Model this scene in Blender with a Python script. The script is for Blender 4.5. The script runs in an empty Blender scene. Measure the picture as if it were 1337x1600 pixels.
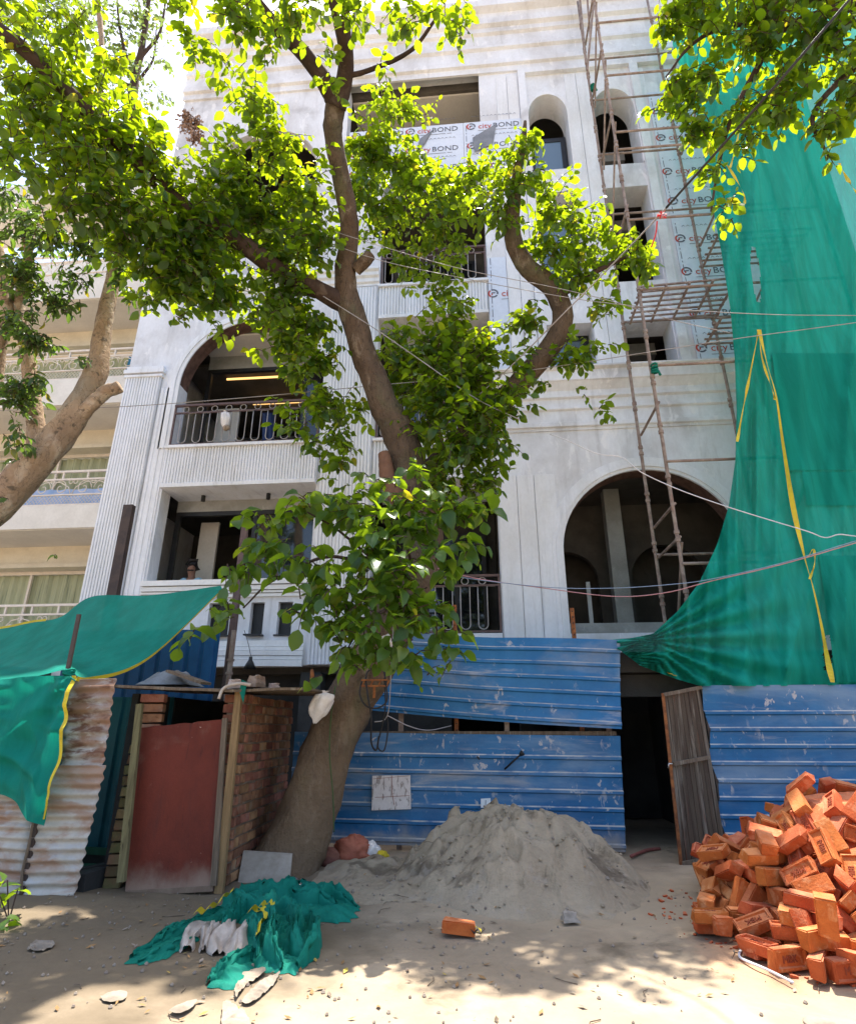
import bpy, bmesh, math, random
import numpy as np
from mathutils import Vector, Matrix, Euler, Quaternion, noise as mnoise

R = math.radians
rng = random.Random(7)
sc = bpy.context.scene
COL = sc.collection

# ------------------------------------------------------------------ camera, sky, sun, exposure
F, PITCH, YAW = 915.0, R(20.4), R(5.0)
CAM = np.array([0.0, 0.0, 1.55])
FW = np.array([-math.sin(YAW)*math.cos(PITCH), math.cos(YAW)*math.cos(PITCH), math.sin(PITCH)])
RT = np.array([math.cos(YAW), math.sin(YAW), 0.0])
UP = np.cross(RT, FW)
cd = bpy.data.cameras.new('camera')
cam = bpy.data.objects.new('camera', cd)
COL.objects.link(cam)
cam.location = (0, 0, 1.55)
cam.rotation_euler = (math.pi/2+PITCH, 0, YAW)
cd.sensor_fit = 'VERTICAL'; cd.sensor_height = 24.0
cd.lens = 24.0*F/1600.0
cd.clip_start = 0.05; cd.clip_end = 3000
sc.camera = cam

world = bpy.data.worlds.new('World'); sc.world = world; world.use_nodes = True
wt = world.node_tree
bg = wt.nodes['Background']
sky = wt.nodes.new('ShaderNodeTexSky'); sky.sky_type = 'NISHITA'; sky.sun_disc = False
SUN = Vector((0.07, 0.235, 1.0)).normalized()
sky.sun_elevation = math.asin(SUN.z)
sky.sun_rotation = math.atan2(SUN.x, SUN.y)
sky.dust_density = 3.0; sky.ozone_density = 1.0; sky.air_density = 1.0
wt.links.new(sky.outputs[0], bg.inputs[0]); bg.inputs[1].default_value = 0.15
sl = bpy.data.lights.new('sun', 'SUN'); sl.energy = 4.6; sl.angle = R(0.53); sl.color = (1.0, 0.95, 0.86)
so = bpy.data.objects.new('sun', sl); COL.objects.link(so)
so.rotation_euler = SUN.to_track_quat('Z', 'Y').to_euler()
so.location = (0, 0, 30)
vs = sc.view_settings
vs.view_transform = 'Standard'; vs.look = 'None'; vs.gamma = 1.0; vs.use_curve_mapping = False
vs.exposure = 1.56
sc.render.engine = 'CYCLES'
sc.cycles.max_bounces = 8; sc.cycles.transparent_max_bounces = 12

# ------------------------------------------------------------------ helpers
def ray(px, py):
    return FW + (px-668.5)/F*RT + (800-py)/F*UP
def at(px, py, Y):                      # point on the upright plane at distance Y along a line of sight
    d = ray(px, py); return Vector(CAM + d*(Y/d[1]))
def gnd(px, py, z=0.0):                 # point on the level plane z
    d = ray(px, py); return Vector(CAM + d*((z-1.55)/d[2]))
def ppu(p):                             # picture pixels per metre at p
    return F/float(np.dot(np.array(p)-CAM, FW))
def inframe(p, m=0):
    q = np.array(p)-CAM; d = float(q@FW)
    if d < .2: return False
    x = 668.5+F*float(q@RT)/d; y = 800-F*float(q@UP)/d
    return -m < x < 1337+m and -m < y < 1600+m

WL = {}
def wl(o): return WL.get(o.name, Vector((0, 0, 0)))

def adopt(o, parent):
    o.parent = parent
    o.matrix_parent_inverse = Matrix.Translation(-wl(parent))

def thing(name, label, cat, loc=(0, 0, 0), group=None):
    o = bpy.data.objects.new(name, None); COL.objects.link(o)
    o.location = loc; o.empty_display_size = .1
    WL[o.name] = Vector(loc)
    return tag(o, label, cat, group)
def tag(o, label, cat, group=None):
    o['label'] = label; o['category'] = cat
    if group: o['group'] = group
    return o
def kind(o, k):
    o['kind'] = k; return o

class MB:
    def __init__(s): s.v = []; s.f = []; s.m = []
    def add(s, vs_, fs_, m=0):
        b = len(s.v); s.v.extend([tuple(p) for p in vs_])
        for f in fs_:
            s.f.append(tuple(i+b for i in f)); s.m.append(m)
        return s
    def box(s, x0, x1, y0, y1, z0, z1, m=0):
        return s.add([(x0,y0,z0),(x1,y0,z0),(x1,y1,z0),(x0,y1,z0),(x0,y0,z1),(x1,y0,z1),(x1,y1,z1),(x0,y1,z1)],
              [(0,3,2,1),(4,5,6,7),(0,1,5,4),(1,2,6,5),(2,3,7,6),(3,0,4,7)], m)
    def beam(s, p, q, w, h, m=0, up=(0, 0, 1), taper=1.0):
        p = Vector(p); q = Vector(q); d = (q-p).normalized(); u = Vector(up)
        if abs(d.dot(u)) > .95: u = Vector((0, 1, 0))
        a = d.cross(u).normalized(); b = a.cross(d).normalized()
        vs_ = []
        for c, k in ((p, 1.0), (q, taper)):
            for i, j in ((-1,-1),(1,-1),(1,1),(-1,1)):
                vs_.append(c+a*(i*w*k/2)+b*(j*h*k/2))
        return s.add(vs_, [(0,1,2,3),(7,6,5,4),(0,4,5,1),(1,5,6,2),(2,6,7,3),(3,7,4,0)], m)
    def tube(s, pts, r, n=8, m=0, cap=True, rough=0.0):
        pts = [Vector(p) for p in pts]
        rr = r if isinstance(r, (list, tuple)) else [r]*len(pts)
        up = None; rings = []
        for i, p in enumerate(pts):
            d = (pts[min(i+1, len(pts)-1)]-pts[max(i-1, 0)])
            d = d.normalized() if d.length > 1e-9 else Vector((0, 0, 1))
            if up is None:
                up = d.orthogonal().normalized()
            a = (up-d*up.dot(d))
            a = a.normalized() if a.length > 1e-6 else d.orthogonal().normalized()
            up = a; b = d.cross(a)
            ring = []
            for k in range(n):
                t = 2*math.pi*k/n; q = rr[i]
                if rough:
                    sp_ = p+a*math.cos(t)*q*2+b*math.sin(t)*q*2
                    q *= 1+rough*mnoise.noise(sp_*(1.6/max(.05, rr[i])**.5))+rough*.45*mnoise.noise(sp_*(5/max(.05, rr[i])**.5))
                ring.append(p+a*(math.cos(t)*q)+b*(math.sin(t)*q))
            rings.append(ring)
        b0 = len(s.v)
        for ring in rings: s.v.extend([tuple(x) for x in ring])
        for i in range(len(rings)-1):
            for k in range(n):
                k2 = (k+1) % n
                s.f.append((b0+i*n+k, b0+i*n+k2, b0+(i+1)*n+k2, b0+(i+1)*n+k)); s.m.append(m)
        if cap:
            s.f.append(tuple(b0+k for k in reversed(range(n)))); s.m.append(m)
            s.f.append(tuple(b0+(len(rings)-1)*n+k for k in range(n))); s.m.append(m)
        return s
    def grid(s, rows, m=0, skip=None):
        b = len(s.v); nr = len(rows); nc = len(rows[0])
        for r_ in rows: s.v.extend([tuple(p) for p in r_])
        for i in range(nr-1):
            for j in range(nc-1):
                if skip and skip(i, j): continue
                s.f.append((b+i*nc+j, b+i*nc+j+1, b+(i+1)*nc+j+1, b+(i+1)*nc+j)); s.m.append(m)
        return s
    def prism_x(s, poly, x0, x1, m=0):       # poly of (y,z) swept along X
        n = len(poly)
        vs_ = [(x0, y, z) for y, z in poly]+[(x1, y, z) for y, z in poly]
        fs_ = [tuple(range(n)), tuple(reversed(range(n, 2*n)))]
        fs_ += [(i, i+n, (i+1) % n+n, (i+1) % n) for i in range(n)]
        return s.add(vs_, fs_, m)
    def prism_z(s, poly, z0, z1, m=0):       # poly of (x,y) swept along Z
        n = len(poly)
        vs_ = [(x, y, z0) for x, y in poly]+[(x, y, z1) for x, y in poly]
        fs_ = [tuple(reversed(range(n))), tuple(range(n, 2*n))]
        fs_ += [(i, (i+1) % n, (i+1) % n+n, i+n) for i in range(n)]
        return s.add(vs_, fs_, m)
    def mesh(s, name, mats, smooth=False):
        me = bpy.data.meshes.new(name)
        me.from_pydata(s.v, [], s.f)
        mats = mats if isinstance(mats, (list, tuple)) else [mats]
        for x in mats: me.materials.append(x)
        if len(mats) > 1: me.polygons.foreach_set('material_index', s.m)
        if smooth: me.polygons.foreach_set('use_smooth', [True]*len(s.f))
        me.update()
        return me
    def build(s, name, mats, parent=None, smooth=False, sharp=None, fixn=True):
        if parent is None:
            a = np.array(s.v); c = Vector(((a[:,0].min()+a[:,0].max())/2, (a[:,1].min()+a[:,1].max())/2, a[:,2].min()))
            s.v = [tuple(Vector(p)-c) for p in s.v]
        me = s.mesh(name, mats, smooth)
        if fixn:
            bm = bmesh.new(); bm.from_mesh(me); bmesh.ops.recalc_face_normals(bm, faces=bm.faces)
            if sharp is not None:
                for e in bm.edges:
                    if len(e.link_faces) == 2 and e.calc_face_angle(0) > R(sharp): e.smooth = False
            bm.to_mesh(me); bm.free()
        o = bpy.data.objects.new(name, me); COL.objects.link(o)
        if parent is None:
            o.location = c; WL[o.name] = c
        else: adopt(o, parent)
        return o

def place(name, me, M4, parent=None):         # an object sharing a mesh, at world matrix M4
    o = bpy.data.objects.new(name, me); COL.objects.link(o)
    if parent is not None: adopt(o, parent)
    o.matrix_basis = M4
    return o

def lerp_poly(pts, t):                         # point at parameter t (0..1, by length) on a polyline of tuples
    P = np.array(pts, float); seg = np.linalg.norm(np.diff(P[:, :2], axis=0), axis=1); L = np.concatenate([[0], np.cumsum(seg)])
    x = t*L[-1]; i = min(len(seg)-1, int(np.searchsorted(L, x, side='right')-1)); i = max(0, i)
    k = 0 if seg[i] == 0 else (x-L[i])/seg[i]
    return P[i]*(1-k)+P[i+1]*k
def smooth_path(pts, n):                       # Catmull-Rom through points (any dimension)
    P = [np.array(p, float) for p in pts]; P = [2*P[0]-P[1]]+P+[2*P[-1]-P[-2]]
    out = []; m = len(P)-3
    for k in range(n):
        t = k/(n-1)*m; i = min(int(t), m-1); u = t-i
        a, b, c, d = P[i:i+4]
        out.append(.5*((2*b)+(-a+c)*u+(2*a-5*b+4*c-d)*u*u+(-a+3*b-3*c+d)*u**3))
    return out

# ------------------------------------------------------------------ materials
def N(nt, t, ins=None, **props):
    n = nt.nodes.new('ShaderNode'+t)
    for k, v in props.items(): setattr(n, k, v)
    for k, v in (ins or {}).items():
        s = n.inputs[k]
        if isinstance(v, bpy.types.NodeSocket): nt.links.new(v, s)
        else:
            if s.type == 'RGBA' and len(v) == 3: v = (*v, 1)
            s.default_value = v
    return n
def mixc(nt, fac, a, b, mode='MIX'):
    n = nt.nodes.new('ShaderNodeMix'); n.data_type = 'RGBA'; n.blend_type = mode
    for s, v in ((n.inputs[0], fac), (n.inputs[6], a), (n.inputs[7], b)):
        if isinstance(v, bpy.types.NodeSocket): nt.links.new(v, s)
        else: s.default_value = v if not isinstance(v, tuple) else ((*v, 1) if len(v) == 3 else v)
    return n.outputs[2]
def ramp(nt, x, lo, hi):
    n = N(nt, 'MapRange', {0: x, 1: lo, 2: hi, 3: 0.0, 4: 1.0}, interpolation_type='SMOOTHSTEP'); return n.outputs[0]
def noise_t(nt, co, scale, stretch=(1, 1, 1), detail=6, off=0, dist=0.0):
    mp = N(nt, 'Mapping', {'Vector': co, 'Location': (off*3.1, off*1.7, off*2.3), 'Scale': stretch})
    return N(nt, 'TexNoise', {'Vector': mp.outputs[0], 'Scale': scale, 'Detail': detail, 'Roughness': .6, 'Distortion': dist}).outputs[0]
def mat(name, c1, c2=None, scale=3, thr=(.35, .65), stretch=(1, 1, 1), rough=.85, bump=.25, bscale=40, bstretch=(1, 1, 1),
        layers=(), up=None, cracks=None, low=None, spec=.3, rnd=0.0, rndh=0.0, metal=0.0, dist=0.02):
    m = bpy.data.materials.new(name); m.use_nodes = True; nt = m.node_tree
    b = nt.nodes['Principled BSDF']
    co = N(nt, 'TexCoord').outputs['Object']
    oi = N(nt, 'ObjectInfo').outputs['Random']
    if rnd or rndh:
        add = N(nt, 'VectorMath', {0: co}, operation='ADD')
        cr = N(nt, 'CombineXYZ', {0: N(nt, 'Math', {0: oi, 1: 37.0}, operation='MULTIPLY').outputs[0], 1: oi})
        nt.links.new(cr.outputs[0], add.inputs[1]); co = add.outputs[0]
    col = mixc(nt, ramp(nt, noise_t(nt, co, scale, stretch), *thr), c1, c2 or tuple(x*.8 for x in c1))
    fine = noise_t(nt, co, scale*9+5, stretch, 4, 5)
    col = mixc(nt, .35, col, mixc(nt, fine, (.62, .62, .62), (1.25, 1.25, 1.25)), 'MULTIPLY')
    for i, L in enumerate(layers):
        lc, ls, lst, lo, hi, amt = L[:6]; mk = L[6] if len(L) > 6 else 0
        x = ramp(nt, noise_t(nt, co, ls, lst, 7, i+2, .4), lo, hi)
        if mk: x = N(nt, 'Math', {0: x, 1: ramp(nt, noise_t(nt, co, mk, (1, 1, 1), 3, i+20), .44, .60)}, operation='MULTIPLY').outputs[0]
        x = N(nt, 'Math', {0: x, 1: amt}, operation='MULTIPLY').outputs[0]
        col = mixc(nt, x, col, lc)
    if cracks:
        cc, cs, cst, cw, ca = cracks
        n_ = noise_t(nt, co, cs, cst, 5, 31, .8)
        d_ = N(nt, 'Math', {0: N(nt, 'Math', {0: n_, 1: .5}, operation='SUBTRACT').outputs[0]}, operation='ABSOLUTE').outputs[0]
        col = mixc(nt, N(nt, 'Math', {0: ramp(nt, d_, cw, 0.0), 1: ca}, operation='MULTIPLY').outputs[0], col, cc)
    if low:
        lc, z0, z1, amt = low
        z_ = N(nt, 'Math', {0: N(nt, 'SeparateXYZ', {0: co}).outputs[2], 1: N(nt, 'Math', {0: noise_t(nt, co, 3.5, (1, 1, .6), 7, 44), 1: (z1-z0)*1.6}, operation='MULTIPLY').outputs[0]}, operation='SUBTRACT').outputs[0]
        col = mixc(nt, N(nt, 'Math', {0: ramp(nt, z_, z1-(z1-z0)*.8, z0-(z1-z0)*.8), 1: amt}, operation='MULTIPLY').outputs[0], col, lc)
    if up:
        nz = N(nt, 'SeparateXYZ', {0: N(nt, 'NewGeometry').outputs['Normal']}).outputs[2]
        x = ramp(nt, nz, up[1], up[2])
        x = N(nt, 'Math', {0: x, 1: ramp(nt, noise_t(nt, co, 5, (1, 1, 1), 6, 9), .25, .6)}, operation='MULTIPLY').outputs[0]
        col = mixc(nt, N(nt, 'Math', {0: x, 1: up[3]}, operation='MULTIPLY').outputs[0], col, up[0])
    if rnd or rndh:
        h = N(nt, 'HueSaturation', {'Color': col,
              'Value': N(nt, 'MapRange', {0: oi, 3: 1-rnd, 4: 1+rnd}).outputs[0],
              'Hue': N(nt, 'MapRange', {0: N(nt, 'Math', {0: N(nt, 'Math', {0: oi, 1: 7.31}, operation='MULTIPLY').outputs[0]}, operation='FRACT').outputs[0], 3: .5-rndh, 4: .5+rndh}).outputs[0]})
        col = h.outputs[0]
    nt.links.new(col, b.inputs['Base Color'])
    b.inputs['Roughness'].default_value = rough
    b.inputs['Specular IOR Level'].default_value = spec
    b.inputs['Metallic'].default_value = metal
    if bump:
        bn = N(nt, 'Bump', {'Strength': bump, 'Distance': dist, 'Height': noise_t(nt, co, bscale, bstretch, 8, 3)})
        nt.links.new(bn.outputs[0], b.inputs['Normal'])
    return m

def leaf_mat(name, c_dark, c_light, trans, tw=.5):
    m = bpy.data.materials.new(name); m.use_nodes = True; nt = m.node_tree
    b = nt.nodes['Principled BSDF']; out = nt.nodes['Material Output']
    geo = N(nt, 'NewGeometry'); oi = N(nt, 'ObjectInfo')
    r_ = N(nt, 'Math', {0: N(nt, 'Math', {0: geo.outputs['Random Per Island'], 1: oi.outputs['Random']}, operation='ADD').outputs[0]}, operation='FRACT').outputs[0]
    col = mixc(nt, r_, c_dark, c_light)
    co = N(nt, 'TexCoord').outputs['Object']
    col = mixc(nt, .3, col, mixc(nt, noise_t(nt, co, 25), (.6, .6, .6), (1.3, 1.3, 1.2)), 'MULTIPLY')
    nt.links.new(col, b.inputs['Base Color'])
    b.inputs['Roughness'].default_value = .38; b.inputs['Specular IOR Level'].default_value = .45
    tcol = mixc(nt, r_, tuple(x*.75 for x in trans), trans)
    tcol = mixc(nt, ramp(nt, r_, .955, .985), tcol, (.75, .62, .02))
    tr = N(nt, 'BsdfTranslucent', {'Color': tcol})
    mx = N(nt, 'MixShader', {0: tw, 1: b.outputs[0], 2: tr.outputs[0]})
    nt.links.new(mx.outputs[0], out.inputs[0])
    return m

def net_mat(name, c1, c2, transp=.16, tw=.45):
    m = bpy.data.materials.new(name); m.use_nodes = True; nt = m.node_tree
    b = nt.nodes['Principled BSDF']; out = nt.nodes['Material Output']
    co = N(nt, 'TexCoord').outputs['Object']
    col = mixc(nt, ramp(nt, noise_t(nt, co, 1.3, (3.2, 1.5, .28)), .36, .66), c1, c2)  # upright streaks: light and shade of the folds put into the colour
    weave = N(nt, 'TexNoise', {'Vector': N(nt, 'Mapping', {'Vector': co, 'Scale': (60, 60, 260)}).outputs[0], 'Scale': 1.0, 'Detail': 2}).outputs[0]
    col = mixc(nt, .4, col, mixc(nt, weave, (.55, .55, .55), (1.4, 1.4, 1.4)), 'MULTIPLY')
    col = mixc(nt, ramp(nt, noise_t(nt, co, 6, (1, 1, 1), 8, 4), .735, .76), col, (.30, .42, .37))
    nt.links.new(col, b.inputs['Base Color']); b.inputs['Roughness'].default_value = .75; b.inputs['Specular IOR Level'].default_value = .2
    bn = N(nt, 'Bump', {'Strength': .6, 'Distance': .04, 'Height': noise_t(nt, co, 4, (2.6, 1.5, .35), 6, 2)})
    nt.links.new(bn.outputs[0], b.inputs['Normal'])
    tr = N(nt, 'BsdfTranslucent', {'Color': col})
    mx = N(nt, 'MixShader', {0: tw, 1: b.outputs[0], 2: tr.outputs[0]})
    tp = N(nt, 'BsdfTransparent', {'Color': (.75, .95, .88)})
    mx2 = N(nt, 'MixShader', {0: N(nt, 'MapRange', {0: weave, 1: .3, 2: .7, 3: transp*.5, 4: transp*1.5}).outputs[0], 1: mx.outputs[0], 2: tp.outputs[0]})
    nt.links.new(mx2.outputs[0], out.inputs[0])
    return m

def glass_mat(name, col, rough=.05):
    m = bpy.data.materials.new(name); m.use_nodes = True
    b = m.node_tree.nodes['Principled BSDF']
    b.inputs['Base Color'].default_value = (*col, 1); b.inputs['Roughness'].default_value = rough
    b.inputs['Specular IOR Level'].default_value = .8
    return m

PLASTER = mat('white_plaster', (.76, .785, .83), (.60, .60, .615), 1.1, (.3, .75), (1, 1, .6), .9, .12, 60,
              layers=[((.36, .355, .36), .9, (1, 1, .8), .50, .72, .55), ((.34, .335, .34), 1.7, (2.6, 1, .25), .54, .78, .45), ((.85, .85, .86), 4, (1, 1, .5), .58, .66, .5), ((.36, .33, .31), 9, (2, 1, .3), .68, .78, .35)], spec=.15)
PLASTER2 = mat('skim_plaster', (.775, .795, .835), (.68, .69, .70), 1.8, (.3, .75), (1, 1, .5), .9, .1, 50,
              layers=[((.42, .42, .43), 2.3, (3, 1, .2), .50, .76, .42), ((.3, .29, .28), 5, (4, 1, .25), .66, .78, .4)], spec=.15)
PAINT = mat('white_paint', (.82, .82, .81), (.76, .76, .75), 1.5, rough=.7, bump=.08, layers=[((.5, .5, .5), 3, (2, 1, .3), .62, .8, .35)])
CONCRETE = mat('raw_concrete', (.34, .34, .33), (.25, .25, .235), 1.6, rough=.92, bump=.3, bscale=35, layers=[((.18, .17, .16), 2.5, (1, 1, .5), .6, .75, .5), ((.45, .44, .42), 6, (1, 1, 1), .6, .7, .4)])
DIM = mat('shaded_plaster', (.10, .09, .078), (.07, .062, .055), 1.6, rough=.92, bump=.2, layers=[((.06, .05, .045), 2.5, (1, 1, .5), .55, .72, .6)])  # darker plaster for the rooms: indoor shade put into the colour
DARKCON = mat('dark_shade_concrete', (.06, .058, .055), (.035, .034, .033), 1.4, rough=.95, bump=.3)  # near-black: shade of undercroft and recesses put into the colour; also the dark plinth
REVEAL = mat('brick_reveal', (.15, .085, .065), (.09, .05, .04), 6, rough=.95, bump=.5, bscale=25)
CREAM = mat('cream_paint', (.72, .69, .63), (.64, .61, .55), 1.4, rough=.85, bump=.1, layers=[((.4, .34, .28), 3, (2, 1, .3), .6, .8, .35)])
CREAMD = mat('cream_beam', (.63, .57, .45), (.56, .50, .39), 2, rough=.85, bump=.1)
SOFFIT = mat('soffit_paint', (.60, .57, .52), (.54, .51, .47), 1.2, rough=.9, bump=.1)
BLUE = mat('blue_sheet_paint', (.008, .105, .26), (.012, .145, .33), 2.2, (.3, .7), (1, 1, 1), .5, .12, 18, spec=.4,
           layers=[((.22, .31, .40), 1.2, (.35, 1, 1.6), .42, .68, .7), ((.52, .48, .45), 7, (1.2, 1, .55), .605, .66, .7, 1.1), ((.55, .5, .46), 17, (.5, 1, .4), .60, .64, .75, 1.4), ((.50, .44, .37), 2.2, (.35, 1, 2.5), .56, .74, .55), ((.25, .18, .13), 13, (.6, 1, 1), .70, .74, .6)],
           up=((.55, .50, .44), .12, .5, .95), low=((.42, .36, .29), .0, .35, .7))
BLUED = mat('dusty_blue_sheet_paint', (.015, .13, .31), (.03, .175, .38), 2.2, (.3, .7), (1, 1, 1), .6, .12, 18, spec=.35,
           layers=[((.30, .31, .32), 1.3, (.5, 1, 1.3), .48, .70, .55), ((.62, .56, .50), 1.1, (.6, 1, 2.2), .56, .70, .7), ((.56, .52, .48), 7, (1.2, 1, .7), .605, .66, .7, 1.1), ((.25, .18, .13), 13, (.6, 1, 1), .70, .74, .6)],
           up=((.52, .47, .41), .15, .6, .8))
BLUE2 = mat('deep_blue_sheet_paint', (.008, .075, .21), (.012, .10, .27), 2, rough=.5, bump=.1, spec=.4, layers=[((.2, .25, .3), 3, (2, 1, .4), .6, .8, .35)])
TEAL = mat('teal_sheet_paint', (.006, .085, .115), (.01, .115, .15), 2, rough=.5, bump=.1, spec=.4, layers=[((.2, .25, .25), 3, (2, 1, .4), .62, .8, .3)])
RUSTY = mat('rusty_galvanised', (.52, .50, .47), (.42, .39, .36), 3, rough=.65, bump=.2, bscale=30, spec=.4,
            layers=[((.27, .13, .065), 2.2, (.8, 1, 1.8), .38, .58, .9), ((.13, .05, .025), 4.5, (.7, 1, 1.8), .50, .64, .9), ((.60, .57, .53), 8, (1, 1, 2), .60, .68, .5)])
RUSTY2 = mat('pale_galvanised', (.50, .47, .42), (.40, .36, .31), 3, rough=.65, bump=.2, bscale=30, spec=.4,
            layers=[((.30, .16, .09), 1.7, (.7, 1, 1.9), .48, .64, .8), ((.15, .06, .03), 4.5, (.7, 1, 1.8), .63, .70, .7), ((.42, .43, .45), 3, (1, 1, 2), .55, .66, .5)])
STEEL = mat('brown_steel_tube', (.30, .235, .195), (.19, .135, .11), 7, rough=.75, bump=.3, bscale=60, layers=[((.34, .29, .25), 9, (1, 1, .5), .55, .65, .7), ((.28, .12, .06), 5, (1, 1, .6), .6, .7, .6)], spec=.4)
IRON = mat('dark_iron', (.045, .03, .026), (.07, .045, .035), 8, rough=.65, bump=.15, spec=.45)
RAILP = mat('brown_rail_paint', (.13, .08, .07), (.09, .055, .05), 6, rough=.6, bump=.1, spec=.4)
RAILG = mat('grey_rail_paint', (.40, .37, .34), (.32, .29, .27), 6, rough=.6, bump=.1, spec=.4)
RAILW = mat('cream_rail_paint', (.72, .64, .55), (.64, .57, .49), 6, rough=.55, bump=.05, spec=.4)
WOODG = mat('weathered_wood', (.20, .15, .105), (.12, .085, .058), 5, (.3, .7), (6, 6, .45), .9, .6, 30, (9, 9, .5), layers=[((.32, .28, .22), 4, (5, 5, .4), .55, .68, .6)])
WOODY = mat('yellow_pole_wood', (.31, .20, .095), (.21, .13, .06), 5, (.3, .7), (6, 6, .5), .85, .5, 25, (8, 8, .5), layers=[((.15, .1, .05), 9, (3, 3, 1), .66, .72, .6)])
WOODM = mat('mossy_wood', (.20, .175, .085), (.12, .10, .05), 5, (.3, .7), (6, 6, .5), .9, .5, 25, (8, 8, .5), layers=[((.05, .04, .02), 4, (3, 3, .7), .58, .68, .9)])
REDPLY = mat('red_ply', (.15, .026, .013), (.105, .018, .009), 2.5, (.3, .7), (1, 1, .7), .7, .2, 40, spec=.3,
             layers=[((.26, .16, .11), 1.5, (1, 1, .8), .56, .75, .5), ((.05, .012, .01), 5, (3, 1, .3), .6, .7, .5), ((.5, .38, .3), 14, (1, 1, .8), .66, .70, .8, 1.5), ((.07, .02, .015), 3, (1.5, 1, .3), .52, .72, .6)], low=((.30, .21, .155), .0, .30, .85))
GATEW = mat('gate_tin', (.105, .078, .052), (.06, .038, .027), 4, (.3, .7), (7, 7, .35), .85, .35, 30, (9, 9, .4), spec=.25,
            layers=[((.26, .22, .17), 2.5, (4, 4, .35), .52, .68, .7), ((.15, .055, .03), 3, (4, 4, .5), .6, .72, .7)])
BRICKN = mat('new_red_brick', (.50, .125, .036), (.41, .09, .026), 8, rough=.95, bump=.55, bscale=55, rnd=.17, rndh=.010, spec=.1,
             layers=[((.60, .27, .13), 9, (1, 1, 1), .52, .66, .6), ((.16, .035, .02), 12, (1, 1, 1), .66, .74, .7)], up=((.60, .29, .16), .35, .9, .45), dist=.012)
BRICKL = mat('brick_letter', (.30, .07, .032), (.24, .055, .025), 8, rough=.95, bump=.3)
BRICKO = mat('old_brick', (.33, .165, .095), (.22, .10, .06), 7, rough=.95, bump=.7, bscale=45, rnd=.38, rndh=.02, spec=.1,
             layers=[((.25, .20, .15), 5, (1, 1, 1), .52, .68, .6), ((.06, .04, .03), 6, (1, 1, 1), .62, .72, .6)], dist=.015)
BRICKM = mat('mossy_old_brick', (.12, .11, .05), (.16, .10, .055), 7, rough=.95, bump=.7, bscale=45, rnd=.3, rndh=.02, spec=.1, dist=.015)
MORTAR = mat('mud_mortar', (.22, .16, .115), (.14, .10, .07), 5, rough=1, bump=.7, bscale=30)
BARK = mat('brown_bark', (.135, .095, .066), (.088, .06, .042), 3, (.3, .7), (1, 1, .5), .95, 1.0, 11, (1.5, 1.5, 1.1), spec=.12,
           layers=[((.24, .19, .145), 4, (1.4, 1.4, .6), .54, .68, .7), ((.05, .038, .03), 5, (3, 3, .8), .62, .72, .6), ((.10, .11, .06), 1.5, (1, 1, .6), .52, .70, .6), ((.30, .2, .12), 7, (1, 1, 1), .70, .735, .8)], dist=.05, cracks=((.045, .032, .025), 5, (1.6, 1.6, .45), .018, .75), low=((.245, .165, .10), .2, 3.2, .6))  # paler dusty foot; darker upper trunk has its backlit shade in the colour
BARKD = mat('dark_bark', (.075, .05, .04), (.05, .034, .028), 3, (.3, .7), (1, 1, .5), .95, .7, 14, spec=.12, layers=[((.13, .10, .08), 5, (1, 1, .6), .56, .7, .6)], dist=.03)
BARKP = mat('pale_bark', (.37, .265, .175), (.26, .18, .12), 3, (.3, .7), (1, 1, .6), .9, .9, 12, spec=.15,
            layers=[((.50, .42, .33), 3, (1, 1, .6), .52, .68, .7), ((.09, .07, .05), 8, (1, 1, 1), .57, .66, .85), ((.22, .20, .15), 2, (1, 1, .6), .56, .72, .5)], dist=.05, cracks=((.10, .07, .05), 6, (1.2, 1.2, .6), .016, .7))
LEAF = leaf_mat('leaf_green', (.006, .034, .008), (.022, .075, .014), (.50, .66, .008), .47)
LEAFB = leaf_mat('broad_leaf_green', (.024, .070, .014), (.058, .125, .026), (.46, .66, .012), .42)
LEAFL = leaf_mat('narrow_leaf_green', (.016, .038, .012), (.04, .07, .02), (.25, .42, .04), .35)
LEAFF = leaf_mat('far_leaf', (.06, .09, .03), (.12, .15, .06), (.3, .42, .08), .4)
BLOSSOM = mat('dry_blossom', (.30, .18, .12), (.42, .28, .2), 9, rough=.9, bump=0)
NET = net_mat('green_shade_net', (.004, .30, .215), (.009, .41, .31), .085, .38)
NET2 = net_mat('green_net_shade_band', (.003, .25, .18), (.006, .33, .245), .03, .36)  # darker green: weaker backlight behind the net put into the colour
TARP = net_mat('green_tarp_net', (.003, .215, .155), (.006, .28, .205), .03, .34)
RAG = net_mat('green_rag', (.003, .165, .115), (.008, .21, .15), .02, .15)
YELLOW = mat('yellow_tape', (.62, .47, .02), (.5, .38, .03), 6, rough=.6, bump=.2)
WCLOTH = mat('white_cloth', (.52, .45, .39), (.38, .32, .27), 5, rough=.95, bump=.5, bscale=25)
BEIGE = mat('beige_wrap', (.33, .265, .20), (.25, .195, .145), 4, rough=.8, bump=.3, bscale=20)
GREYCL = mat('grey_cloth', (.20, .22, .24), (.13, .14, .15), 5, rough=.95, bump=.5, bscale=25)
PLASTIC = mat('white_plastic', (.72, .68, .65), (.6, .55, .52), 5, rough=.35, bump=.4, bscale=14, spec=.5)
ORANGE = mat('orange_sack', (.40, .13, .075), (.30, .085, .05), 6, rough=.7, bump=.4, bscale=20)
PAPER = mat('dirty_paper', (.29, .24, .19), (.19, .155, .12), 5, rough=.9, bump=.2)
FOIL = mat('silver_foil', (.55, .53, .52), (.45, .4, .42), 9, rough=.25, bump=.6, bscale=30, metal=.9, spec=.6)
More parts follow.
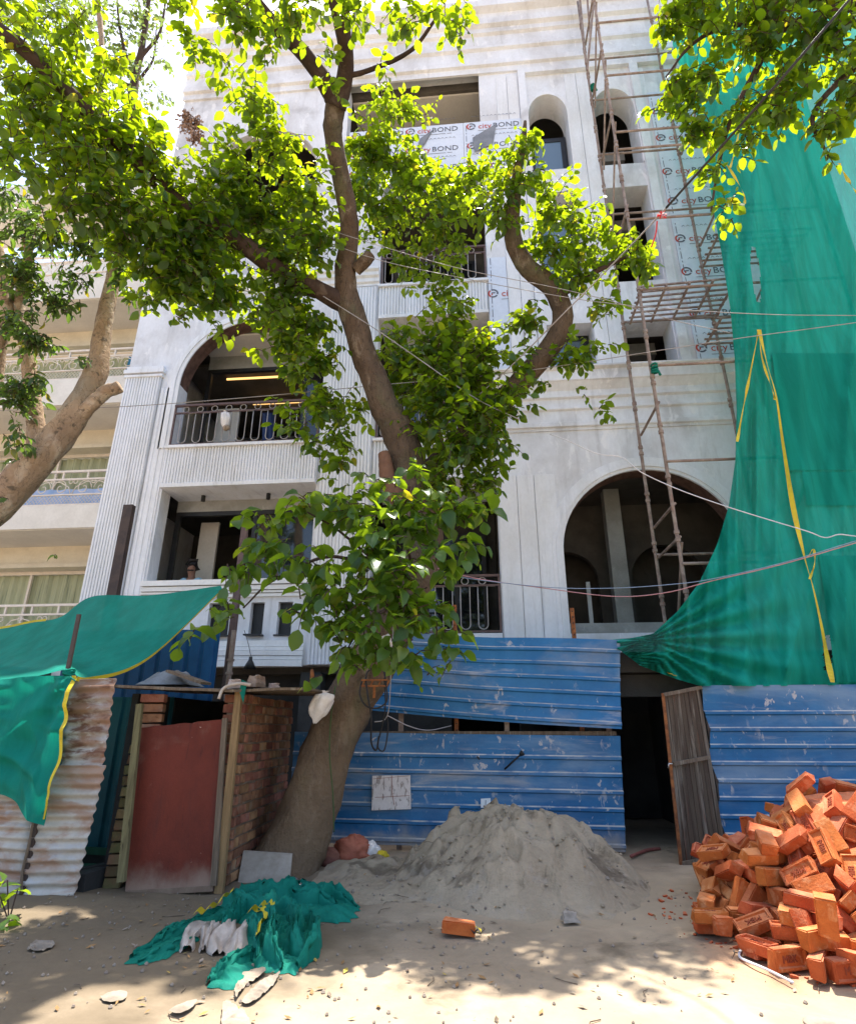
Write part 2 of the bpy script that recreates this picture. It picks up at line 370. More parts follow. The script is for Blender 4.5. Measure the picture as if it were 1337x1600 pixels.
TILE = mat('pale_tile', (.76, .69, .65), (.68, .6, .56), 3, rough=.5, bump=.1, layers=[((.24, .18, .15), 9, (2.4, 1, .8), .55, .64, .8), ((.45, .36, .25), 2, (.5, 1, 2), .58, .7, .6)])
STONE = mat('pale_stone_slab', (.42, .36, .30), (.30, .25, .20), 4, rough=.85, bump=.3, bscale=25, layers=[((.2, .16, .13), 3, (1, 1, 1), .58, .72, .6)])
BLACK = mat('black_plastic', (.012, .012, .013), (.02, .02, .02), 5, rough=.5, bump=.1)
WIREB = mat('black_cable', (.018, .016, .016), (.03, .026, .025), 5, rough=.6, bump=0)
WIREG = mat('grey_cable', (.33, .31, .31), (.26, .24, .24), 5, rough=.6, bump=0)
WIREW = mat('white_cable', (.7, .7, .74), (.6, .6, .64), 5, rough=.5, bump=0)
WIREP = mat('pink_cable', (.5, .26, .27), (.42, .2, .22), 5, rough=.6, bump=0)
WIREU = mat('blue_cable', (.22, .30, .42), (.18, .25, .35), 5, rough=.6, bump=0)
RED = mat('red_ribbon', (.55, .015, .015), (.4, .01, .01), 9, rough=.6, bump=.2)
RUSTO = mat('orange_rust', (.32, .12, .04), (.15, .055, .025), 9, rough=.9, bump=.4)
PANEL = mat('film_covered_panel', (.66, .71, .80), (.60, .66, .76), 1.2, rough=.4, bump=.05, spec=.4)
PANELB = mat('peeled_film_back', (.16, .17, .19), (.22, .23, .25), 4, rough=.4, bump=.2)
INKR = mat('red_print', (.48, .06, .035), (.42, .05, .03), 5, rough=.5, bump=0)
INKG = mat('grey_print', (.10, .11, .15), (.09, .1, .13), 5, rough=.5, bump=0)
FRAME = mat('black_window_frame', (.014, .014, .016), (.02, .02, .022), 5, rough=.45, bump=0, spec=.4)
GLASS = glass_mat('dark_glass', (.012, .015, .016))
GLASSB = glass_mat('blue_glass', (.10, .16, .22), .1)
SKIN = mat('skin', (.20, .10, .065), (.165, .085, .055), 6, rough=.6, bump=.05)
HAIR = mat('black_hair', (.012, .010, .009), (.02, .016, .014), 20, rough=.7, bump=.3)
SHIRT = mat('pale_blue_shirt', (.22, .38, .46), (.18, .32, .4), 5, rough=.9, bump=.2)
TROUS = mat('dark_trousers', (.03, .03, .04), (.04, .04, .05), 5, rough=.9, bump=.2)
CURT = mat('green_curtain', (.34, .36, .22), (.42, .43, .28), 4, (.3, .7), (6, 1, .1), .8, .1, 10, layers=[((.12, .15, .1), 5, (6, 1, .15), .52, .66, .7)], spec=.5)
SAND = mat('grey_sand', (.37, .30, .215), (.30, .24, .17), 1.8, (.3, .7), rough=1, bump=.7, bscale=28, spec=.05,
           layers=[((.10, .075, .055), 2.6, (1, 1, 1), .54, .68, .75), ((.33, .28, .225), 6, (1, 1, 1), .56, .68, .6), ((.07, .05, .04), 30, (1, 1, 1), .69, .73, .7)], dist=.03)
GROUND = mat('dusty_earth', (.345, .272, .193), (.275, .215, .152), .45, (.35, .65), rough=1, bump=.5, bscale=16, spec=.05,
             layers=[((.40, .315, .22), 1.1, (1, 1, 1), .48, .64, .7), ((.10, .078, .055), 1.4, (1, 1, 1), .58, .72, .6), ((.33, .15, .085), 2.4, (1, 1, 1), .66, .78, .25), ((.06, .045, .035), 38, (1, 1, 1), .68, .72, .8), ((.40, .35, .29), 45, (1, 1, 1), .69, .73, .6)], dist=.02)
# trodden, damper soil to the left, brick dust by the heap: stains with a shape of their own
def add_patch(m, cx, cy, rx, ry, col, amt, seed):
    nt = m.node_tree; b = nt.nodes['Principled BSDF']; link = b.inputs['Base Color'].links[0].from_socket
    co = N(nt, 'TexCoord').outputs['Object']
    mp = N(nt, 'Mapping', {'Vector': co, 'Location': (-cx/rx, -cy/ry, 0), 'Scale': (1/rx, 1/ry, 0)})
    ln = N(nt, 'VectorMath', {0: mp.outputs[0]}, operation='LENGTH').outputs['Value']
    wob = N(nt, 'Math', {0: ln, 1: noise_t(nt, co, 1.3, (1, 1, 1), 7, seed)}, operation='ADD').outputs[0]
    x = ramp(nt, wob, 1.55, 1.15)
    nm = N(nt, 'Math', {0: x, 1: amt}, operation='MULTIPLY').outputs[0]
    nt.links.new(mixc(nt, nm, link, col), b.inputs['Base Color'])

# ------------------------------------------------------------------ ground
def gz(x, y):
    v = .03*mnoise.noise((x*.6, y*.6, 1.0))+.016*mnoise.noise((x*2.3, y*2.3, 4.0))+.010*mnoise.noise((x*7, y*7, 9.0))
    v += .05*max(0, 1-((x+4.4)**2/1.2+(y-6.2)**2/.5))
    return v-.01
def axis(lo, hi, step, far):
    a = list(np.arange(lo, hi+1e-6, step)); s = step
    while a[-1] < far: s *= 1.35; a.append(a[-1]+s)
    s = step
    while a[0] > -far: s *= 1.35; a.insert(0, a[0]-s)
    return a
gx, gy = axis(-5.5, 4.5, .055, 300), axis(3.2, 9.6, .055, 300)
mb = MB(); mb.grid([[(x, y, gz(x, y) if abs(x) < 12 and abs(y) < 20 else -.01) for x in gx] for y in gy])
ground = mb.build('ground', GROUND, smooth=True); kind(ground, 'structure')
ground['label'] = 'dusty bare earth with litter and dappled sun patches'
gl = ground.location
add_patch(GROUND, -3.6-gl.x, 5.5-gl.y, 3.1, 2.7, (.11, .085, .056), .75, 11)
add_patch(GROUND, -1.5-gl.x, 7.0-gl.y, 1.6, 1.0, (.22, .17, .12), .5, 12)
add_patch(GROUND, 2.3-gl.x, 5.3-gl.y, .9, .7, (.46, .25, .14), .55, 13)
add_patch(GROUND, .6-gl.x, 7.0-gl.y, 2.2, 1.3, (.36, .285, .20), .8, 14)

# ------------------------------------------------------------------ the white building being finished
FY = 11.5
B = thing('apartment_building', 'tall white plastered building still being finished, with arched openings and balconies', 'building', (0, FY, 0))
def part(mb, name, m, parent=B, **k): return mb.build(name, m, parent, **k)

def arch_wall(mb, x0, x1, zs, z1, cx, r, y0, y1, rz=None, n=28, m=0, mr=None):
    rz = rz or r; mr = m if mr is None else mr
    A = [(cx-r*math.cos(math.pi*i/n), zs+rz*math.sin(math.pi*i/n)) for i in range(n+1)]
    if cx-r > x0+1e-4: mb.box(x0, cx-r, y0, y1, zs, z1, m)
    if x1 > cx+r+1e-4: mb.box(cx+r, x1, y0, y1, zs, z1, m)
    for (a, za), (b, zb) in zip(A[:-1], A[1:]):
        mb.add([(a, y0, za), (b, y0, zb), (b, y0, z1), (a, y0, z1), (a, y1, za), (b, y1, zb), (b, y1, z1), (a, y1, z1)],
               [(0, 1, 2, 3), (5, 4, 7, 6), (3, 2, 6, 7)], m)
        mb.add([(a, y0, za), (a, y1, za), (b, y1, zb), (b, y0, zb)], [(0, 1, 2, 3)], mr)
def arch_ring(cx, zs, r, y, steps, rz=None, n=40, drop=0.0):
    mb = MB(); rz = rz or r
    for (ra, rb, pr) in steps:
        rows = []
        for k in range(n+1):
            t = math.pi*k/n; c, s_ = math.cos(t), math.sin(t)
            pts = [(ra, 0), (ra, -pr), (rb, -pr), (rb, 0)]
            rows.append([(cx-(r+q)*c, y+dy, zs+(rz+q)*s_) for q, dy in pts])
        if drop:
            rows.insert(0, [(p[0], p[1], zs-drop) for p in rows[0]]); rows.append([(p[0], p[1], zs-drop) for p in rows[-1]])
        mb.grid(rows)
    return mb
def fluted(x0, x1, z0, z1, y, n, dep=.028, m=0, mb=None):
    mb = mb or MB(); P = []
    w = (x1-x0)/n
    for i in range(n):
        a = x0+i*w
        P += [(a, y), (a+w*.56, y), (a+w*.68, y+dep), (a+w*.90, y+dep)]
    P += [(x1, y)]
    rows = [[(x, yy, z) for x, yy in P] for z in (z0, z1)]
    mb.grid(rows, m)
    b = y+dep+.03
    mb.add([(x0, y, z0), (x0, b, z0), (x0, b, z1), (x0, y, z1)], [(0, 1, 2, 3)], m)
    mb.add([(x1, y, z0), (x1, b, z0), (x1, b, z1), (x1, y, z1)], [(0, 1, 2, 3)], m)
    for z in (z0, z1):
        mb.add([(x, yy, z) for x, yy in P]+[(x1, b, z), (x0, b, z)], [tuple(range(len(P)+2))], m)
    return mb

w = MB(); Y0, Y1 = FY, FY+.38
# left stack
w.box(-8.32, -6.95, Y0, Y1, 0, 12.15)
w.box(-6.95, -3.45, Y0, Y1, 12.03, 12.15)
for a, b in ((-6.95, -5.5), (-5.05, -4.62), (-4.34, -4.05), (-3.75, -3.45)): w.box(a, b, Y0, Y1, 3.33, 3.99)
w.box(-6.95, -3.45, Y0, Y1, 2.73, 3.33); w.box(-6.95, -3.45, Y0, Y1, 3.99, 4.3)
arch_wall(w, -6.95, -3.45, 9.28, 12.03, -5.2, 1.75, Y0, Y1, mr=1)
w.box(-8.32, -7.1, Y0, Y1, 12.15, 19.2); w.box(-4.1, -3.3, Y0, Y1, 12.15, 19.2)
w.box(-7.1, -4.1, Y0, Y1, 12.15, 13.1); arch_wall(w, -7.1, -4.1, 16.2, 19.2, -5.6, 1.5, Y0, Y1)
# middle
w.box(-3.45, -2.2, Y0, Y1, 2.73, 12.15); w.box(-3.3, -2.2, Y0, Y1, 12.15, 15.3)
# right column and arched bay
w.box(.45, 1.72, Y0, Y1, 2.73, 9.05)
w.box(5.23, 9.0, Y0, Y1, 2.73, 4.87)
arch_wall(w, 1.72, 9.0, 4.87, 9.05, 3.475, 1.755, Y0, Y1, mr=1)
w.box(1.72, 5.23, Y0+.05, Y1, 2.73, 3.28)
# upper right window wall
w.box(.45, 1.75, Y0, Y1, 9.05, 19.2)
YB = Y0+.02
for x0, x1 in ((2.82, 3.5), (4.6, 9.0)): w.box(x0, x1, YB, Y1+.3, 9.05, 19.0)
for x0, x1 in ((1.75, 2.82), (3.5, 4.6)):
    w.box(x0, x1, YB, Y1+.3, 10.43, 11.55); w.box(x0, x1, YB, Y1+.3, 14.55, 15.34)
    arch_wall(w, x0, x1, 17.35, 19.0, (x0+x1)/2, (x1-x0)/2-.01, YB, Y1+.3, rz=.8, mr=0)
w.box(1.75, 9.0, Y0-.1, Y1, 19.0, 19.2)
w.box(1.55, 1.75, Y0-.1, Y0, 9.06, 19.2); w.box(4.62, 4.84, Y0-.1, YB, 9.06, 19.0)
part(w, 'wall', [PLASTER, REVEAL])
# shell: sides, back, floors, partitions
s = MB()
s.box(-8.32, -8.0, Y1, 17.3, 0, 21.9); s.box(8.7, 9.0, Y1, 17.3, 0, 21.9); s.box(-8.0, 8.7, 17.0, 17.3, 0, 21.9)
part(s, 'outer_wall', PLASTER)
for (x0, x1, z0, z1) in ((-8.0, .45, 6.72, 7.0), (.5, 8.7, 6.8, 7.0), (-8.0, 8.7, 10.95, 11.15), (-8, 8.7, 15.1, 15.3), (-8.0, 8.7, 19.2, 19.5), (.5, 8.7, 8.8, 9.0), (-8.0, 8.7, 2.6, 2.73)):
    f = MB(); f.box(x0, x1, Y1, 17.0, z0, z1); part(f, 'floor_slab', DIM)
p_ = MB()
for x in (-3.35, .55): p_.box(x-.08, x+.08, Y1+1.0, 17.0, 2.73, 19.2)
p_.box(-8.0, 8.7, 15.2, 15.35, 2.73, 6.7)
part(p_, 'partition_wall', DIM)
# undercroft, its deep shade put into the dark wall colour
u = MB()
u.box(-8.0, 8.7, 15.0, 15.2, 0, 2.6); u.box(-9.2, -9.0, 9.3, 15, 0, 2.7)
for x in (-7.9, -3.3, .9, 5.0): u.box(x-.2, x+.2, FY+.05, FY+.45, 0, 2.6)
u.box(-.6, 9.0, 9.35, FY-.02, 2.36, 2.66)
u.box(1.55, 1.75, 9.45, 14.9, 0, 2.36); u.box(3.3, 3.5, 9.45, 14.9, 0, 2.36); u.box(1.76, 3.29, 12.6, 12.8, 0, 2.36)  # unseen corridor walls added to block light behind the gate
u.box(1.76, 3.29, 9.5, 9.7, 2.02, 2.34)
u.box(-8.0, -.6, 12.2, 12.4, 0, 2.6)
part(u, 'undercroft_shade_wall', DARKCON)
# stepped frieze and parapet
def cornice(name, prof, x0, x1, m=PLASTER2):
    c = MB(); c.prism_x([(FY, prof[0][1])]+[(FY-d, z) for d, z in prof]+[(FY+.1, prof[-1][1])], x0, x1); return part(c, name, m)
cornice('parapet_cornice', [(.06, 19.2), (.06, 19.42), (.14, 19.44), (.14, 19.62), (.08, 19.64), (.08, 20.08), (.16, 20.12), (.16, 20.22), (.10, 20.24), (.10, 20.72),
        (.18, 20.76), (.18, 20.95), (.28, 21.0), (.28, 21.25), (.22, 21.27), (.22, 21.55), (.4, 21.6), (.4, 21.9), (.3, 21.95), (.3, 22.0)], -8.36, 9.02, PLASTER)
pr = MB(); pr.box(-8.3, 9.0, FY+.1, FY+.45, 19.5, 22.0); part(pr, 'parapet', PLASTER)
cornice('cornice', [(.03, 7.62), (.03, 7.68), (.08, 7.70), (.08, 7.80), (.05, 7.82), (.05, 8.08), (.10, 8.11), (.10, 8.16), (.07, 8.18), (.07, 8.36), (.13, 8.39), (.13, 8.44), (.10, 8.46), (.10, 8.56),
        (.22, 8.72), (.26, 8.74), (.26, 8.98), (.34, 9.02), (.34, 9.06)], .47, 9.0, PLASTER)
cornice('cornice', [(.03, 11.86), (.03, 11.92), (.08, 11.95), (.08, 12.06), (.14, 12.1), (.14, 12.2), (.2, 12.24), (.2, 12.3)], -8.34, -2.21)
part(arch_ring(-5.2, 9.28, 1.75, Y0, [(.0, .10, .03), (.10, .2, .055), (.2, .27, .03)], drop=1.7), 'arch_moulding', PLASTER2)
part(arch_ring(3.475, 4.87, 1.755, Y0, [(.0, .07, .05), (.07, .14, .075), (.14, .22, .05), (.22, .29, .03)], drop=2.1), 'arch_moulding', PLASTER2)
for cx, r_ in ((2.285, .525), (4.05, .54)):
    part(arch_ring(cx, 17.35, r_, YB, [(.0, .06, .04), (.06, .12, .02)], rz=.8, drop=2.0), 'arch_moulding', PLASTER2)
# pilasters
part(fluted(-8.3, -7.42, 2.0, 9.5, Y0-.075, 13), 'pilaster', PLASTER2)
c = MB(); c.box(-8.34, -7.38, Y0-.10, Y0, 9.5, 9.56); c.box(-8.36, -7.36, Y0-.12, Y0, 9.6, 9.7); c.box(-8.32, -7.4, Y0-.08, Y0, 9.72, 9.8); part(c, 'pilaster_cap', PLASTER2)
part(fluted(-7.38, -7.0, 2.73, 9.2, Y0-.03, 3, .02), 'pilaster', PLASTER2)
part(fluted(-3.36, -2.25, 2.74, 11.8, Y0-.06, 15), 'pilaster', PLASTER2)
for x0, x1 in ((.47, .86), (.875, 1.22), (1.235, 1.66)):
    q = MB(); q.box(x0, x1, Y0-.035, Y0, 2.75, 6.6); part(q, 'wall_panel', PLASTER2)
for x0, x1 in ((.93, 1.22), (1.235, 1.53)):
    q = MB(); q.box(x0, x1, Y0-.035, Y0, 9.1, 19.0); part(q, 'wall_panel', PLASTER2)
for x0, x1 in ((2.84, 3.14), (3.155, 3.48), (4.86, 5.0)):
    q = MB(); q.box(x0, x1, YB-.03, YB, 9.1, 18.9); part(q, 'wall_panel', PLASTER2)
# balcony faces
for (x0, x1, z0, z1, n, dy) in ((-6.95, -3.45, 6.57, 7.6, 52, .10), (-2.2, .44, 10.83, 11.84, 36, .04), (-2.2, .44, 6.57, 7.6, 36, .04)):
    q = MB(); y = Y0-dy
    fluted(x0+.0, x1-.0, z0+.1, z1-.07, y, n, .03, 0, q)
    q.box(x0, x1, y-.03, Y1+1.0, z0, z0+.09); q.box(x0-.03, x1+.03, y-.05, Y1+1.0, z1-.065, z1); q.box(x0, x1, y+.07, Y1, z0+.09, z1-.065)
    part(q, 'balcony_front', PLASTER2)
q = MB(); q.box(-2.2, .44, Y0-.03, Y1+1, 2.75, 3.3); part(q, 'balcony_front', PLASTER2)
# ground floor mouldings on the cranked bay
plan = lambda d: [(-6.97, FY-.06-d), (-4.18, FY-.16-d), (-3.46, FY-.02-d), (-3.46, FY-.001), (-6.97, FY-.001)]
q = MB()
for z0, z1, d in ((2.70, 2.82, .07), (2.83, 2.90, .045), (2.91, 3.0, .06), (3.01, 3.08, .03), (3.09, 3.2, .0)): q.prism_z(plan(d), z0, z1)
part(q, 'plinth_moulding', PAINT)
q = MB()
for z0, z1, d in ((4.1, 4.16, .0), (4.18, 4.22, .02), (4.24, 4.33, .04), (4.35, 4.46, .07)): q.box(-7.0, -3.45, FY-.05-d, FY+.5, z0, z1)
part(q, 'sill_moulding', PAINT)
# windows
def window(x0, x1, z0, z1, y, panes, fw=.09, fm=FRAME, gm=GLASS, dep=.06):
    f = MB(); xs = np.linspace(x0, x1, panes+1)
    f.box(x0, x1, y, y+dep, z1-fw, z1); f.box(x0, x1, y, y+dep, z0, z0+fw)
    for i, x in enumerate(xs):
        a = min(max(x-fw/2, x0), x1-fw); f.box(a, a+fw, y-.005, y+dep-.005, z0+fw, z1-fw)
    fr = part(f, 'window', fm)
    for a, b in zip(xs[:-1], xs[1:]):
        g = MB(); g.box(a+fw/2, b-fw/2, y+.02, y+.03, z0+fw, z1-fw); g.build('pane', gm, fr)
    return fr
# big left windows: sliding doors partly open, dim rooms behind
def open_window(x0, x1, z0, z1, y, bars, fw=.1):
    f = MB()
    f.box(x0, x1, y, y+.1, z1-fw, z1); f.box(x0, x0+fw, y, y+.1, z0, z1-fw); f.box(x1-fw, x1, y, y+.1, z0, z1-fw)
    for b in bars: f.box(b-.05, b+.05, y+.01, y+.09, z0, z1-fw)
    return part(f, 'window', FRAME)
ow = open_window(-6.95, -3.45, 4.47, 6.3, 12.25, (-5.05,))
q = MB(); q.box(-5.0, -3.56, 12.29, 12.30, 4.47, 6.2); q.build('pane', GLASS, ow)
q = MB(); q.box(-6.95, -3.45, 12.25, 12.4, 6.3, 6.57); part(q, 'lintel', CONCRETE)
ow = open_window(-6.95, -3.45, 7.0, 10.5, 12.7, (-4.3,))
q = MB(); q.box(-4.25, -3.56, 12.74, 12.75, 7.05, 10.4); q.build('pane', GLASS, ow)
q = MB(); q.box(-6.95, -3.45, 12.7, 12.85, 10.5, 11.0); part(q, 'lintel', CONCRETE)
q = MB(); q.box(-6.95, -3.45, Y1, 12.7, 10.9, 10.95); part(q, 'soffit', SOFFIT)
q = MB(); q.box(-6.8, -6.2, 13.2, 13.3, 7.0, 9.6); q.box(-6.7, -6.25, 13.0, 13.08, 4.47, 6.3); part(q, 'curtain', SOFFIT)
# dropped ceiling with warm cove strips in the upper left room
emi = bpy.data.materials.new('warm_cove_light'); emi.use_nodes = True
eb = emi.node_tree.nodes['Principled BSDF']; eb.inputs['Base Color'].default_value = (.8, .5, .2, 1)
eb.inputs['Emission Color'].default_value = (1, .55, .18, 1); eb.inputs['Emission Strength'].default_value = .7
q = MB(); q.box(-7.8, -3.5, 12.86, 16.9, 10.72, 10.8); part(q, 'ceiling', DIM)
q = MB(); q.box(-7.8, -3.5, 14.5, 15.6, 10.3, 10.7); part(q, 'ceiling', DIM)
for (x0, x1, y, z) in ((-6.75, -3.9, 13.35, 10.66), (-6.4, -3.9, 14.46, 10.52)):
    q = MB(); q.box(x0, x1, y, y+.03, z-.05, z); part(q, 'ceiling_light', emi)
for x0, x1 in ((-5.5, -5.05), (-4.62, -4.34), (-4.05, -3.75)):
    q = MB(); q.box(x0, x1, Y0+.14, Y0+.17, 3.33, 3.99); q.box(x0-.04, x1+.04, Y0-.05-.12*(x0 < -4.2), Y0+.1, 3.30, 3.33); part(q, 'window', [FRAME])
# middle bay recesses, right windows
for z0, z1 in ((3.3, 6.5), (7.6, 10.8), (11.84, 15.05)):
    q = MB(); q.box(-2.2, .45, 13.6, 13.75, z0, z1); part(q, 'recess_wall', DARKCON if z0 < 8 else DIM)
window(-1.9, .2, 3.3, 6.0, 13.45, 3); window(-1.9, .2, 7.65, 10.3, 13.45, 3); window(-1.9, .2, 11.9, 14.3, 13.45, 3)
q = MB(); q.box(-3.3, 1.55, 13.9, 14.05, 15.3, 19.2); part(q, 'recess_wall', mat('pale_render', (.56, .56, .54), (.46, .46, .44), 1.5, rough=.9, bump=.15))
q = MB(); q.box(-3.3, 1.55, FY+.46, 13.9, 19.12, 19.19); part(q, 'soffit', SOFFIT)
q = MB(); q.box(-1.05, -.98, 13.85, 13.9, 18.25, 18.45); part(q, 'wall_lamp', BLACK)
for z0, z1, g in ((9.1, 10.43, GLASSB), (11.6, 14.5, GLASSB), (15.4, 17.1, GLASSB)):
    window(1.78, 2.8, z0, z1, Y1+.12, 1, .14, FRAME, g)
for z0, z1 in ((9.1, 10.43), (11.6, 14.5), (15.4, 17.1)):
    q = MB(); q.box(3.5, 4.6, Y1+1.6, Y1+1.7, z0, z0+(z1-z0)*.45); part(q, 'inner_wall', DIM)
    q = MB(); q.box(3.5, 4.6, Y1+.9, Y1+1.3, z1-.1, z1+.25); part(q, 'inner_beam', CONCRETE)
# inside the big arch: pillar, inner arched wall, low frames
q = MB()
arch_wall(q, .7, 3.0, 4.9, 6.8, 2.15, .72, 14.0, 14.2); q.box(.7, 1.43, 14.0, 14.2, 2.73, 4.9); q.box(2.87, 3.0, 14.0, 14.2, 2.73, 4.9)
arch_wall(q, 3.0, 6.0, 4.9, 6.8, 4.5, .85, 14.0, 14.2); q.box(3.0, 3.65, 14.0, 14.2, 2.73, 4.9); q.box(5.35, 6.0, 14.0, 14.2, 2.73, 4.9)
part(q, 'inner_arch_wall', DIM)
q = MB(); q.box(2.95, 3.3, 12.9, 13.2, 2.73, 6.8); part(q, 'pillar', CONCRETE)
q = MB(); q.box(1.75, 5.2, 12.0, 12.08, 3.28, 3.55); q.box(2.2, 2.28, 12.02, 12.06, 3.55, 4.4); part(q, 'low_frame', CONCRETE)
# soffit spots of the left bay
for px, py in ((318, 778), (420, 770)):
    p = at(px, py, 11.9); q = MB(); q.tube([(p.x, 11.9, 6.55), (p.x, 11.9, 6.42)], .05, 10); part(q, 'soffit_lamp', BLACK)

# balcony railings: two rails, rings between them, a serpentine of bars
def bar_loop(wd, h, r):
    m_ = MB(); a = wd/2; pts = [(-a, 0, h), (-a, 0, a)]
    pts += [(-a*math.cos(t), 0, a-a*math.sin(t)) for t in np.linspace(0, math.pi, 9)[1:-1]]
    pts += [(a, 0, a), (a, 0, h), (a+wd*.86, 0, h)]
    m_.tube(pts, r, 5); return m_
def ring_mesh(rad, r):
    m_ = MB(); m_.tube([(rad*math.cos(t), 0, rad*math.sin(t)) for t in np.linspace(0, 2*math.pi, 15)], r, 5, cap=False); return m_
def railing(x0, x1, z0, z1, y, mr, mb_, name='balcony_railing', wd=.185, parent=B):
    q = MB(); q.box(x0, x1, y-.03, y+.03, z1-.05, z1); q.box(x0, x1, y-.02, y+.02, z1-.24, z1-.205); q.box(x0, x1, y-.02, y+.02, z0, z0+.035)
    for x in (x0, x1-.04): q.box(x, x+.04, y-.018, y+.018, z0, z1-.05)
    ra = q.build(name, mr, parent)
    lm = bar_loop(wd, z1-z0-.30, .011).mesh('bar', mb_, True); rm = ring_mesh(.07, .010).mesh('ring', mb_, True)
    n = int((x1-x0-.1)/(wd*1.86))
    off = (x1-x0-n*wd*1.86)/2
    for i in range(n):
        place('bar', lm, Matrix.Translation((x0+off+wd/2+i*wd*1.86, y, z0+.06)), ra)
        place('ring', rm, Matrix.Translation((x0+off+wd/2+i*wd*1.86, y, z1-.13)), ra)
    return ra
railing(-6.93, -3.47, 7.62, 8.68, FY-.06, RAILP, RAILG)
railing(-2.18, .43, 11.86, 12.92, FY-.0, RAILP, RAILG)
railing(-2.18, .43, 3.32, 4.47, FY+.0, RAILP, RAILG)
railing(-2.18, .43, 7.62, 8.68, FY-.0, RAILP, RAILG)

# film-covered cladding panels with the printed maker's name
def text_mesh(txt, size, mats, name):
    cu = bpy.data.curves.new(name, 'FONT'); cu.body = txt; cu.size = size; cu.extrude = .002; cu.resolution_u = 2; cu.align_x = 'LEFT'
    o = bpy.data.objects.new(name, cu); COL.objects.link(o)
    bpy.context.view_layer.update()
    me = bpy.data.meshes.new_from_object(o.evaluated_get(bpy.context.evaluated_depsgraph_get()))
    bpy.data.objects.remove(o); bpy.data.curves.remove(cu)
    me.name = name; me.materials.clear(); me.materials.append(mats); return me
T_CITY = text_mesh('city', .26, INKR, 'lettering'); T_BOND = text_mesh('BOND', .25, INKG, 'lettering')
tb = MB(); tb.box(0, .78, 0, .012, 0, .002); tb.box(.82, .95, 0, .012, 0, .002); T_SMALL = tb.mesh('printed_line', INKG)
CW = max(v.co.x for v in T_CITY.vertices)+.03
lg = MB()
for a0, a1, m_ in ((-.3, 2.0, 1), (2.2, 4.2, 0), (4.3, 5.7, 1)):
    rows = [[(r_*math.cos(t), 0, r_*math.sin(t)) for r_ in (.085, .125)] for t in np.linspace(a0, a1, 10)]
    lg.grid(rows, m_)
lg.box(-.04, .05, -.002, .0, .0, .03, 1); lg.box(-.045, -.015, -.002, 0, -.05, .0, 0)
LOGO = lg.mesh('emblem', [INKR, INKG])
ch = MB()
for i in range(12):
    x = i*.105
    ch.add([(x, 0, 0), (x+.045, 0, .05), (x+.045, 0, .032), (x+.012, 0, 0)], [(0, 1, 2, 3)]); ch.add([(x+.045, 0, .05), (x+.09, 0, 0), (x+.078, 0, 0), (x+.045, 0, .032)], [(0, 1, 2, 3)])
CHEV = ch.mesh('zigzag_print', INKG)
RX = Matrix.Rotation(math.pi/2, 4, 'X')
def cladding(x0, x1, z0, z1, y, rows, txt_x=.35, dash=True, scale=1.0):
    q = MB(); q.box(x0, x1, y-.02, y, z0, z1); pn = part(q, 'cladding_panel', PANEL)
    yy = y-.0235
    if dash:
        d = MB(); z = z0+.05; i = 0
        while z < z1-.2:
            L = (.22, .05)[i % 2]; d.box(x0+.06, x0+.075, yy-.0015, yy, z, min(z+L, z1-.02)); z += L+.06; i += 1
        d.build('dashed_line', INKG, pn)
    for z in rows:
        for me, dx, dz, rot in ((LOGO, txt_x, z+.1, False), (T_CITY, txt_x+.19, z, True), (T_BOND, txt_x+.19+CW, z, True), (T_SMALL, txt_x+.19, z-.09, True), (CHEV, .2, z+.46, False)):
            if me is CHEV and x1-x0 < 1.4: continue
            if x0+dx+.1 > x1: continue
            place(me.name.split('.')[0], me, Matrix.Translation((x0+dx, yy-.002, dz)) @ (RX if rot else Matrix.Identity(4)), pn)
    return pn
PX = 4.98
for z0, z1 in ((9.1, 11.2), (11.21, 13.4), (13.41, 15.6), (15.61, 17.8)):
    cladding(PX, PX+1.75, z0, z1, FY-.05, [z0+.35, z0+1.35] if z0 > 9.5 else [9.42, 10.35], .12)
cladding(.47, .91, 9.1, 12.5, FY-.0, [11.3], .1)
for x0, x1 in ((-3.2, -1.7), (-1.69, -.03), (-.02, 1.7)):
    cladding(x0, x1, 15.3, 17.25, FY-.03 if x0 > -3 else FY-.03, [15.55, 16.25, 16.98], .2)
# film peeling off two of the panels
for A_ in ([(775, 193), (738, 215), (741, 237), (770, 225)], [(677, 202), (655, 217), (652, 235), (664, 225)]):
    pts = [at(px, py, FY-.07-.05*(i in (1, 2))) for i, (px, py) in enumerate(A_)]
    q = MB(); q.add(pts+[p+Vector((0, .004, 0)) for p in pts], [(0, 1, 2, 3), (4, 7, 6, 5)]); part(q, 'peeled_film', PANELB)
q = MB(); q.beam(at(789, 187, 11.9), at(796, 135, 11.9), .04, .04); part(q, 'batten', PAINT)

# ------------------------------------------------------------------ cream neighbour on the left
NB_ = thing('apartment_building', 'cream apartment building with scrolled balcony railings behind the pale tree', 'building', (-11, 12, 0))
def npart(mb, name, m, parent=NB_, **k): return mb.build(name, m, parent, **k)
NX0, NX1, NY = -16.0, -8.36, 12.0
q = MB(); q.box(NX0, NX1, 15.6, 16, 0, 17.5); npart(q, 'wall', CREAM)
q = MB(); q.box(NX1-.12, NX1, NY+.6, 15.6, 0, 17.4); npart(q, 'side_wall', CREAM)
for z0, z1 in ((2.3, 2.9), (5.91, 6.47), (9.2, 9.95), (12.5, 13.15), (16.2, 16.9)):
    q = MB(); q.box(NX0, NX1-.13, NY, 13.6, z0, z1); npart(q, 'balcony_slab', CREAM)
    q = MB(); q.box(NX0, NX1-.13, NY+.05, 13.55, z0-.02, z0-.003); npart(q, 'soffit', SOFFIT)
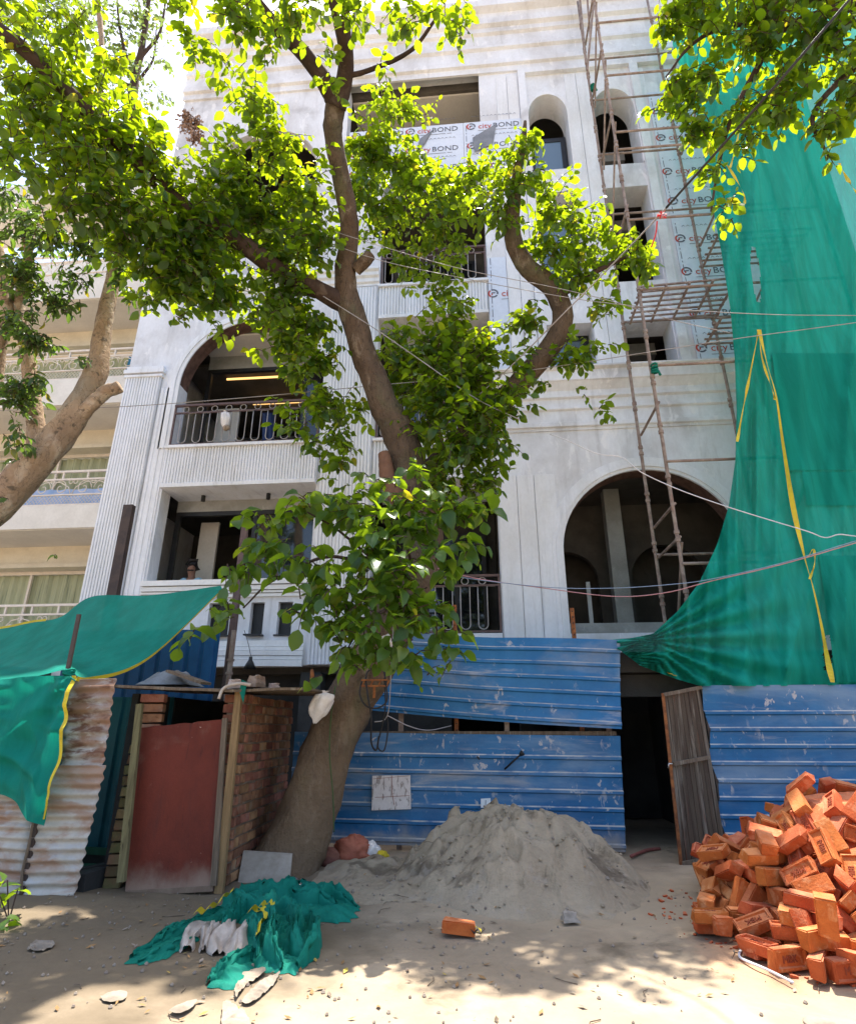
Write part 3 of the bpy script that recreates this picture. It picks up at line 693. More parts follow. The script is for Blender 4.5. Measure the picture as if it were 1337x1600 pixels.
for zt in (5.91, 9.2, 12.5):
    zb = zt-.58
    q = MB(); q.box(NX0, NX1-.13, 13.3, 13.6, zb, zt-.02); q.box(NX0, NX1-.13, 13.22, 13.3, zb, zb+.1); npart(q, 'beam', CREAMD)
    f = MB(); f.box(NX0, NX1-.13, 13.62, 13.68, zb-.08, zb)
    for x in np.arange(NX1-1.5, NX0, -1.5): f.box(x, x+.06, 13.62, 13.68, zt-3.3, zb-.08)
    wn = npart(f, 'window', RAILW)
    q = MB()
    rows = [[(x, 13.76+.03*math.sin(x*26)+.02*math.sin(x*11), z) for x in np.linspace(NX0, NX1-.14, 260)] for z in (zt-3.0, zb-.06)]
    q.grid(rows); q.build('curtain', CURT, wn, smooth=True)
def scroll_rail(zb, z1):
    y = NY+.04
    q = MB(); q.box(NX0, NX1-.15, y-.025, y+.025, z1-.05, z1); q.box(NX0, NX1-.15, y-.02, y+.02, z1-.25, z1-.21); q.box(NX0, NX1-.15, y-.02, y+.02, zb, zb+.035); q.box(NX0, NX1-.15, y-.02, y+.02, zb+.26, zb+.29)
    for x in np.arange(NX1-.2, NX0, -.62): q.box(x-.02, x+.02, y-.018, y+.018, z1-.21, z1-.05)
    ra = npart(q, 'balcony_railing', RAILW)
    m_ = MB(); n = 0
    h = z1-.25-(zb+.29)
    for t0, cx, sg in ((0, -.22, 1), (0, .22, -1)):
        pts = [(cx+sg*(.02+.17*(1-u))*math.cos(u*9), 0, h*.45+(.02+.26*(1-u))*math.sin(u*9)*.8) for u in np.linspace(0, .92, 26)]
        m_.tube(pts, .011, 5)
    m_.tube([(-.5, 0, 0), (-.42, 0, h*.5), (-.2, 0, h*.85), (0, 0, h*.92), (.2, 0, h*.85), (.42, 0, h*.5), (.5, 0, 0)], .011, 5)
    for x in (-.45, 0, .45): m_.tube([(x+.05*math.cos(t), 0, h*.9+.05*math.sin(t)) for t in np.linspace(0, 6.29, 11)], .011, 5, cap=False)
    sm = m_.mesh('scroll', RAILW, True)
    for x in np.arange(NX1-.65, NX0, -1.02): place('scroll', sm, Matrix.Translation((x, y, zb+.29)), ra)
    g = MB(); st = .085
    for x in np.arange(NX1-.2, -13.5, -st):
        for sg in (1, -1): g.beam((x, y, zb+.03), (x+sg*.2, y, zb+.26), .008, .008)
    g.build('diamond_mesh', RAILW, ra)
for zb, z1 in ((6.48, 7.38), (9.96, 10.85), (2.91, 4.15), (13.16, 14.1)): scroll_rail(zb, z1)
WASH = mat('washing_blue', (.45, .55, .75), (.3, .45, .7), 3, rough=.9); WASH2 = mat('washing_teal', (.05, .25, .4), (.04, .2, .33), 3, rough=.9)
for x0, x1, z0, z1, y, m_, lb in ((-11.6, -8.6, 6.55, 7.1, .5, WASH, 'pale blue sheet hung behind the lower scrolled balcony railing'), (-8.98, -8.62, 10.0, 10.8, .3, WASH2, 'teal cloth hung behind the upper scrolled balcony railing')):
    q = MB(); q.grid([[(x, NY+y+.03*math.sin(x*14)+.01*math.sin(z*9), z) for x in np.linspace(x0, x1, 40)] for z in np.linspace(z0, z1, 8)]); tag(q.build('hanging_cloth', m_, smooth=True), lb, 'cloth')

# ------------------------------------------------------------------ blue sheet fence
def ribbed_sheet(x0, x1, H, pitch, y, wave=.0, seed=0, ridge=.05, dep=.028, nx=26):
    """Horizontal ribs: local x along, z up from 0 to H; returns rows of points"""
    zs = []; z = 0.03
    prof = [(0, 0)]
    while z+pitch < H+.02:
        prof += [(z, 0), (z+.016, -dep), (z+ridge, -dep), (z+ridge+.016, 0)]; z += pitch
    prof.append((H, 0))
    rows = []
    for zz, d in prof:
        rows.append([Vector((x, y+d+wave*mnoise.noise((x*1.4, zz*1.5, seed))+.3*wave*mnoise.noise((x*5, zz*4, seed+3)), zz)) for x in np.linspace(x0, x1, nx)])
    return rows
LF = thing('metal_fence', 'blue ribbed sheet fence with a tilted dented upper sheet behind the leaning trunk', 'fence', (0, 9, 0))
def sheet(parent, x0, x1, H, y, m, fn, pitch=.19, wave=.03, seed=0, name='sheet', **k):
    q = MB(); q.grid([[fn(p) for p in r_] for r_ in ribbed_sheet(x0, x1, H, pitch, y, wave, seed, **k)])
    o = q.build(name, m, parent, fixn=False)
    so_ = o.modifiers.new('thickness', 'SOLIDIFY'); so_.thickness = .003
    return o
# lower sheet
sheet(LF, -2.75, 1.83, 1.43, 9.0, BLUE, lambda p: Vector((p.x+.06*p.z*(p.x > 1.7), p.y, p.z+.06-.012*p.x)), .215, .022, 1)
# upper sheet, hung crooked: its left end is higher at the bottom and it fans out to the right
def up_fn(p):
    u = (p.x+1.75)/(3.70); v = p.z/1.2
    zt = 2.93+(2.79-2.93)*u+.03*math.sin(u*9)*(1-u); zb = 1.83+(1.56-1.83)*u-.05*math.sin(u*math.pi)*.5
    xl = -1.75+.55*v*0
    return Vector((xl+(2.05-.12*(1-v)-xl)*u+.0, p.y-.07-.10*math.sin(v*2.6)*math.sin(u*4.2)*.5, zb+(zt-zb)*v))
sheet(LF, -1.75, 1.95, 1.2, 9.0, BLUED, up_fn, .195, .045, 2)
q = MB(); q.box(-1.75, 1.88, 9.05, 9.10, 1.475, 1.53); q.build('rail', WOODG, LF)
def holed_post(x, y, z0, z1, parent):
    q = MB(); q.box(x-.03, x+.03, y, y+.008, z0, z1); q.box(x-.03, x-.022, y+.008, y+.035, z0, z1)
    z = z1-.05
    while z > z0+.02:
        q.tube([(x, y-.004, z), (x, y+.001, z)], .011, 6, 1); z -= .09
    return q.build('post', [RUSTO, BLACK], parent)
for px, pyt in ((710, 945), (893, 950)):
    p = at(px, pyt, 9.16); holed_post(p.x, 9.16, 0, p.z, LF)
for x in (-1.2, .35, 1.8):
    q = MB(); q.box(x-.035, x+.035, 9.12, 9.17, 0, 2.6); q.build('post', STEEL, LF)
RF = thing('metal_fence', 'straight blue ribbed sheet fence behind the heap of new bricks', 'fence', (5, 8.95, 0))
sheet(RF, 3.10, 8.2, 2.16, 8.95, BLUE, lambda p: Vector((p.x+.03*math.sin(p.z*9)*(p.x < 3.2), p.y, p.z-.02)), .216, .016, 5, nx=40)
for x in (3.16, 5.4, 7.6):
    q = MB(); q.box(x-.03, x+.03, 9.0, 9.05, 0, 2.1); q.build('post', STEEL, RF)
# tall vertical-ribbed sheets on the left
def vsheet(parent, xs_top, xs_bot, z0, z1, y, m, n, name='sheet'):
    prof = []
    for i in range(n):
        for f, d in ((.0, 0), (.62, 0), (.70, .025), (.92, .025)): prof.append(((i+f)/n, d))
    prof.append((1, 0)); rows = []
    for v in np.linspace(0, 1, 8):
        z = z0+(z1-z0)*v
        a = xs_bot[0]+(xs_top[0]-xs_bot[0])*v; b = xs_bot[1]+(xs_top[1]-xs_bot[1])*v
        rows.append([(a+(b-a)*u, y+d+.012*mnoise.noise((u*5, z, 3)), z) for u, d in prof])
    q = MB(); q.grid(rows); o = q.build(name, m, parent, fixn=False)
    so_ = o.modifiers.new('thickness', 'SOLIDIFY'); so_.thickness = .003
    return o
SF = thing('metal_fence', 'deep blue vertical ribbed sheets between the tarp and the brick hut', 'fence', (-5, 9, 0))
a, b = at(345, 985, 9.0), at(345, 1064, 9.0)
vsheet(SF, (-6.6, a.x), (-6.6, a.x), 1.2, a.z+.02, 9.0, BLUE2, 11)
vsheet(SF, (-6.6, -3.95), (-6.6, -3.95), .18, 1.95, 7.62, TEAL, 9)
q = MB(); q.box(-6.6, -3.95, 7.66, 7.72, 0, 1.9); q.build('backing_board', DARKCON, SF)
q = MB(); q.beam((-5.6, 7.45, .25), (-3.9, 7.35, .22), .05, .07); q.beam((-5.6, 7.3, .10), (-3.95, 7.25, .10), .12, .03); q.build('bottom_rail', mat('green_timber', (.02, .09, .05), (.03, .12, .07), 4, rough=.8), SF)

# ------------------------------------------------------------------ open gate
G = thing('gate', 'weathered brown tin gate leaf standing ajar beside the dark doorway', 'gate', (3.05, 8.9, 0))
# corner points: hinge side at the fence, free edge swung towards the viewer
hb, ht = Vector((3.07, 8.88, .02)), Vector((3.05, 8.88, 2.13))
fb = gnd(1064, 1352); ft = at(1035, 1083, fb.y)
def gp(u, v, o=0.0):
    nrm = (hb-fb).cross(Vector((0, 0, 1))).normalized()
    return (fb*(1-u)+hb*u)*(1-v)+(ft*(1-u)+ht*u)*v+nrm*o
ns = 9
for i in range(ns):                         # vertical boards of the leaf
    u0, u1 = i/ns+.006, (i+1)/ns-.006
    off = rng.uniform(-.004, .004)
    z0 = .015+rng.uniform(0, .015)
    q = MB()
    cs = [gp(u0, z0, off), gp(u1, z0, off), gp(u1, .985, off), gp(u0, .985, off)]
    cb = [p-(gp(.5, .5, .018)-gp(.5, .5, 0)) for p in cs]
    q.add(cs+cb, [(0, 1, 2, 3), (7, 6, 5, 4), (0, 4, 5, 1), (1, 5, 6, 2), (2, 6, 7, 3), (3, 7, 4, 0)])
    q.build('plank', GATEW, G)
for v, u0, u1 in ((.99, -.02, 1.0), (.565, .02, .92), (.012, -.02, 1.0)):
    q = MB(); q.beam(gp(u0, v, .03), gp(u1, v, .03), .03, .045); q.build('rail', WOODG, G)
q = MB(); q.beam(gp(-.02, 0, .01), gp(-.02, 1, .01), .035, .03); q.build('stile', RUSTO, G)
q = MB(); p = gp(-.03, .57, .05); q.tube([p, p+Vector((-.05, -.02, .0)), p+Vector((-.06, -.02, -.05))], .012, 6); q.build('latch', FOIL, G, smooth=True)

# ------------------------------------------------------------------ brick hut with the red door
H = thing('brick_hut', 'small rough brick hut with a red plywood door beside the leaning trunk', 'hut', (-3.3, 7.8, 0))
def rough_brick(L, W, Hh, seed, m, name='brick', jit=.006, n=0):
    r_ = random.Random(seed); bm = bmesh.new()
    bmesh.ops.create_cube(bm, size=1)
    for v in bm.verts: v.co = Vector((v.co.x*L, v.co.y*W, v.co.z*Hh))
    bmesh.ops.bevel(bm, geom=bm.edges[:], offset=.007, segments=1, affect='EDGES')
    for v in bm.verts: v.co += Vector((r_.uniform(-1, 1), r_.uniform(-1, 1), r_.uniform(-1, 1)))*jit
    me = bpy.data.meshes.new(name); bm.to_mesh(me); bm.free(); me.materials.append(m); return me
OB = [rough_brick(.262, .125, .088, i, BRICKO, jit=.007) for i in range(5)]
OBH = [rough_brick(.128, .125, .088, 20+i, BRICKO, jit=.007) for i in range(4)]
OBM = [rough_brick(.14, .125, .088, 30+i, BRICKM, jit=.008) for i in range(3)]
fr0, fl0, bk0 = Vector((-2.74, 6.95, 0)), Vector((-3.98, 6.72, 0)), Vector((-2.80, 9.0, 0))
CH = .108
def brick_row(p0, d, L, z, k, full, half, inset, stretcher=.275):
    x = 0.0; ang = math.atan2(d.y, d.x); i = 0
    if k % 2: lens = [.138]
    else: lens = []
    while x < L-.05:
        ln = lens.pop(0) if lens else stretcher
        if x+ln > L: ln = L-x
        me = rng.choice(full) if ln > .2 else rng.choice(half)
        sx = 1.0 if (ln > .27 or ln < .15) else ln/.275
        if ln < .09: break
        c_ = p0+d*(x+ln/2)+inset*rng.uniform(-.006, .008)
        M4 = Matrix.Translation((c_.x, c_.y, z+CH/2+rng.uniform(-.004, .004))) @ Matrix.Rotation(ang+rng.uniform(-.03, .03), 4, 'Z') @ Matrix.Rotation(rng.uniform(-.025, .025), 4, 'Y') @ Matrix.Diagonal((sx, 1, 1, 1))
        place('brick', me, M4, H); x += ln
side_d = (bk0-fr0); SL = side_d.length; side_d.normalize(); inw = Vector((-side_d.y, side_d.x, 0))
fd = (fr0-fl0).normalized(); fin = Vector((-fd.y, fd.x, 0))
NCOURSE = 18
for k in range(NCOURSE):
    z = k*CH+.0; lean = side_d*0
    brick_row(fr0+inw*.065+side_d*.13, side_d, SL-.13, z, k, OB, OBH, inw)              # side wall
    c_ = fr0-fd*.115+fin*.065; me = rng.choice(OB if k % 2 else OB)                     # front pier, right
    place('brick', me, Matrix.Translation((c_.x, c_.y, z+CH/2)) @ Matrix.Rotation(math.atan2(fd.y, fd.x)+rng.uniform(-.04, .04), 4, 'Z') @ Matrix.Diagonal((.95, 1, 1, 1)), H)
    c_ = fl0+fd*.08+fin*.065+fin*rng.uniform(-.01, .01)-fd*(.06*(1-k/NCOURSE))+fd*.07                    # left pier
    top = k > 12
    place('brick', rng.choice(OB if top else OBM), Matrix.Translation((c_.x+(.07 if top else 0), c_.y, z+CH/2)) @ Matrix.Rotation(math.atan2(fd.y, fd.x)+rng.uniform(-.06, .06), 4, 'Z') @ Matrix.Diagonal((1.0 if top else 1.2, 1, 1, 1)), H)
q = MB()                                                                              # mortar core, a little behind the brick faces
cx = [fr0+inw*.02+side_d*.02, bk0+inw*.02, bk0+inw*.115, fr0+inw*.115+side_d*.02]
q.prism_z([(p.x, p.y) for p in cx], 0, NCOURSE*CH-.02)
q.build('mortar', MORTAR, H)
q = MB(); cx = [fr0-fd*.20+fin*.02, fr0-fd*.02+fin*.02, fr0-fd*.02+fin*.11, fr0-fd*.20+fin*.11]; q.prism_z([(p.x, p.y) for p in cx], 0, NCOURSE*CH-.02); q.build('mortar', MORTAR, H)
q = MB(); q.box(-4.05, -2.9, 8.85, 8.95, 0, 1.95); q.box(-4.1, -4.02, 6.9, 8.9, 0, 1.95); q.build('inner_wall', DARKCON, H)
# roof sheet
q = MB()
a, b = Vector((-4.22, 6.45, 2.035)), Vector((-1.95, 6.75, 1.995))
rows = []
for v in np.linspace(0, 1, 10):
    rows.append([(a+(b-a)*u)+Vector((-.1*v, 2.35*v, .05*v+.02*mnoise.noise((u*4, v*3, 2))-.03*math.sin(u*math.pi)*(1-v))) for u in np.linspace(0, 1, 22)])
q.grid(rows); top = q.build('roof_sheet', WOODG, H, fixn=False); so_ = top.modifiers.new('thickness', 'SOLIDIFY'); so_.thickness = .028
q = MB(); q.beam((-2.75, 7.2, 2.02), (-2.0, 7.35, 1.99), .05, .05); q.build('roof_batten', WOODG, H)
# door, jambs and posts
d1 = [at(222, 1137, 6.72), at(350, 1124, 6.78), at(334, 1389, 6.75), at(197, 1397, 6.70)]
q = MB(); rows = []
for v in np.linspace(0, 1, 16):
    l = d1[3]*(1-v)+d1[0]*v; r_ = d1[2]*(1-v)+d1[1]*v
    rows.append([l+(r_-l)*u+Vector((0, -.012*math.sin(u*3.1)*math.sin(v*3)+.006*mnoise.noise((u*3, v*4, 1)), (.012*mnoise.noise((u*9, 5, 1)) if v in (0, 1) else 0))) for u in np.linspace(0, 1, 14)])
q.grid(rows); dr = q.build('door', REDPLY, H, fixn=False); so_ = dr.modifiers.new('thickness', 'SOLIDIFY'); so_.thickness = .02; so_.offset = 1
q = MB(); q.beam(d1[3]+Vector((0, -.005, .01)), d1[2]+Vector((0, -.005, .01)), .05, .05); q.build('door_batten', mat('dusty_ply_edge', (.24, .17, .12), (.18, .12, .085), 6), H)
def pole(pa, pb, wd, m, name, parent, h=None, taper=.9):
    q = MB(); q.beam(pa, pb, wd, h or wd*.7, taper=taper, up=(0, 1, 0)); return q.build(name, m, parent)
pole(at(190, 1378, 6.52), at(219, 1100, 6.60), .075, WOODM, 'post', H)
pole(at(334, 1384, 6.72), at(352, 1122, 6.74), .06, WOODG, 'door_jamb', H)
pole(gnd(343, 1392)+Vector((0, 0, -.02)), at(374, 1078, 6.76), .085, WOODY, 'post', H)
# things lying on the hut roof
q = MB(); rows = []
c_ = at(265, 1063, 7.2)
for i in range(14):
    rows.append([(c_.x-.32+.64*j/20, 7.0+.5*i/13, 2.06+max(0, .17*abs(math.sin(math.pi*j/20))**.6*abs(math.sin(math.pi*i/13))**.6*(1+.5*mnoise.noise((j*.35, i*.5, 3))))) for j in range(21)])
q.grid(rows); tag(q.build('cloth_bundle', GREYCL, smooth=True), 'grey cloth bundle lying on the roof of the brick hut', 'cloth')
q = MB(); q.beam(at(268, 1052, 7.0)+Vector((0, 0, .02)), at(322, 1068, 6.9), .2, .03); tag(q.build('board', WOODG), 'grey weathered board leaning over the cloth on the hut roof', 'board')
def chunk(px, py, Y, wdt, dpt, hgt, m, label, seed, name='rubble_block'):
    p = at(px, py, Y); bm = bmesh.new(); bmesh.ops.create_cube(bm, size=1); bmesh.ops.subdivide_edges(bm, edges=bm.edges[:], cuts=2, use_grid_fill=True)
    for v in bm.verts:
        k = 1-.18*(v.co.z > 0)
        v.co = Vector((v.co.x*wdt*k, v.co.y*dpt*k, v.co.z*hgt))+Vector(mnoise.noise_vector(v.co*2.7+Vector((seed, 0, 0))))*.022
    me = bpy.data.meshes.new(name); bm.to_mesh(me); bm.free(); me.materials.append(m)
    o = bpy.data.objects.new(name, me); COL.objects.link(o); o.location = p+Vector((0, 0, hgt/2)); o.rotation_euler = (0, 0, seed)
    tag(o, label, 'rubble'); return o
chunk(366, 1076, 6.85, .15, .12, .1, mat('pale_rubble', (.55, .45, .40), (.4, .3, .26), 8), 'whitish broken brick lying on the hut roof beside the yellow post', .4)
chunk(400, 1074, 6.95, .17, .14, .13, mat('brown_rubble', (.33, .24, .18), (.24, .16, .12), 8), 'tall brown stone block lying on the hut roof right of the post', 1.2)
chunk(428, 1077, 7.0, .12, .1, .06, mat('pink_rubble', (.42, .32, .28), (.3, .2, .17), 8), 'small pinkish rubble lump on the right end of the hut roof', 2.2)
q = MB(); pts = smooth_path([at(342, 1092, 6.6), at(350, 1075, 6.62), at(372, 1068, 6.6), at(392, 1070, 6.62)], 12)
q.tube(pts, .018, 6); tag(q.build('rag', WCLOTH, smooth=True), 'twisted white rag hanging over the hut roof edge', 'rag')
q = MB(); pts = [at(378, 1062, 6.66), at(386, 1066, 6.62), at(380, 1098, 6.64), at(374, 1080, 6.66)]; q.add(pts+[p+Vector((0, .01, 0)) for p in pts], [(0, 1, 2, 3), (7, 6, 5, 4)]); tag(q.build('rag', RAG), 'green net scrap knotted to the top of the yellow post', 'rag')

# ------------------------------------------------------------------ rusty corrugated sheets
def corrugated(c4, n, m, name, label, amp=.016, seed=0):
    """c4: bottom-left, bottom-right, top-right, top-left"""
    bl, br, tr_, tl = c4; rows = []; K = n*8
    for i in range(K+1):
        v = i/K; l = bl*(1-v)+tl*v; r_ = br*(1-v)+tr_*v
        o_ = amp*math.sin(v*n*2*math.pi)
        rows.append([l+(r_-l)*u+Vector((.014*mnoise.noise((v*14, seed, 0))*(u == 1), -o_+.02*mnoise.noise((u*2, v*3, seed)), 0)) for u in np.linspace(0, 1, 12)])
    q = MB(); q.grid(rows); o = q.build(name, m, fixn=False, smooth=True)
    so_ = o.modifiers.new('thickness', 'SOLIDIFY'); so_.thickness = .003
    return tag(o, label, 'metal sheet')
c_ = [at(95, 1222, 6.36), at(158, 1218, 6.40), at(182, 1060, 6.42), at(104, 1062, 6.36)]
corrugated(c_, 9, RUSTY, 'corrugated_sheet', 'upper rust-brown corrugated sheet standing behind the green tarp edge', seed=1)
c_ = [at(34, 1403, 6.30)+Vector((0, 0, .0)), at(116, 1402, 6.32), at(166, 1196, 6.34), at(60, 1196, 6.28)]
corrugated(c_, 12, RUSTY2, 'corrugated_sheet', 'lower pale corrugated sheet with rust patches between the tarp tip and dark plinth', seed=2)
c_ = [at(-140, 1385, 6.38), at(36, 1400, 6.34), at(62, 1200, 6.34), at(-140, 1200, 6.38)]
corrugated(c_, 12, RUSTY2, 'corrugated_sheet', 'leftmost pale corrugated sheet under the hanging tarp by the small plant', seed=3)
q = MB(); q.beam((-6.0, 6.62, .02), (-4.0, 6.62, .02), .35, .34); q.beam((-4.3, 6.5, .0), (-3.82, 7.5, .0), .1, .4)
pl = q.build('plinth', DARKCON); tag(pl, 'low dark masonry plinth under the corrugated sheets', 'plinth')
q = MB(); q.tube(smooth_path([at(52, 1285, 6.26), at(46, 1320, 6.26), at(36, 1360, 6.26), at(34, 1398, 6.26)], 10), .012, 5, rough=.5); tag(q.build('rope', WOODG, smooth=True), 'brown rope running down the seam of the corrugated sheets', 'rope')

# ------------------------------------------------------------------ posts behind the hut
def lone_post(pa, pb, wd, m, label, name='post', h=None):
    return tag(pole(pa, pb, wd, m, name, None, h), label, 'post')
p = at(178, 935, 9.3); lone_post(Vector((p.x-.0, 9.3, 0)), at(203, 790, 9.3), .19, IRON, 'thick black steel post standing against the fluted pilaster', h=.12)
p = at(105, 1060, 6.3); t_ = at(124, 960, 6.3); lone_post(Vector((p.x, 6.3, 0)), t_, .045, IRON, 'thin black angle post poking up through the green tarp')
p = at(383, 824, 9.15); lone_post(Vector((p.x-.02, 9.15, 0)), p, .115, RAILP, 'rusty square post rising behind the hut beside the leafy shoots')
p = at(366, 985, 9.05); q = MB(); q.tube([Vector((p.x, 9.05, 0)), p], .042, 8)
for zz in (2.35, 2.55): q.tube([(p.x, 9.05, zz), (p.x, 9.05, zz+.035)], .06, 8)
tag(q.build('post', STEEL, smooth=True, sharp=40), 'short scaffold tube leaning beside the rusty square post', 'post')
q = MB(); pts = smooth_path([at(382, 985, 10.6), at(388, 1005, 10.6), at(392, 1025, 10.6)], 6); q.tube(pts, .006, 4)
p = at(392, 1026, 10.6); q.tube([p, p-Vector((0, 0, .06)), p-Vector((0, 0, .1)), p-Vector((0, 0, .22))], [.03, .035, .06, .12], 10); tag(q.build('hanging_lamp', BLACK, smooth=True), 'black lamp shade hanging on a cord before the white plinth moulding', 'lamp')

# ------------------------------------------------------------------ green tarp on the left
T = thing('tarp', 'green shade-net tarp with yellow edging slung over the rusty sheets', 'tarp', (-5, 7, 0))
def coons(top, bot, n, m_, dfn):
    Tp = smooth_path(top, n); Bp = smooth_path(bot, n); rows = []
    for j in range(m_):
        v = j/(m_-1)
        rows.append([Vector(Tp[i]*(1-v)+Bp[i]*v)+dfn(i/(n-1), v) for i in range(n)])
    return rows
back = [at(-120, 1000, 8.2), at(0, 982, 8.1), at(50, 972, 8.1), at(95, 964, 8.1), at(145, 932, 8.25), at(235, 930, 8.3), at(345, 915, 8.4)]
front = [at(-120, 1066, 6.4), at(0, 1062, 6.36), at(55, 1057, 6.32), at(106, 1047, 6.24), at(140, 1060, 6.5), at(192, 1056, 6.8), at(352, 918, 8.35)]
front[5] = at(235, 1027, 7.2)
rows = coons(back, front, 70, 34, lambda u, v: Vector((0, 0, -.16*abs(math.sin(math.pi*v))**1.2*(.4+.6*math.sin(math.pi*u))+.03*(1-abs(mnoise.noise((u*7+v, v*3-u*2, 1)))*2)*(v*(1-v)*4))))
q = MB(); q.grid(rows); tarp_top = q.build('canopy', TARP, T, smooth=True, fixn=False)
er = [r_[-1] for r_ in rows]; ed = rows[-1]
q = MB(); k0 = int(len(ed)*.60)
st = [[Vector(p)+Vector((0, -.015, .012)), Vector(p)+Vector((-.01, -.03, -.035))] for p in ed[k0:]]
q.grid(st); q.build('yellow_edging', YELLOW, T, fixn=False)
q = MB(); st = [[Vector(p)+Vector((0, -.01, .02)), Vector(p)+Vector((0, -.02, -.02))] for p in rows[0][8:30]]; q.grid(st); q.build('yellow_edging', YELLOW, T, fixn=False)
# hanging flap
ftop = [at(-120, 1068, 6.36), at(0, 1062, 6.32), at(55, 1057, 6.27), at(116, 1056, 6.2)]
fbot = [at(-120, 1215, 6.2), at(0, 1243, 6.16), at(40, 1268, 6.14), at(70, 1290, 6.12)]
rows2 = coons(ftop, fbot, 60, 50, lambda u, v: Vector((.04*math.sin(v*3.1)*(u > .97), -.05*v*(1-u*.3)*math.sin(7*u+2.5*v)-.07*math.sin(9*math.atan2(1.02-u, v+.02))*min(1, v*3+.1)*(.25+.75*u)*(1-.4*v)-.05*(1-abs(mnoise.noise((u*2.5+v*2, v*5-u, 5)))*2)-.05*math.exp(-((v-.63-.1*u)/.05)**2)*(u < .85), 0)))
q = MB(); q.grid(rows2); q.build('flap', TARP, T, smooth=True, fixn=False)
q = MB(); st = [[Vector(r_[-1])+Vector((-.012, -.014, 0)), Vector(r_[-1])+Vector((.045, -.02, 0))] for r_ in rows2[:48]]
st = [[a+Vector((.01*math.sin(i*.5), 0, 0)), b-Vector((.035*(i/48), 0, 0))+Vector((.01*math.sin(i*.5), 0, 0))] for i, (a, b) in enumerate(st)]
q.grid(st); q.build('yellow_edging', YELLOW, T, fixn=False)
q = MB(); c_ = at(108, 1050, 6.2)
for k in range(3): q.tube([c_+Vector((.05*math.cos(t)*1.1, .05*math.sin(t), .02*k-.02+.01*math.sin(t*2+k))) for t in np.linspace(0, 6.3, 12)], .012, 5)
q.tube([c_, c_+Vector((.06, -.04, -.06)), c_+Vector((.13, -.05, -.1))], .008, 5); q.build('knot', TARP, T, smooth=True)

# ------------------------------------------------------------------ scaffold
SX0, SX1, SYA, SYB = 3.36, 5.28, 11.02, 9.72
S = thing('scaffold', 'brown steel tube scaffold with slatted platforms before the white facade', 'scaffold', (4.5, 10.3, 0))
def cup(x, y, z, q): q.tube([(x, y, z-.035), (x, y, z-.03), (x, y, z+.03), (x, y, z+.035)], [.034, .048, .048, .034], 8)
def standard(x, y, z1, zs, z0=0.0):
    q = MB(); n = 14
    q.tube([(x+.012*mnoise.noise((z*.4, x, y)), y, z) for z in np.linspace(z0, z1, n)], .033, 8)
    o = q.build('upright', STEEL, S, smooth=True)
    q = MB()
    for z in zs: cup(x, y, z, q); cup(x, y, z-.14, q)
    kind(q.build('coupler', STEEL, o, smooth=True, sharp=40), 'stuff')
ZS = list(np.arange(.6, 21, 1.02))
for x in (SX0, SX1, 7.2): standard(x, SYB, 20.8, ZS)
for x in (SX0, SX1, 7.2): standard(x, SYA, 21.2, [z+.2 for z in ZS])
def ledger(p, q_, name='ledger', r=.026):
    q = MB(); q.tube([p, q_], r, 7); q.build(name, STEEL, S, smooth=True, sharp=40)
def zpix(px, py, Y): return at(px, py, Y).z
for z in [zpix(1065, 882, SYB)+.0, zpix(1060, 722, SYB), zpix(1110, 505, SYB)*0+zpix(1030, 573, SYB), zpix(1000, 455, SYB), zpix(975, 347, SYB), zpix(965, 238, SYB)+.02, zpix(960, 210, SYB), zpix(945, 122, SYB), 17.9, 19.6]:
    for xa, xb in ((SX0, SX1), (SX1+.0, 7.2)): ledger((xa, SYB-.05, z), (xb, SYB-.05, z))
for z in [zpix(1030, 868, SYA), zpix(985, 505, SYA), zpix(950, 338, SYA), zpix(940, 240, SYA)-.1, zpix(925, 160, SYA), 18.6]:
    for xa, xb in ((SX0, SX1), (SX1, 7.2)): ledger((xa, SYA-.05, z), (xb, SYA-.05, z))
for z in (4.6, 5.2, 7.2, 12.0, 14.9, 17.2, 19.3):
    for x in (SX0, SX1): ledger((x+.045, SYA, z), (x+.045, SYB, z), 'transom')
for z0, z1 in ((2.5, 4.5), (12.6, 14.5), (14.6, 16.6), (16.8, 18.8)): ledger((SX0+.06, SYA, z0), (SX0+.06, SYB, z1), 'brace', .022)
for z0 in (5, 9, 13, 17): ledger((SX1+.06, SYB, z0), (7.2, SYB, z0+3.4), 'brace', .022)
def extra(px0, py0, px1, py1, Y): ledger(at(px0, py0, Y), at(px1, py1, Y), 'tube', .03)
extra(903, -30, 915, 100, 10.9); extra(915, -30, 922, 60, 10.6); extra(930, -30, 917, 110, 10.2)
# slatted platforms
def platform(x0, x1, y0, y1, z, nslat, ncross, label, tilt=0.0, rust=STEEL):
    P_ = thing('platform', label, 'platform', ((x0+x1)/2, (y0+y1)/2, z))
    for i in range(nslat):
        y = y0+(y1-y0)*i/(nslat-1)
        q = MB(); q.beam((x0, y, z), (x1, y, z+tilt), .035, .03); q.build('slat', rust, P_)
    for i in range(ncross):
        x = x0+(x1-x0)*(i+.12)/(ncross-.76)
        q = MB(); q.beam((x, y0-.02, z-.03+tilt*(x-x0)/(x1-x0)), (x, y1+.02, z-.03+tilt*(x-x0)/(x1-x0)), .04, .035); q.build('crossbar', rust, P_)
zp = zpix(1000, 505, SYA-.1); platform(SX0+.05, SX1+.05, SYB+.05, SYA-.15, zp, 8, 5, 'long slatted steel platform spanning the scaffold below the middle windows', .08)
zp = zpix(1090, 513, 10.3); platform(SX1-.42, SX1+1.6, 10.0, 10.85, zp, 6, 4, 'short slatted platform beside the net on the lower printed panels')
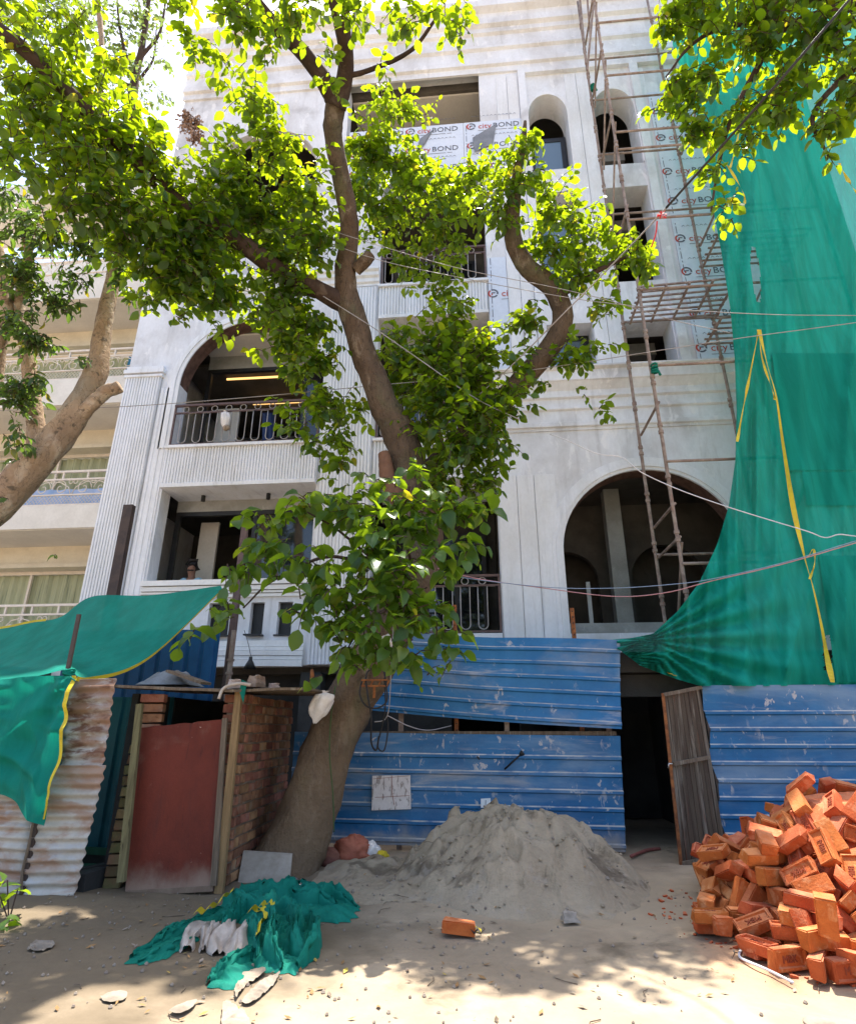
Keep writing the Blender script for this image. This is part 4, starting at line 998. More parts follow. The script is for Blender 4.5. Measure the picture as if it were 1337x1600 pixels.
zp = zpix(1070, 400, 10.5); platform(SX1-.15, SX1+1.8, 9.95, 10.85, zp, 6, 4, 'upper slatted platform poking out of the green net')
zp = zpix(1180, 388, 10.2); platform(SX1+1.2, 7.4, 9.9, 10.9, 15.8, 7, 4, 'high slatted platform hidden behind the green net')
for px, py, Y in ((926, 138, SYA-.04), (1022, 577, SYB-.04)):
    q = MB(); p = at(px, py, Y)
    for k in range(4): q.tube([p+Vector((.055*math.cos(t), .055*math.sin(t), .05*k-.07+.02*math.sin(t+k))) for t in np.linspace(0, 6.3, 9)], .022, 5)
    q.tube([p, p+Vector((.05, -.05, -.08)), p+Vector((.07, -.06, -.17))], .025, 5)
    tag(q.build('rag', RAG, smooth=True), 'green rag knotted round the scaffold %s' % ('tube by the top arched window' if py < 300 else 'upright above the white cornice'), 'rag')

# ------------------------------------------------------------------ large green safety net
NT = thing('safety_net', 'huge green safety net draped over the scaffold down to the blue fence', 'net', (6, 9.5, 0))
Lp = [(1030, -70), (1052, 0), (1050, 70), (1066, 118), (1082, 150), (1096, 230), (1106, 273), (1116, 340), (1126, 393), (1140, 480), (1147, 560), (1150, 640), (1148, 720), (1138, 790), (1120, 850), (1092, 910), (1058, 955), (1020, 990), (985, 997), (942, 1000)]
Rp = [(1640, -70), (1640, 300), (1640, 700), (1640, 1075)]
Tp = [(1030, -70), (1250, -70), (1640, -70)]
Bp = [(942, 1000), (968, 1016), (1000, 1040), (1055, 1060), (1092, 1071), (1200, 1071), (1300, 1069), (1420, 1070), (1640, 1072)]
NU, NV = 190, 210
px_rows = []
for j in range(NV):
    v = j/(NV-1); row = []
    for i in range(NU):
        u = (i/(NU-1))**1.35
        l, r_, t, b = lerp_poly(Lp, v), lerp_poly(Rp, v), lerp_poly(Tp, u), lerp_poly(Bp, u)
        c = (1-v)*t+v*b+(1-u)*l+u*r_-((1-u)*(1-v)*np.array(Tp[0])+u*(1-v)*np.array(Tp[-1])+(1-u)*v*np.array(Bp[0])+u*v*np.array(Bp[-1]))
        row.append((c[0], c[1], u, v))
    px_rows.append(row)
def net_Y(px, py, u, v):
    base = 9.52-.46*max(0, min(1, (py-640)/400))**1.3
    base += .05*max(0, math.sin(py/58.0))*min(1, u*3)*(py < 900)*.6                # billows between the ledgers
    edge = math.exp(-u*7)
    base -= (.11*math.sin(px*.19+py*.012)+.05*math.sin(px*.41+1))*edge*min(1, .35+v)      # gathered folds on the free edge
    k = max(0, min(1, (py-760)/230))
    ang = math.atan2(1000-py, px-1010+1e-3)
    base -= .10*k*math.sin(ang*26)*math.exp(-((px-1015)**2+(py-1000)**2)/210.0**2)*1.3    # creases fanning from the tie
    base -= (1-.7*edge)*(.15*(1-abs(mnoise.noise((px*.016+.5*mnoise.noise((py*.004, 1, 2)), py*.0011, 3)))*2.6)+.085*(1-abs(mnoise.noise((px*.04, py*.0016, 8)))*2.4))
    base -= .03*mnoise.noise((px*.02, py*.012, 5))
    return base
rowsN = [[at(px, py, net_Y(px, py, u, v)) for px, py, u, v in r_] for r_ in px_rows]
def slit(i, j):
    px, py = px_rows[i][j][:2]
    return ((px-(1176+.10*(py-400)))/6.5)**2+((py-425)/44.0)**2 < 1 or ((px-1292)/7)**2+((py-1020)/30)**2 < 1
q = MB(); q.grid(rowsN, skip=slit); q.build('net_sheet', NET, NT, smooth=True, fixn=False)
def shade_band(py0, py1, x0):
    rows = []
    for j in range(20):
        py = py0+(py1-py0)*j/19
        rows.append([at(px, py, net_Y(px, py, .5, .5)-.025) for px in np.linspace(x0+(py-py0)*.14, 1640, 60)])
    q = MB(); q.grid(rows); q.build('shade_band_sheet', NET2, NT, smooth=True, fixn=False)
shade_band(552, 735, 1205); shade_band(868, 1066, 1278); shade_band(737, 790, 1252)  # darker sheets added over the net to paint its dimmer backlit bands
def tape(pts, wd=.05, dY=-.1):
    P = smooth_path([(x, y, 0) for x, y in pts], 60); rows = []
    for k, p in enumerate(P):
        Y = net_Y(p[0], p[1], .45, .5)+dY+.03*math.sin(k*.4)
        c = at(p[0], p[1], Y); a = .9*math.sin(k*.22); wv = wd*(.7+.3*math.cos(k*.22))
        rows.append([c+Vector((-wv/2*math.cos(a), -wv/2*math.sin(a), 0)), c+Vector((wv/2*math.cos(a), wv/2*math.sin(a), 0))])
    q = MB(); q.grid(rows); q.build('yellow_edging', YELLOW, NT, fixn=False)
tape([(1185, 515), (1198, 570), (1212, 620), (1222, 690), (1238, 790), (1256, 870), (1270, 920), (1284, 985), (1292, 1030), (1300, 1066)], .075)
tape([(1185, 515), (1190, 560), (1206, 610), (1210, 625)], .04); tape([(1185, 515), (1172, 580), (1160, 640), (1151, 690)], .05)
tape([(1262, 870), (1270, 858), (1272, 880), (1264, 905)], .04); tape([(1126, 250), (1138, 262), (1160, 300), (1163, 318)], .05); tape([(1160, 165), (1150, 225), (1140, 262)], .05)
tape([(1310, 255), (1326, 285), (1345, 310)], .07); tape([(1040, 1050), (1055, 1056)], .05, -.06)

# ------------------------------------------------------------------ heap of sand
def fbm(x, y, s, o=5): return sum(mnoise.noise((x*s*2**k, y*s*2**k, k*7.3))/2**k for k in range(o))
def sand_h(x, y):
    dx, dy = x-.30, y-7.75
    d = math.sqrt((dx/(1.46 if dx > 0 else 1.45))**2+(dy/(1.65 if dy < 0 else 1.2))**2)
    d += .06*fbm(x, y, 1.2, 3)
    h = 1.12*(1-d)
    h = .64-math.log(1+math.exp((.64-h)*13))/13 if h > -.4 else -.06
    th = math.atan2(dy, dx)
    h += .07*(mnoise.noise((x*1.6+1.3*mnoise.noise((x*3, y*3, 2)), y*1.6, 11)) > .12)*min(1, max(0, h)*5)+.13*fbm(x, y, 2.0)*min(1, max(0, h)*3)-.10*(1-abs(mnoise.noise((th*3.2+.8*mnoise.noise((x*2, y*2, 1)), d*1.6, 2)))*2.2)**3*min(1, max(0, h)*4)*.6+.03*(abs(mnoise.noise((x*4, y*4, 7)))-.2)*min(1, max(0, h)*4)
    if h < 0: h *= .3
    g_ = .17*math.exp(-((x+1.25)**2/.5+(y-7.75)**2/.35))+.08*math.exp(-((x+.9)**2/.6+(y-6.9)**2/.3))
    return max(h, g_*(1+.5*fbm(x, y, 3, 3))-.03)
q = MB(); q.grid([[(x, y, sand_h(x, y)+.015*fbm(x, y, 8, 4)*min(1, .25+max(0, sand_h(x, y))*4)-.012) for x in np.arange(-1.9, 2.6, .024)] for y in np.arange(5.6, 8.93, .024)])
sp = q.build('sand_heap', SAND, smooth=True); tag(sp, 'grey building sand heaped against the blue fence', 'sand heap')
def surf(x, y): return max(gz(x, y), sand_h(x, y)-.01)

# ------------------------------------------------------------------ heap of new bricks
BL, BW, BH = .272, .131, .091
def new_brick(seed, frog=None, broken=0):
    r_ = random.Random(seed); L = BL*(1-.45*broken); bm = bmesh.new()
    bmesh.ops.create_cube(bm, size=1)
    for v in bm.verts: v.co = Vector((v.co.x*L, v.co.y*BW, v.co.z*BH))
    if broken:
        for v in bm.verts:
            if v.co.x > 0: v.co.x += r_.uniform(-.05, .04)
    if frog:
        f = [f for f in bm.faces if f.normal.z > .9][0]
        bmesh.ops.inset_region(bm, faces=[f], thickness=.026)
        f = [f for f in bm.faces if f.normal.z > .9 and abs(f.calc_center_median().x) < .01][0]
        r2 = bmesh.ops.inset_region(bm, faces=[f], thickness=.006)
        for v in f.verts: v.co.z -= .016
    sharp = [e for e in bm.edges if max(v.co.z for v in e.verts) < BH/2-.001 or e.calc_face_angle(0) > 1]
    bmesh.ops.bevel(bm, geom=[e for e in bm.edges if e.calc_face_angle(0) > 1.2 and not (frog and all(abs(v.co.x) < L/2-.01 for v in e.verts))], offset=.007, segments=2, affect='EDGES')
    cor = [Vector((r_.choice((-1, 1))*L/2, r_.choice((-1, 1))*BW/2, r_.choice((-1, 1))*BH/2)) for _ in range(2)]
    for v in bm.verts:
        v.co += Vector((r_.uniform(-1, 1), r_.uniform(-1, 1), r_.uniform(-1, 1)))*.0035
        for c_ in cor:                      # chipped corners
            d_ = (v.co-c_).length
            if d_ < .035: v.co -= c_.normalized()*(.035-d_)*.8
    me = bpy.data.meshes.new('brick'); bm.to_mesh(me); bm.free(); me.materials.append(BRICKN); me.materials.append(BRICKL)
    if frog:
        t = text_mesh(frog, .062, BRICKL, 'letters'); xs = [v.co.x for v in t.vertices]; ys = [v.co.y for v in t.vertices]
        ox, oy = (min(xs)+max(xs))/2, (min(ys)+max(ys))/2
        bm = bmesh.new(); bm.from_mesh(me); vm = [bm.verts.new((v.co.x-ox, v.co.y-oy, v.co.z*2.2+BH/2-.0125)) for v in t.vertices]
        for p in t.polygons:
            try: bm.faces.new([vm[i] for i in p.vertices]).material_index = 1
            except ValueError: pass
        bm.to_mesh(me); bm.free()
    return me
BR = [new_brick(i) for i in range(6)]+[new_brick(10), new_brick(11)]
BRF = [new_brick(20, 'MBK'), new_brick(21, 'MBK'), new_brick(22, 'MBI')]
BRB = [new_brick(30+i, broken=1) for i in range(3)]
PCX, PCY, PR = 4.25, 6.2, 2.42
def heap_h(x, y):
    dx, dy = x-PCX, y-PCY
    r_ = PR*math.sqrt((dx/2.42)**2+(dy/(1.75 if dy > 0 else 1.6))**2)
    return max(-.02, min(.98, 1.12*(PR-.20-r_)/1.05))
nb = 0
def add_brick(p, rot, k='p', me=None, label=None, pose='lying tumbled'):
    global nb
    me = me or rng.choice({'p': BR, 'f': BRF, 'b': BRB}[k])
    o = bpy.data.objects.new('brick', me); COL.objects.link(o)
    o.matrix_basis = Matrix.Translation(p) @ rot.to_matrix().to_4x4()
    if label: tag(o, label, 'brick')
    else:
        zone = 'along the foot' if p.z < .2 else ('near the top' if p.z > .85 else ('on the left flank' if p.x < 2.75 else 'on the front slope'))
        if p.y > 6.9 and p.z < .85: zone = 'at the gate side'
        kn = {'p': 'orange clay brick', 'f': 'lettered orange brick', 'b': 'broken half brick'}[k]
        tag(o, '%s %s %s of the brick heap' % (kn, pose, zone), 'brick', 'new bricks in the heap')
    nb += 1; return o
# where each brick came to rest after tumbling (x, y, z, quaternion)
HEAP = [(3.215,7.449,0.522,0.147,0.033,-0.467,-0.871),(4.37,8.054,0.073,0.0,0.903,-0.43,-0.0),(2.29,6.337,0.438,0.666,-0.163,0.164,-0.709),(1.94,5.275,0.073,0.0,-0.873,0.488,-0.0),(3.479,7.75,0.135,0.131,-0.019,0.345,-0.929),(2.788,7.668,0.33,0.039,-0.13,0.66,0.739),(2.789,5.228,0.314,0.867,0.41,-0.272,0.076),(2.531,7.195,0.16,0.362,0.87,0.266,0.201),(2.507,7.338,0.08,0.006,-0.964,-0.266,-0.022),(1.862,6.132,0.073,0.0,-0.687,0.726,-0.0),(2.252,5.201,0.073,0.0,-0.869,0.495,-0.0),(2.298,5.699,0.436,0.663,-0.704,-0.157,0.2),(2.48,6.706,0.467,0.295,-0.259,0.875,-0.284),(1.972,5.752,0.105,0.32,-0.32,-0.631,0.631),(4.063,7.951,0.101,0.063,-0.531,-0.838,0.108),(3.018,7.472,0.26,0.062,-0.176,0.939,0.289),(2.671,5.146,0.174,0.309,0.921,-0.186,0.147),(2.133,6.429,0.373,0.383,-0.736,-0.547,0.109),(2.36,6.726,0.338,0.873,-0.299,-0.291,0.252),(2.814,6.932,0.628,0.255,-0.379,0.201,0.867),(3.152,7.181,0.648,0.369,0.371,0.814,-0.253),(2.141,5.527,0.101,0.017,0.489,0.868,0.079),(2.639,5.569,0.506,0.13,0.362,0.227,-0.895),(3.433,7.876,0.073,0.0,0.095,-0.995,0.0),(2.01,6.087,0.133,0.322,-0.616,0.65,-0.307),(2.574,6.301,0.748,0.162,-0.777,-0.607,0.039),(2.104,5.908,0.241,0.639,-0.548,-0.454,-0.291),(2.521,7.666,0.073,0.0,0.396,-0.918,0.0),(2.816,5.039,0.273,0.269,-0.453,0.47,-0.708),(2.419,5.295,0.117,0.298,-0.091,-0.256,0.915),(2.726,7.662,0.142,0.861,0.069,0.208,-0.459),(2.482,6.91,0.488,0.232,0.26,-0.357,-0.867),(3.496,8.148,0.119,0.494,-0.843,0.183,-0.107),(2.798,6.086,0.933,0.771,-0.134,-0.379,0.493),(3.216,7.318,0.529,0.366,0.429,0.781,-0.269),(2.397,5.937,0.572,0.477,0.098,-0.007,0.873),(2.939,7.386,0.31,0.069,-0.2,0.934,0.287),(3.216,7.59,0.194,0.536,-0.401,0.206,0.713),(2.506,5.041,0.073,0.0,-0.253,-0.967,-0.0),(2.086,6.1,0.216,0.254,-0.639,-0.7,0.193),(4.59,7.925,0.137,0.332,0.178,-0.179,-0.909),(2.464,5.567,0.487,0.36,0.15,0.847,0.362),(2.392,7.413,0.138,0.537,0.815,0.123,0.181),(2.288,5.603,0.311,0.492,-0.55,0.472,-0.483),(2.538,7.073,0.423,0.912,0.043,0.322,-0.251),(3.851,7.815,0.171,0.995,0.036,-0.036,0.081),(2.423,5.494,0.252,0.426,0.408,0.082,-0.803),(2.84,7.696,0.105,0.624,-0.624,0.333,-0.333),(3.435,7.233,0.759,0.38,-0.338,0.306,0.805),(2.277,6.896,0.308,0.701,-0.595,0.282,0.274),(2.232,5.821,0.404,0.122,0.148,-0.981,0.019),(2.529,7.091,0.291,0.894,0.18,0.104,0.396),(4.171,8.071,0.129,0.344,0.834,-0.379,-0.205),(2.734,7.205,0.364,0.072,0.398,-0.911,0.081),(3.834,7.994,0.073,0.352,-0.0,-0.0,0.936),(2.157,5.827,0.219,0.19,-0.368,0.607,0.678),(2.915,7.329,0.476,0.118,-0.209,0.869,-0.431),(2.922,6.264,1.072,0.291,-0.385,-0.097,0.87),(2.337,5.082,0.176,0.0,0.092,0.996,0.0),(3.583,8.052,0.276,0.325,-0.442,-0.657,0.517),(2.091,6.383,0.487,0.402,-0.178,-0.128,0.889),(2.187,5.261,0.177,0.155,-0.004,-0.004,0.988),(2.841,7.611,0.218,0.557,0.125,-0.003,-0.821),(2.258,6.05,0.409,0.76,0.066,0.03,-0.646),(3.056,7.637,0.146,0.693,-0.178,0.183,0.675),(3.126,8.271,0.073,0.798,-0.0,0.0,-0.603),(2.122,6.86,0.19,0.181,-0.675,-0.627,-0.343),(2.785,5.632,0.729,0.118,-0.674,-0.584,-0.437),(2.494,6.218,0.619,0.567,0.312,-0.249,-0.721),(3.226,7.538,0.416,0.456,0.867,0.178,0.091),(2.508,7.242,0.357,0.01,-0.355,0.796,-0.49),(2.785,5.429,0.511,0.798,0.173,-0.408,0.409),(2.54,5.301,0.267,0.411,-0.269,-0.845,0.208),(2.247,6.527,0.509,0.241,-0.115,-0.483,-0.834),(2.551,4.871,0.177,0.871,-0.0,0.0,-0.491),(4.254,7.781,0.247,0.975,0.045,0.186,0.114),(2.022,5.482,0.159,0.204,0.051,0.964,0.166),(2.574,6.899,0.437,0.373,0.162,0.893,-0.192),(2.689,7.352,0.184,0.694,0.116,0.532,0.472),(2.183,6.134,0.289,0.656,-0.276,-0.316,0.627),(2.2,6.425,0.282,0.781,0.156,-0.366,-0.481),(2.895,7.168,0.621,0.275,-0.74,0.589,-0.171),(3.125,7.72,0.293,0.227,0.805,-0.301,-0.459),(3.006,7.908,0.073,0.307,0.0,-0.0,-0.952),(3.178,7.884,0.152,0.483,0.243,-0.109,0.834),(2.671,5.317,0.485,0.402,-0.405,-0.803,0.172),(2.242,5.464,0.197,0.024,-0.765,-0.644,-0.004),(2.923,5.246,0.461,0.892,-0.218,0.237,-0.318),(2.123,5.664,0.211,0.975,0.014,0.083,0.204),(2.483,5.443,0.413,0.875,0.434,-0.208,-0.051),(2.466,7.325,0.388,0.507,-0.074,-0.484,-0.71),(3.3,7.488,0.362,0.448,0.873,0.167,0.096),(2.602,7.489,0.218,0.51,-0.042,-0.532,-0.675),(2.935,5.302,0.576,0.783,0.537,0.079,-0.304),(2.303,5.95,0.497,0.09,-0.825,-0.556,0.039),(3.892,7.902,0.272,0.11,-0.028,-0.042,0.993),(3.771,7.993,0.179,0.999,0.034,-0.031,0.023),(2.746,7.183,0.554,0.729,0.047,-0.659,0.183),(4.257,7.847,0.149,0.19,0.104,-0.973,-0.078),(2.407,5.212,0.256,0.067,0.721,-0.689,0.044),(2.121,6.687,0.332,0.178,-0.325,0.914,0.164),(2.858,8.031,0.134,0.341,-0.148,0.1,0.923),(2.772,7.421,0.362,0.032,0.179,-0.443,-0.878),(1.951,6.14,0.257,0.842,0.254,-0.334,-0.338),(3.291,7.72,0.252,0.251,0.457,0.839,-0.159),(2.638,5.717,0.681,0.16,0.831,0.373,0.38),(3.829,7.539,0.529,0.195,-0.762,-0.232,0.573),(2.693,5.095,0.351,0.277,0.299,0.897,-0.17),(3.819,7.785,0.258,0.042,-0.993,0.11,-0.028),(3.533,7.871,0.251,0.516,-0.275,0.179,0.791),(1.841,5.971,0.183,0.026,-0.83,-0.556,0.034),(2.336,7.208,0.238,0.14,0.474,0.865,0.085),(3.606,7.495,0.488,0.414,0.865,-0.192,0.208),(3.002,7.235,0.485,0.714,-0.445,0.044,0.539),(2.331,5.286,0.369,0.914,0.024,0.022,-0.404),(2.662,5.524,0.674,0.509,-0.444,0.738,-0.005),(2.786,7.551,0.418,0.001,-0.114,0.278,0.954),(2.53,6.499,0.645,0.556,-0.13,0.259,-0.779),(3.54,7.69,0.229,0.946,0.267,0.113,0.146),(2.622,5.257,0.36,0.591,0.089,-0.372,-0.71),(2.551,5.764,0.577,0.122,0.789,0.387,0.462),(2.465,6.504,0.545,0.48,0.26,-0.347,-0.762),(2.516,5.727,0.691,0.399,0.306,0.84,0.205),(4.541,8.102,0.139,0.968,-0.098,0.17,0.154),(2.964,7.821,0.21,0.014,-0.113,-0.925,-0.362),(3.246,7.93,0.351,0.008,0.18,0.919,-0.351),(2.932,6.926,0.784,0.133,-0.883,-0.424,0.152),(2.561,7.562,0.259,0.531,0.689,0.492,-0.03),(3.31,7.842,0.293,0.117,-0.007,0.356,0.927),(3.845,7.785,0.371,0.433,-0.364,0.593,-0.573),(2.428,4.86,0.105,0.347,0.347,0.616,0.616),(2.439,6.011,0.691,0.042,-0.222,-0.94,-0.256),(2.398,6.232,0.521,0.542,0.291,-0.272,-0.74),(2.209,5.291,0.281,0.007,-0.532,0.846,0.032),(3.701,7.615,0.35,0.737,-0.327,-0.329,-0.491),(2.327,6.981,0.422,0.386,-0.871,0.261,0.158),(2.097,6.084,0.39,0.633,0.028,0.315,0.706),(3.083,7.622,0.379,0.433,0.867,-0.071,0.236),(2.391,7.333,0.247,0.489,0.742,-0.249,-0.385),(2.629,8.066,0.114,0.234,-0.773,0.564,-0.17),(2.243,5.766,0.568,0.103,-0.019,0.165,-0.981),(2.813,7.559,0.299,0.989,0.059,-0.11,0.074),(4.132,7.911,0.277,0.421,0.753,0.46,-0.211),(2.234,7.048,0.365,0.879,0.423,0.118,-0.186),(1.839,5.622,0.105,0.707,-0.707,-0.016,0.016),(3.364,8.009,0.167,0.248,-0.508,0.441,-0.697),(3.468,7.676,0.376,0.299,0.256,-0.006,0.919),(2.334,5.782,0.663,0.613,0.073,0.149,-0.772)]
for X_, Y_, Z_, qw, qx, qy, qz in HEAP:
    kx = rng.random(); k = 'f' if kx < .26 else ('b' if kx < .32 else 'p')
    qq = Quaternion((qw, qx, qy, qz))
    zz_ = abs((qq @ Vector((0, 0, 1))).z); xx_ = abs((qq @ Vector((1, 0, 0))).z)
    if (qq @ Vector((0, 0, 1))).z < 0: qq = qq @ Euler((math.pi, 0, 0)).to_quaternion()
    add_brick(Vector((X_, Y_, Z_)), qq, k, pose='tipped up on end' if xx_ > .5 else ('lying flat' if zz_ > .85 else ('turned on its side' if zz_ < .5 else 'lying tilted')))
taken = [Vector(h_[:3]) for h_ in HEAP]
for _ in range(9000):                      # bricks bedded in the bare places of the slope
    x, y = rng.uniform(2.0, 4.6), rng.uniform(4.3, 7.9)
    h_ = heap_h(x, y)
    if h_ < .15: continue
    p = Vector((x, y, h_+.035))
    if p.z > .98 or not inframe(p, 60) or any((p-q_).length < .165 for q_ in taken): continue
    taken.append(p); e = .05
    nrm = Vector((heap_h(x-e, y)-heap_h(x+e, y), heap_h(x, y-e)-heap_h(x, y+e), 2*e)).normalized()
    qq = Vector((0, 0, 1)).rotation_difference(nrm) @ Euler((rng.uniform(-.35, .35), rng.uniform(-.35, .35), rng.uniform(0, 6.28))).to_quaternion()
    add_brick(p, qq, 'f' if rng.random() < .2 else 'p', pose='lying tilted')
    if len(taken) > len(HEAP)+95: break
def eb(px, py, z, yaw, roll=0.0, k='p', pitch=0.0, label=None):
    p = gnd(px, py, z); add_brick(p, Euler((roll, pitch, yaw)).to_quaternion(), k, label=label)
eb(1112, 1447, .05, -.12); eb(1108, 1431, .149, -.05, k='f'); eb(1170, 1450, .05, -.06); eb(1166, 1430, .149, -.1)
eb(1190, 1482, .045, .45, 0, 'f', label='low front brick with letters pressed in its upper face at the heap foot'); eb(1228, 1496, .065, .35, math.pi/2, 'f', label='front brick standing on edge with letters facing out beside the white cable')
eb(1278, 1508, .07, 1.0, math.pi/2, 'p'); eb(1274, 1466, .20, .5, math.pi/2, 'p', label='upper brick of the two stacked upright at the heap foot'); eb(1322, 1514, .065, .3, math.pi/2, 'f')
eb(1258, 1440, .25, .8, 1.2, 'p', .3); eb(1214, 1432, .16, -.5, .2, 'p', .3); eb(1290, 1432, .36, 1.4, .2, 'p', 1.25)
q = MB(); rows = [[(x, y, heap_h(x, y)-.03 if heap_h(x, y) > .05 else -.1) for x in np.arange(1.5, 6.6, .09)] for y in np.arange(4.0, 8.8, .09)]
q.grid(rows); hc = kind(q.build('brick_rubble', BRICKN), 'stuff'); tag(hc, 'packed orange bricks and dust inside the big heap', 'rubble')
q = MB()
for i in range(260):                       # chips and crumbs shed round the foot of the heap
    a = rng.uniform(2.2, 4.9); k = rng.uniform(.86, 1.16)
    x, y = PCX+PR*k*math.cos(a), PCY+1.68*k*math.sin(a)
    if heap_h(x, y) > .12 or x < 1.3: continue
    s_ = rng.uniform(.006, .028); p = Vector((x, y, gz(x, y)+s_*.3)); d_ = Vector((rng.uniform(-1, 1), rng.uniform(-1, 1), .2)).normalized()
    q.beam(p-d_*s_, p+d_*s_*.8, s_*1.3, s_*.9, taper=.6)
tag(kind(q.build('brick_chips', BRICKN), 'stuff'), 'orange brick chips and crumbs scattered round the foot of the heap', 'rubble')
# one loose brick by the sand
p = gnd(718, 1448, .05); add_brick(p, Euler((0, .05, -.1)).to_quaternion(), 'p', BR[0], 'single dusty pink brick lying alone in front of the sand heap')
q = MB()
p = gnd(742, 1458, .03)
for k in range(5): q.grid([[p+Vector((.03*a+.02*math.sin(k*2), .02*math.cos(k*3)+.015*b, .012*k*abs(math.sin(a*2+b*3+k)))) for a in (-1, 0, 1)] for b in (-1, 0, 1)], k % 2)
tag(q.build('crumpled_wrapper', [YELLOW, BLACK]), 'crumpled black and yellow wrapper beside the lone pink brick', 'litter')

# ------------------------------------------------------------------ cloth heaps on the ground
def heap(poly, h, m, name, label, cat, freq=6, seed=0, z0=0.0, parent=None, ang=0.0, stretch=2.2, n=170, m_=52, back=0):
    P = [gnd(px, py) for px, py in poly]
    c = sum(P, Vector())/len(P); ring = smooth_path([tuple(p) for p in P]+[tuple(P[0])], n)
    rows = []; ca, sa = math.cos(ang), math.sin(ang)
    for k in range(m_+1):
        r_ = k/m_; row = []
        for b in ring:
            p = c*(1-r_)+Vector(b)*r_
            e = 1+r_*(.16*mnoise.noise((b[0]*6, b[1]*6, seed))+.10*mnoise.noise((b[0]*19, b[1]*19, seed)))
            p = c+(p-c)*e
            u, v = (p.x*ca+p.y*sa)*freq, (-p.x*sa+p.y*ca)*freq
            wx = mnoise.noise((u*.5, v*.5, seed+9))*1.5
            f1 = 1-math.sqrt(mnoise.noise((u/stretch+wx, v+wx, seed))**2+.006)*2.4
            f2 = 1-math.sqrt(mnoise.noise((u*1.3+wx, v*2.6-wx, seed+4))**2+.004)*2
            f3 = mnoise.noise((u*.28, v*.28, seed+20))
            if cat in ('paper', 'wrapping', 'sack'): z = h*(.10+.45*max(0, f1)+.25*max(0, f2)+.5*max(0, f3+.2))*(1-.35*r_)*(1 if cat != 'sack' else (1-r_**4)**.5*1.5)+.006
            else: z = h*max(0, 1-r_**3)**.6*(.40+.34*f1+.15*f2+.6*f3)+.010*(1-r_)
            row.append((p.x, p.y, max(z0+gz(p.x, p.y)+.004, z0+gz(p.x, p.y)+z)))
        rows.append(row)
    q = MB(); q.grid(rows); o = q.build(name, m, parent, smooth=True, fixn=False)
    if parent is None: tag(o, label, cat)
    return o
RG = thing('discarded_net', 'crumpled heap of green netting thrown on the ground before the brick hut', 'netting', gnd(420, 1440))
heap([(355, 1400), (400, 1382), (450, 1390), (510, 1392), (558, 1425), (535, 1440), (480, 1440), (430, 1450), (370, 1440), (330, 1425)], .11, RAG, 'net_fold', '', '', 9, 3, parent=RG, ang=.5)
heap([(400, 1440), (440, 1428), (485, 1440), (497, 1478), (478, 1505), (440, 1522), (405, 1512), (385, 1490), (380, 1462)], .13, RAG, 'net_fold', '', '', 9, 5, parent=RG, ang=1.9)
heap([(196, 1508), (250, 1470), (300, 1440), (350, 1412), (360, 1425), (310, 1462), (270, 1492), (230, 1508)], .05, RAG, 'net_fold', '', '', 8, 8, parent=RG, ang=.75, stretch=4)
heap([(322, 1545), (345, 1515), (385, 1498), (398, 1512), (370, 1540)], .06, RAG, 'net_fold', '', '', 8, 2, parent=RG)
for pl_, sd in (([(385, 1460), (400, 1452), (412, 1466), (402, 1482), (398, 1500)], 1), ([(300, 1462), (330, 1448), (360, 1420)], 2), ([(404, 1448), (420, 1446), (424, 1456)], 3)):
    P = smooth_path([tuple(gnd(a, b)) for a, b in pl_], 20); q = MB()
    q.grid([[Vector(p)+Vector((-.012, 0, .14+.02*math.sin(i))), Vector(p)+Vector((.014, .012, .17+.02*math.sin(i)))] for i, p in enumerate(P)]); q.build('yellow_edging', YELLOW, RG, fixn=False)
def strand(path, wd, hgt, m, seed, name='net_fold', parent=None, n=44, fq=1.0):
    P = smooth_path([tuple(gnd(a, b)) for a, b in path], n); rows = []
    for i, p in enumerate(P):
        p = Vector(p); d = Vector(P[min(i+1, n-1)])-Vector(P[max(i-1, 0)]); sd = Vector((-d.y, d.x, 0)).normalized()
        w_ = wd*(.55+.6*abs(mnoise.noise((i*.13*fq, seed, 0)))+.2*math.sin(i*.3*fq+seed)); row = []
        env = math.sin(math.pi*(.08+.9*i/(n-1)))**.5
        for j in range(17):
            u = j/16*2-1
            z = hgt*env*(1-u*u)**.5*(.55+.5*(1-2.4*abs(mnoise.noise((u*2.2*(.4+.6*fq)+seed, i*.09*fq, seed))))+.25*fq*(1-2.4*abs(mnoise.noise((u*5, i*.2*fq, seed+3)))))
            q_ = p+sd*(u*w_*env+.02*mnoise.noise((u*3, i*.25*fq, seed)))
            row.append((q_.x, q_.y, gz(q_.x, q_.y)+.004+max(0, z)))
        rows.append(row)
    q = MB(); q.grid(rows); return q.build(name, m, parent, smooth=True, fixn=False)
for k, (pth, wd, hg) in enumerate((([(375, 1400), (420, 1418), (470, 1412), (530, 1428)], .09, .20), ([(350, 1415), (400, 1432), (450, 1446), (490, 1440)], .10, .20), ([(430, 1398), (470, 1420), (520, 1410), (556, 1424)], .08, .17), ([(400, 1448), (425, 1470), (420, 1500), (440, 1518)], .07, .22),
        ([(440, 1440), (462, 1465), (458, 1492), (475, 1505)], .08, .22), ([(480, 1445), (492, 1470), (486, 1495), (462, 1514)], .06, .17), ([(385, 1460), (400, 1480), (402, 1502)], .06, .17), ([(205, 1504), (255, 1478), (300, 1452), (345, 1420)], .05, .09), ([(215, 1509), (265, 1490), (310, 1470)], .04, .06),
        ([(240, 1475), (280, 1455), (330, 1428)], .045, .07), ([(325, 1540), (350, 1522), (385, 1502), (400, 1495)], .06, .09), ([(395, 1425), (365, 1440), (345, 1462)], .06, .15), ([(452, 1385), (490, 1400), (530, 1402)], .05, .12))):
    strand(pth, wd, hg, RAG, k*3.7+1, parent=RG)
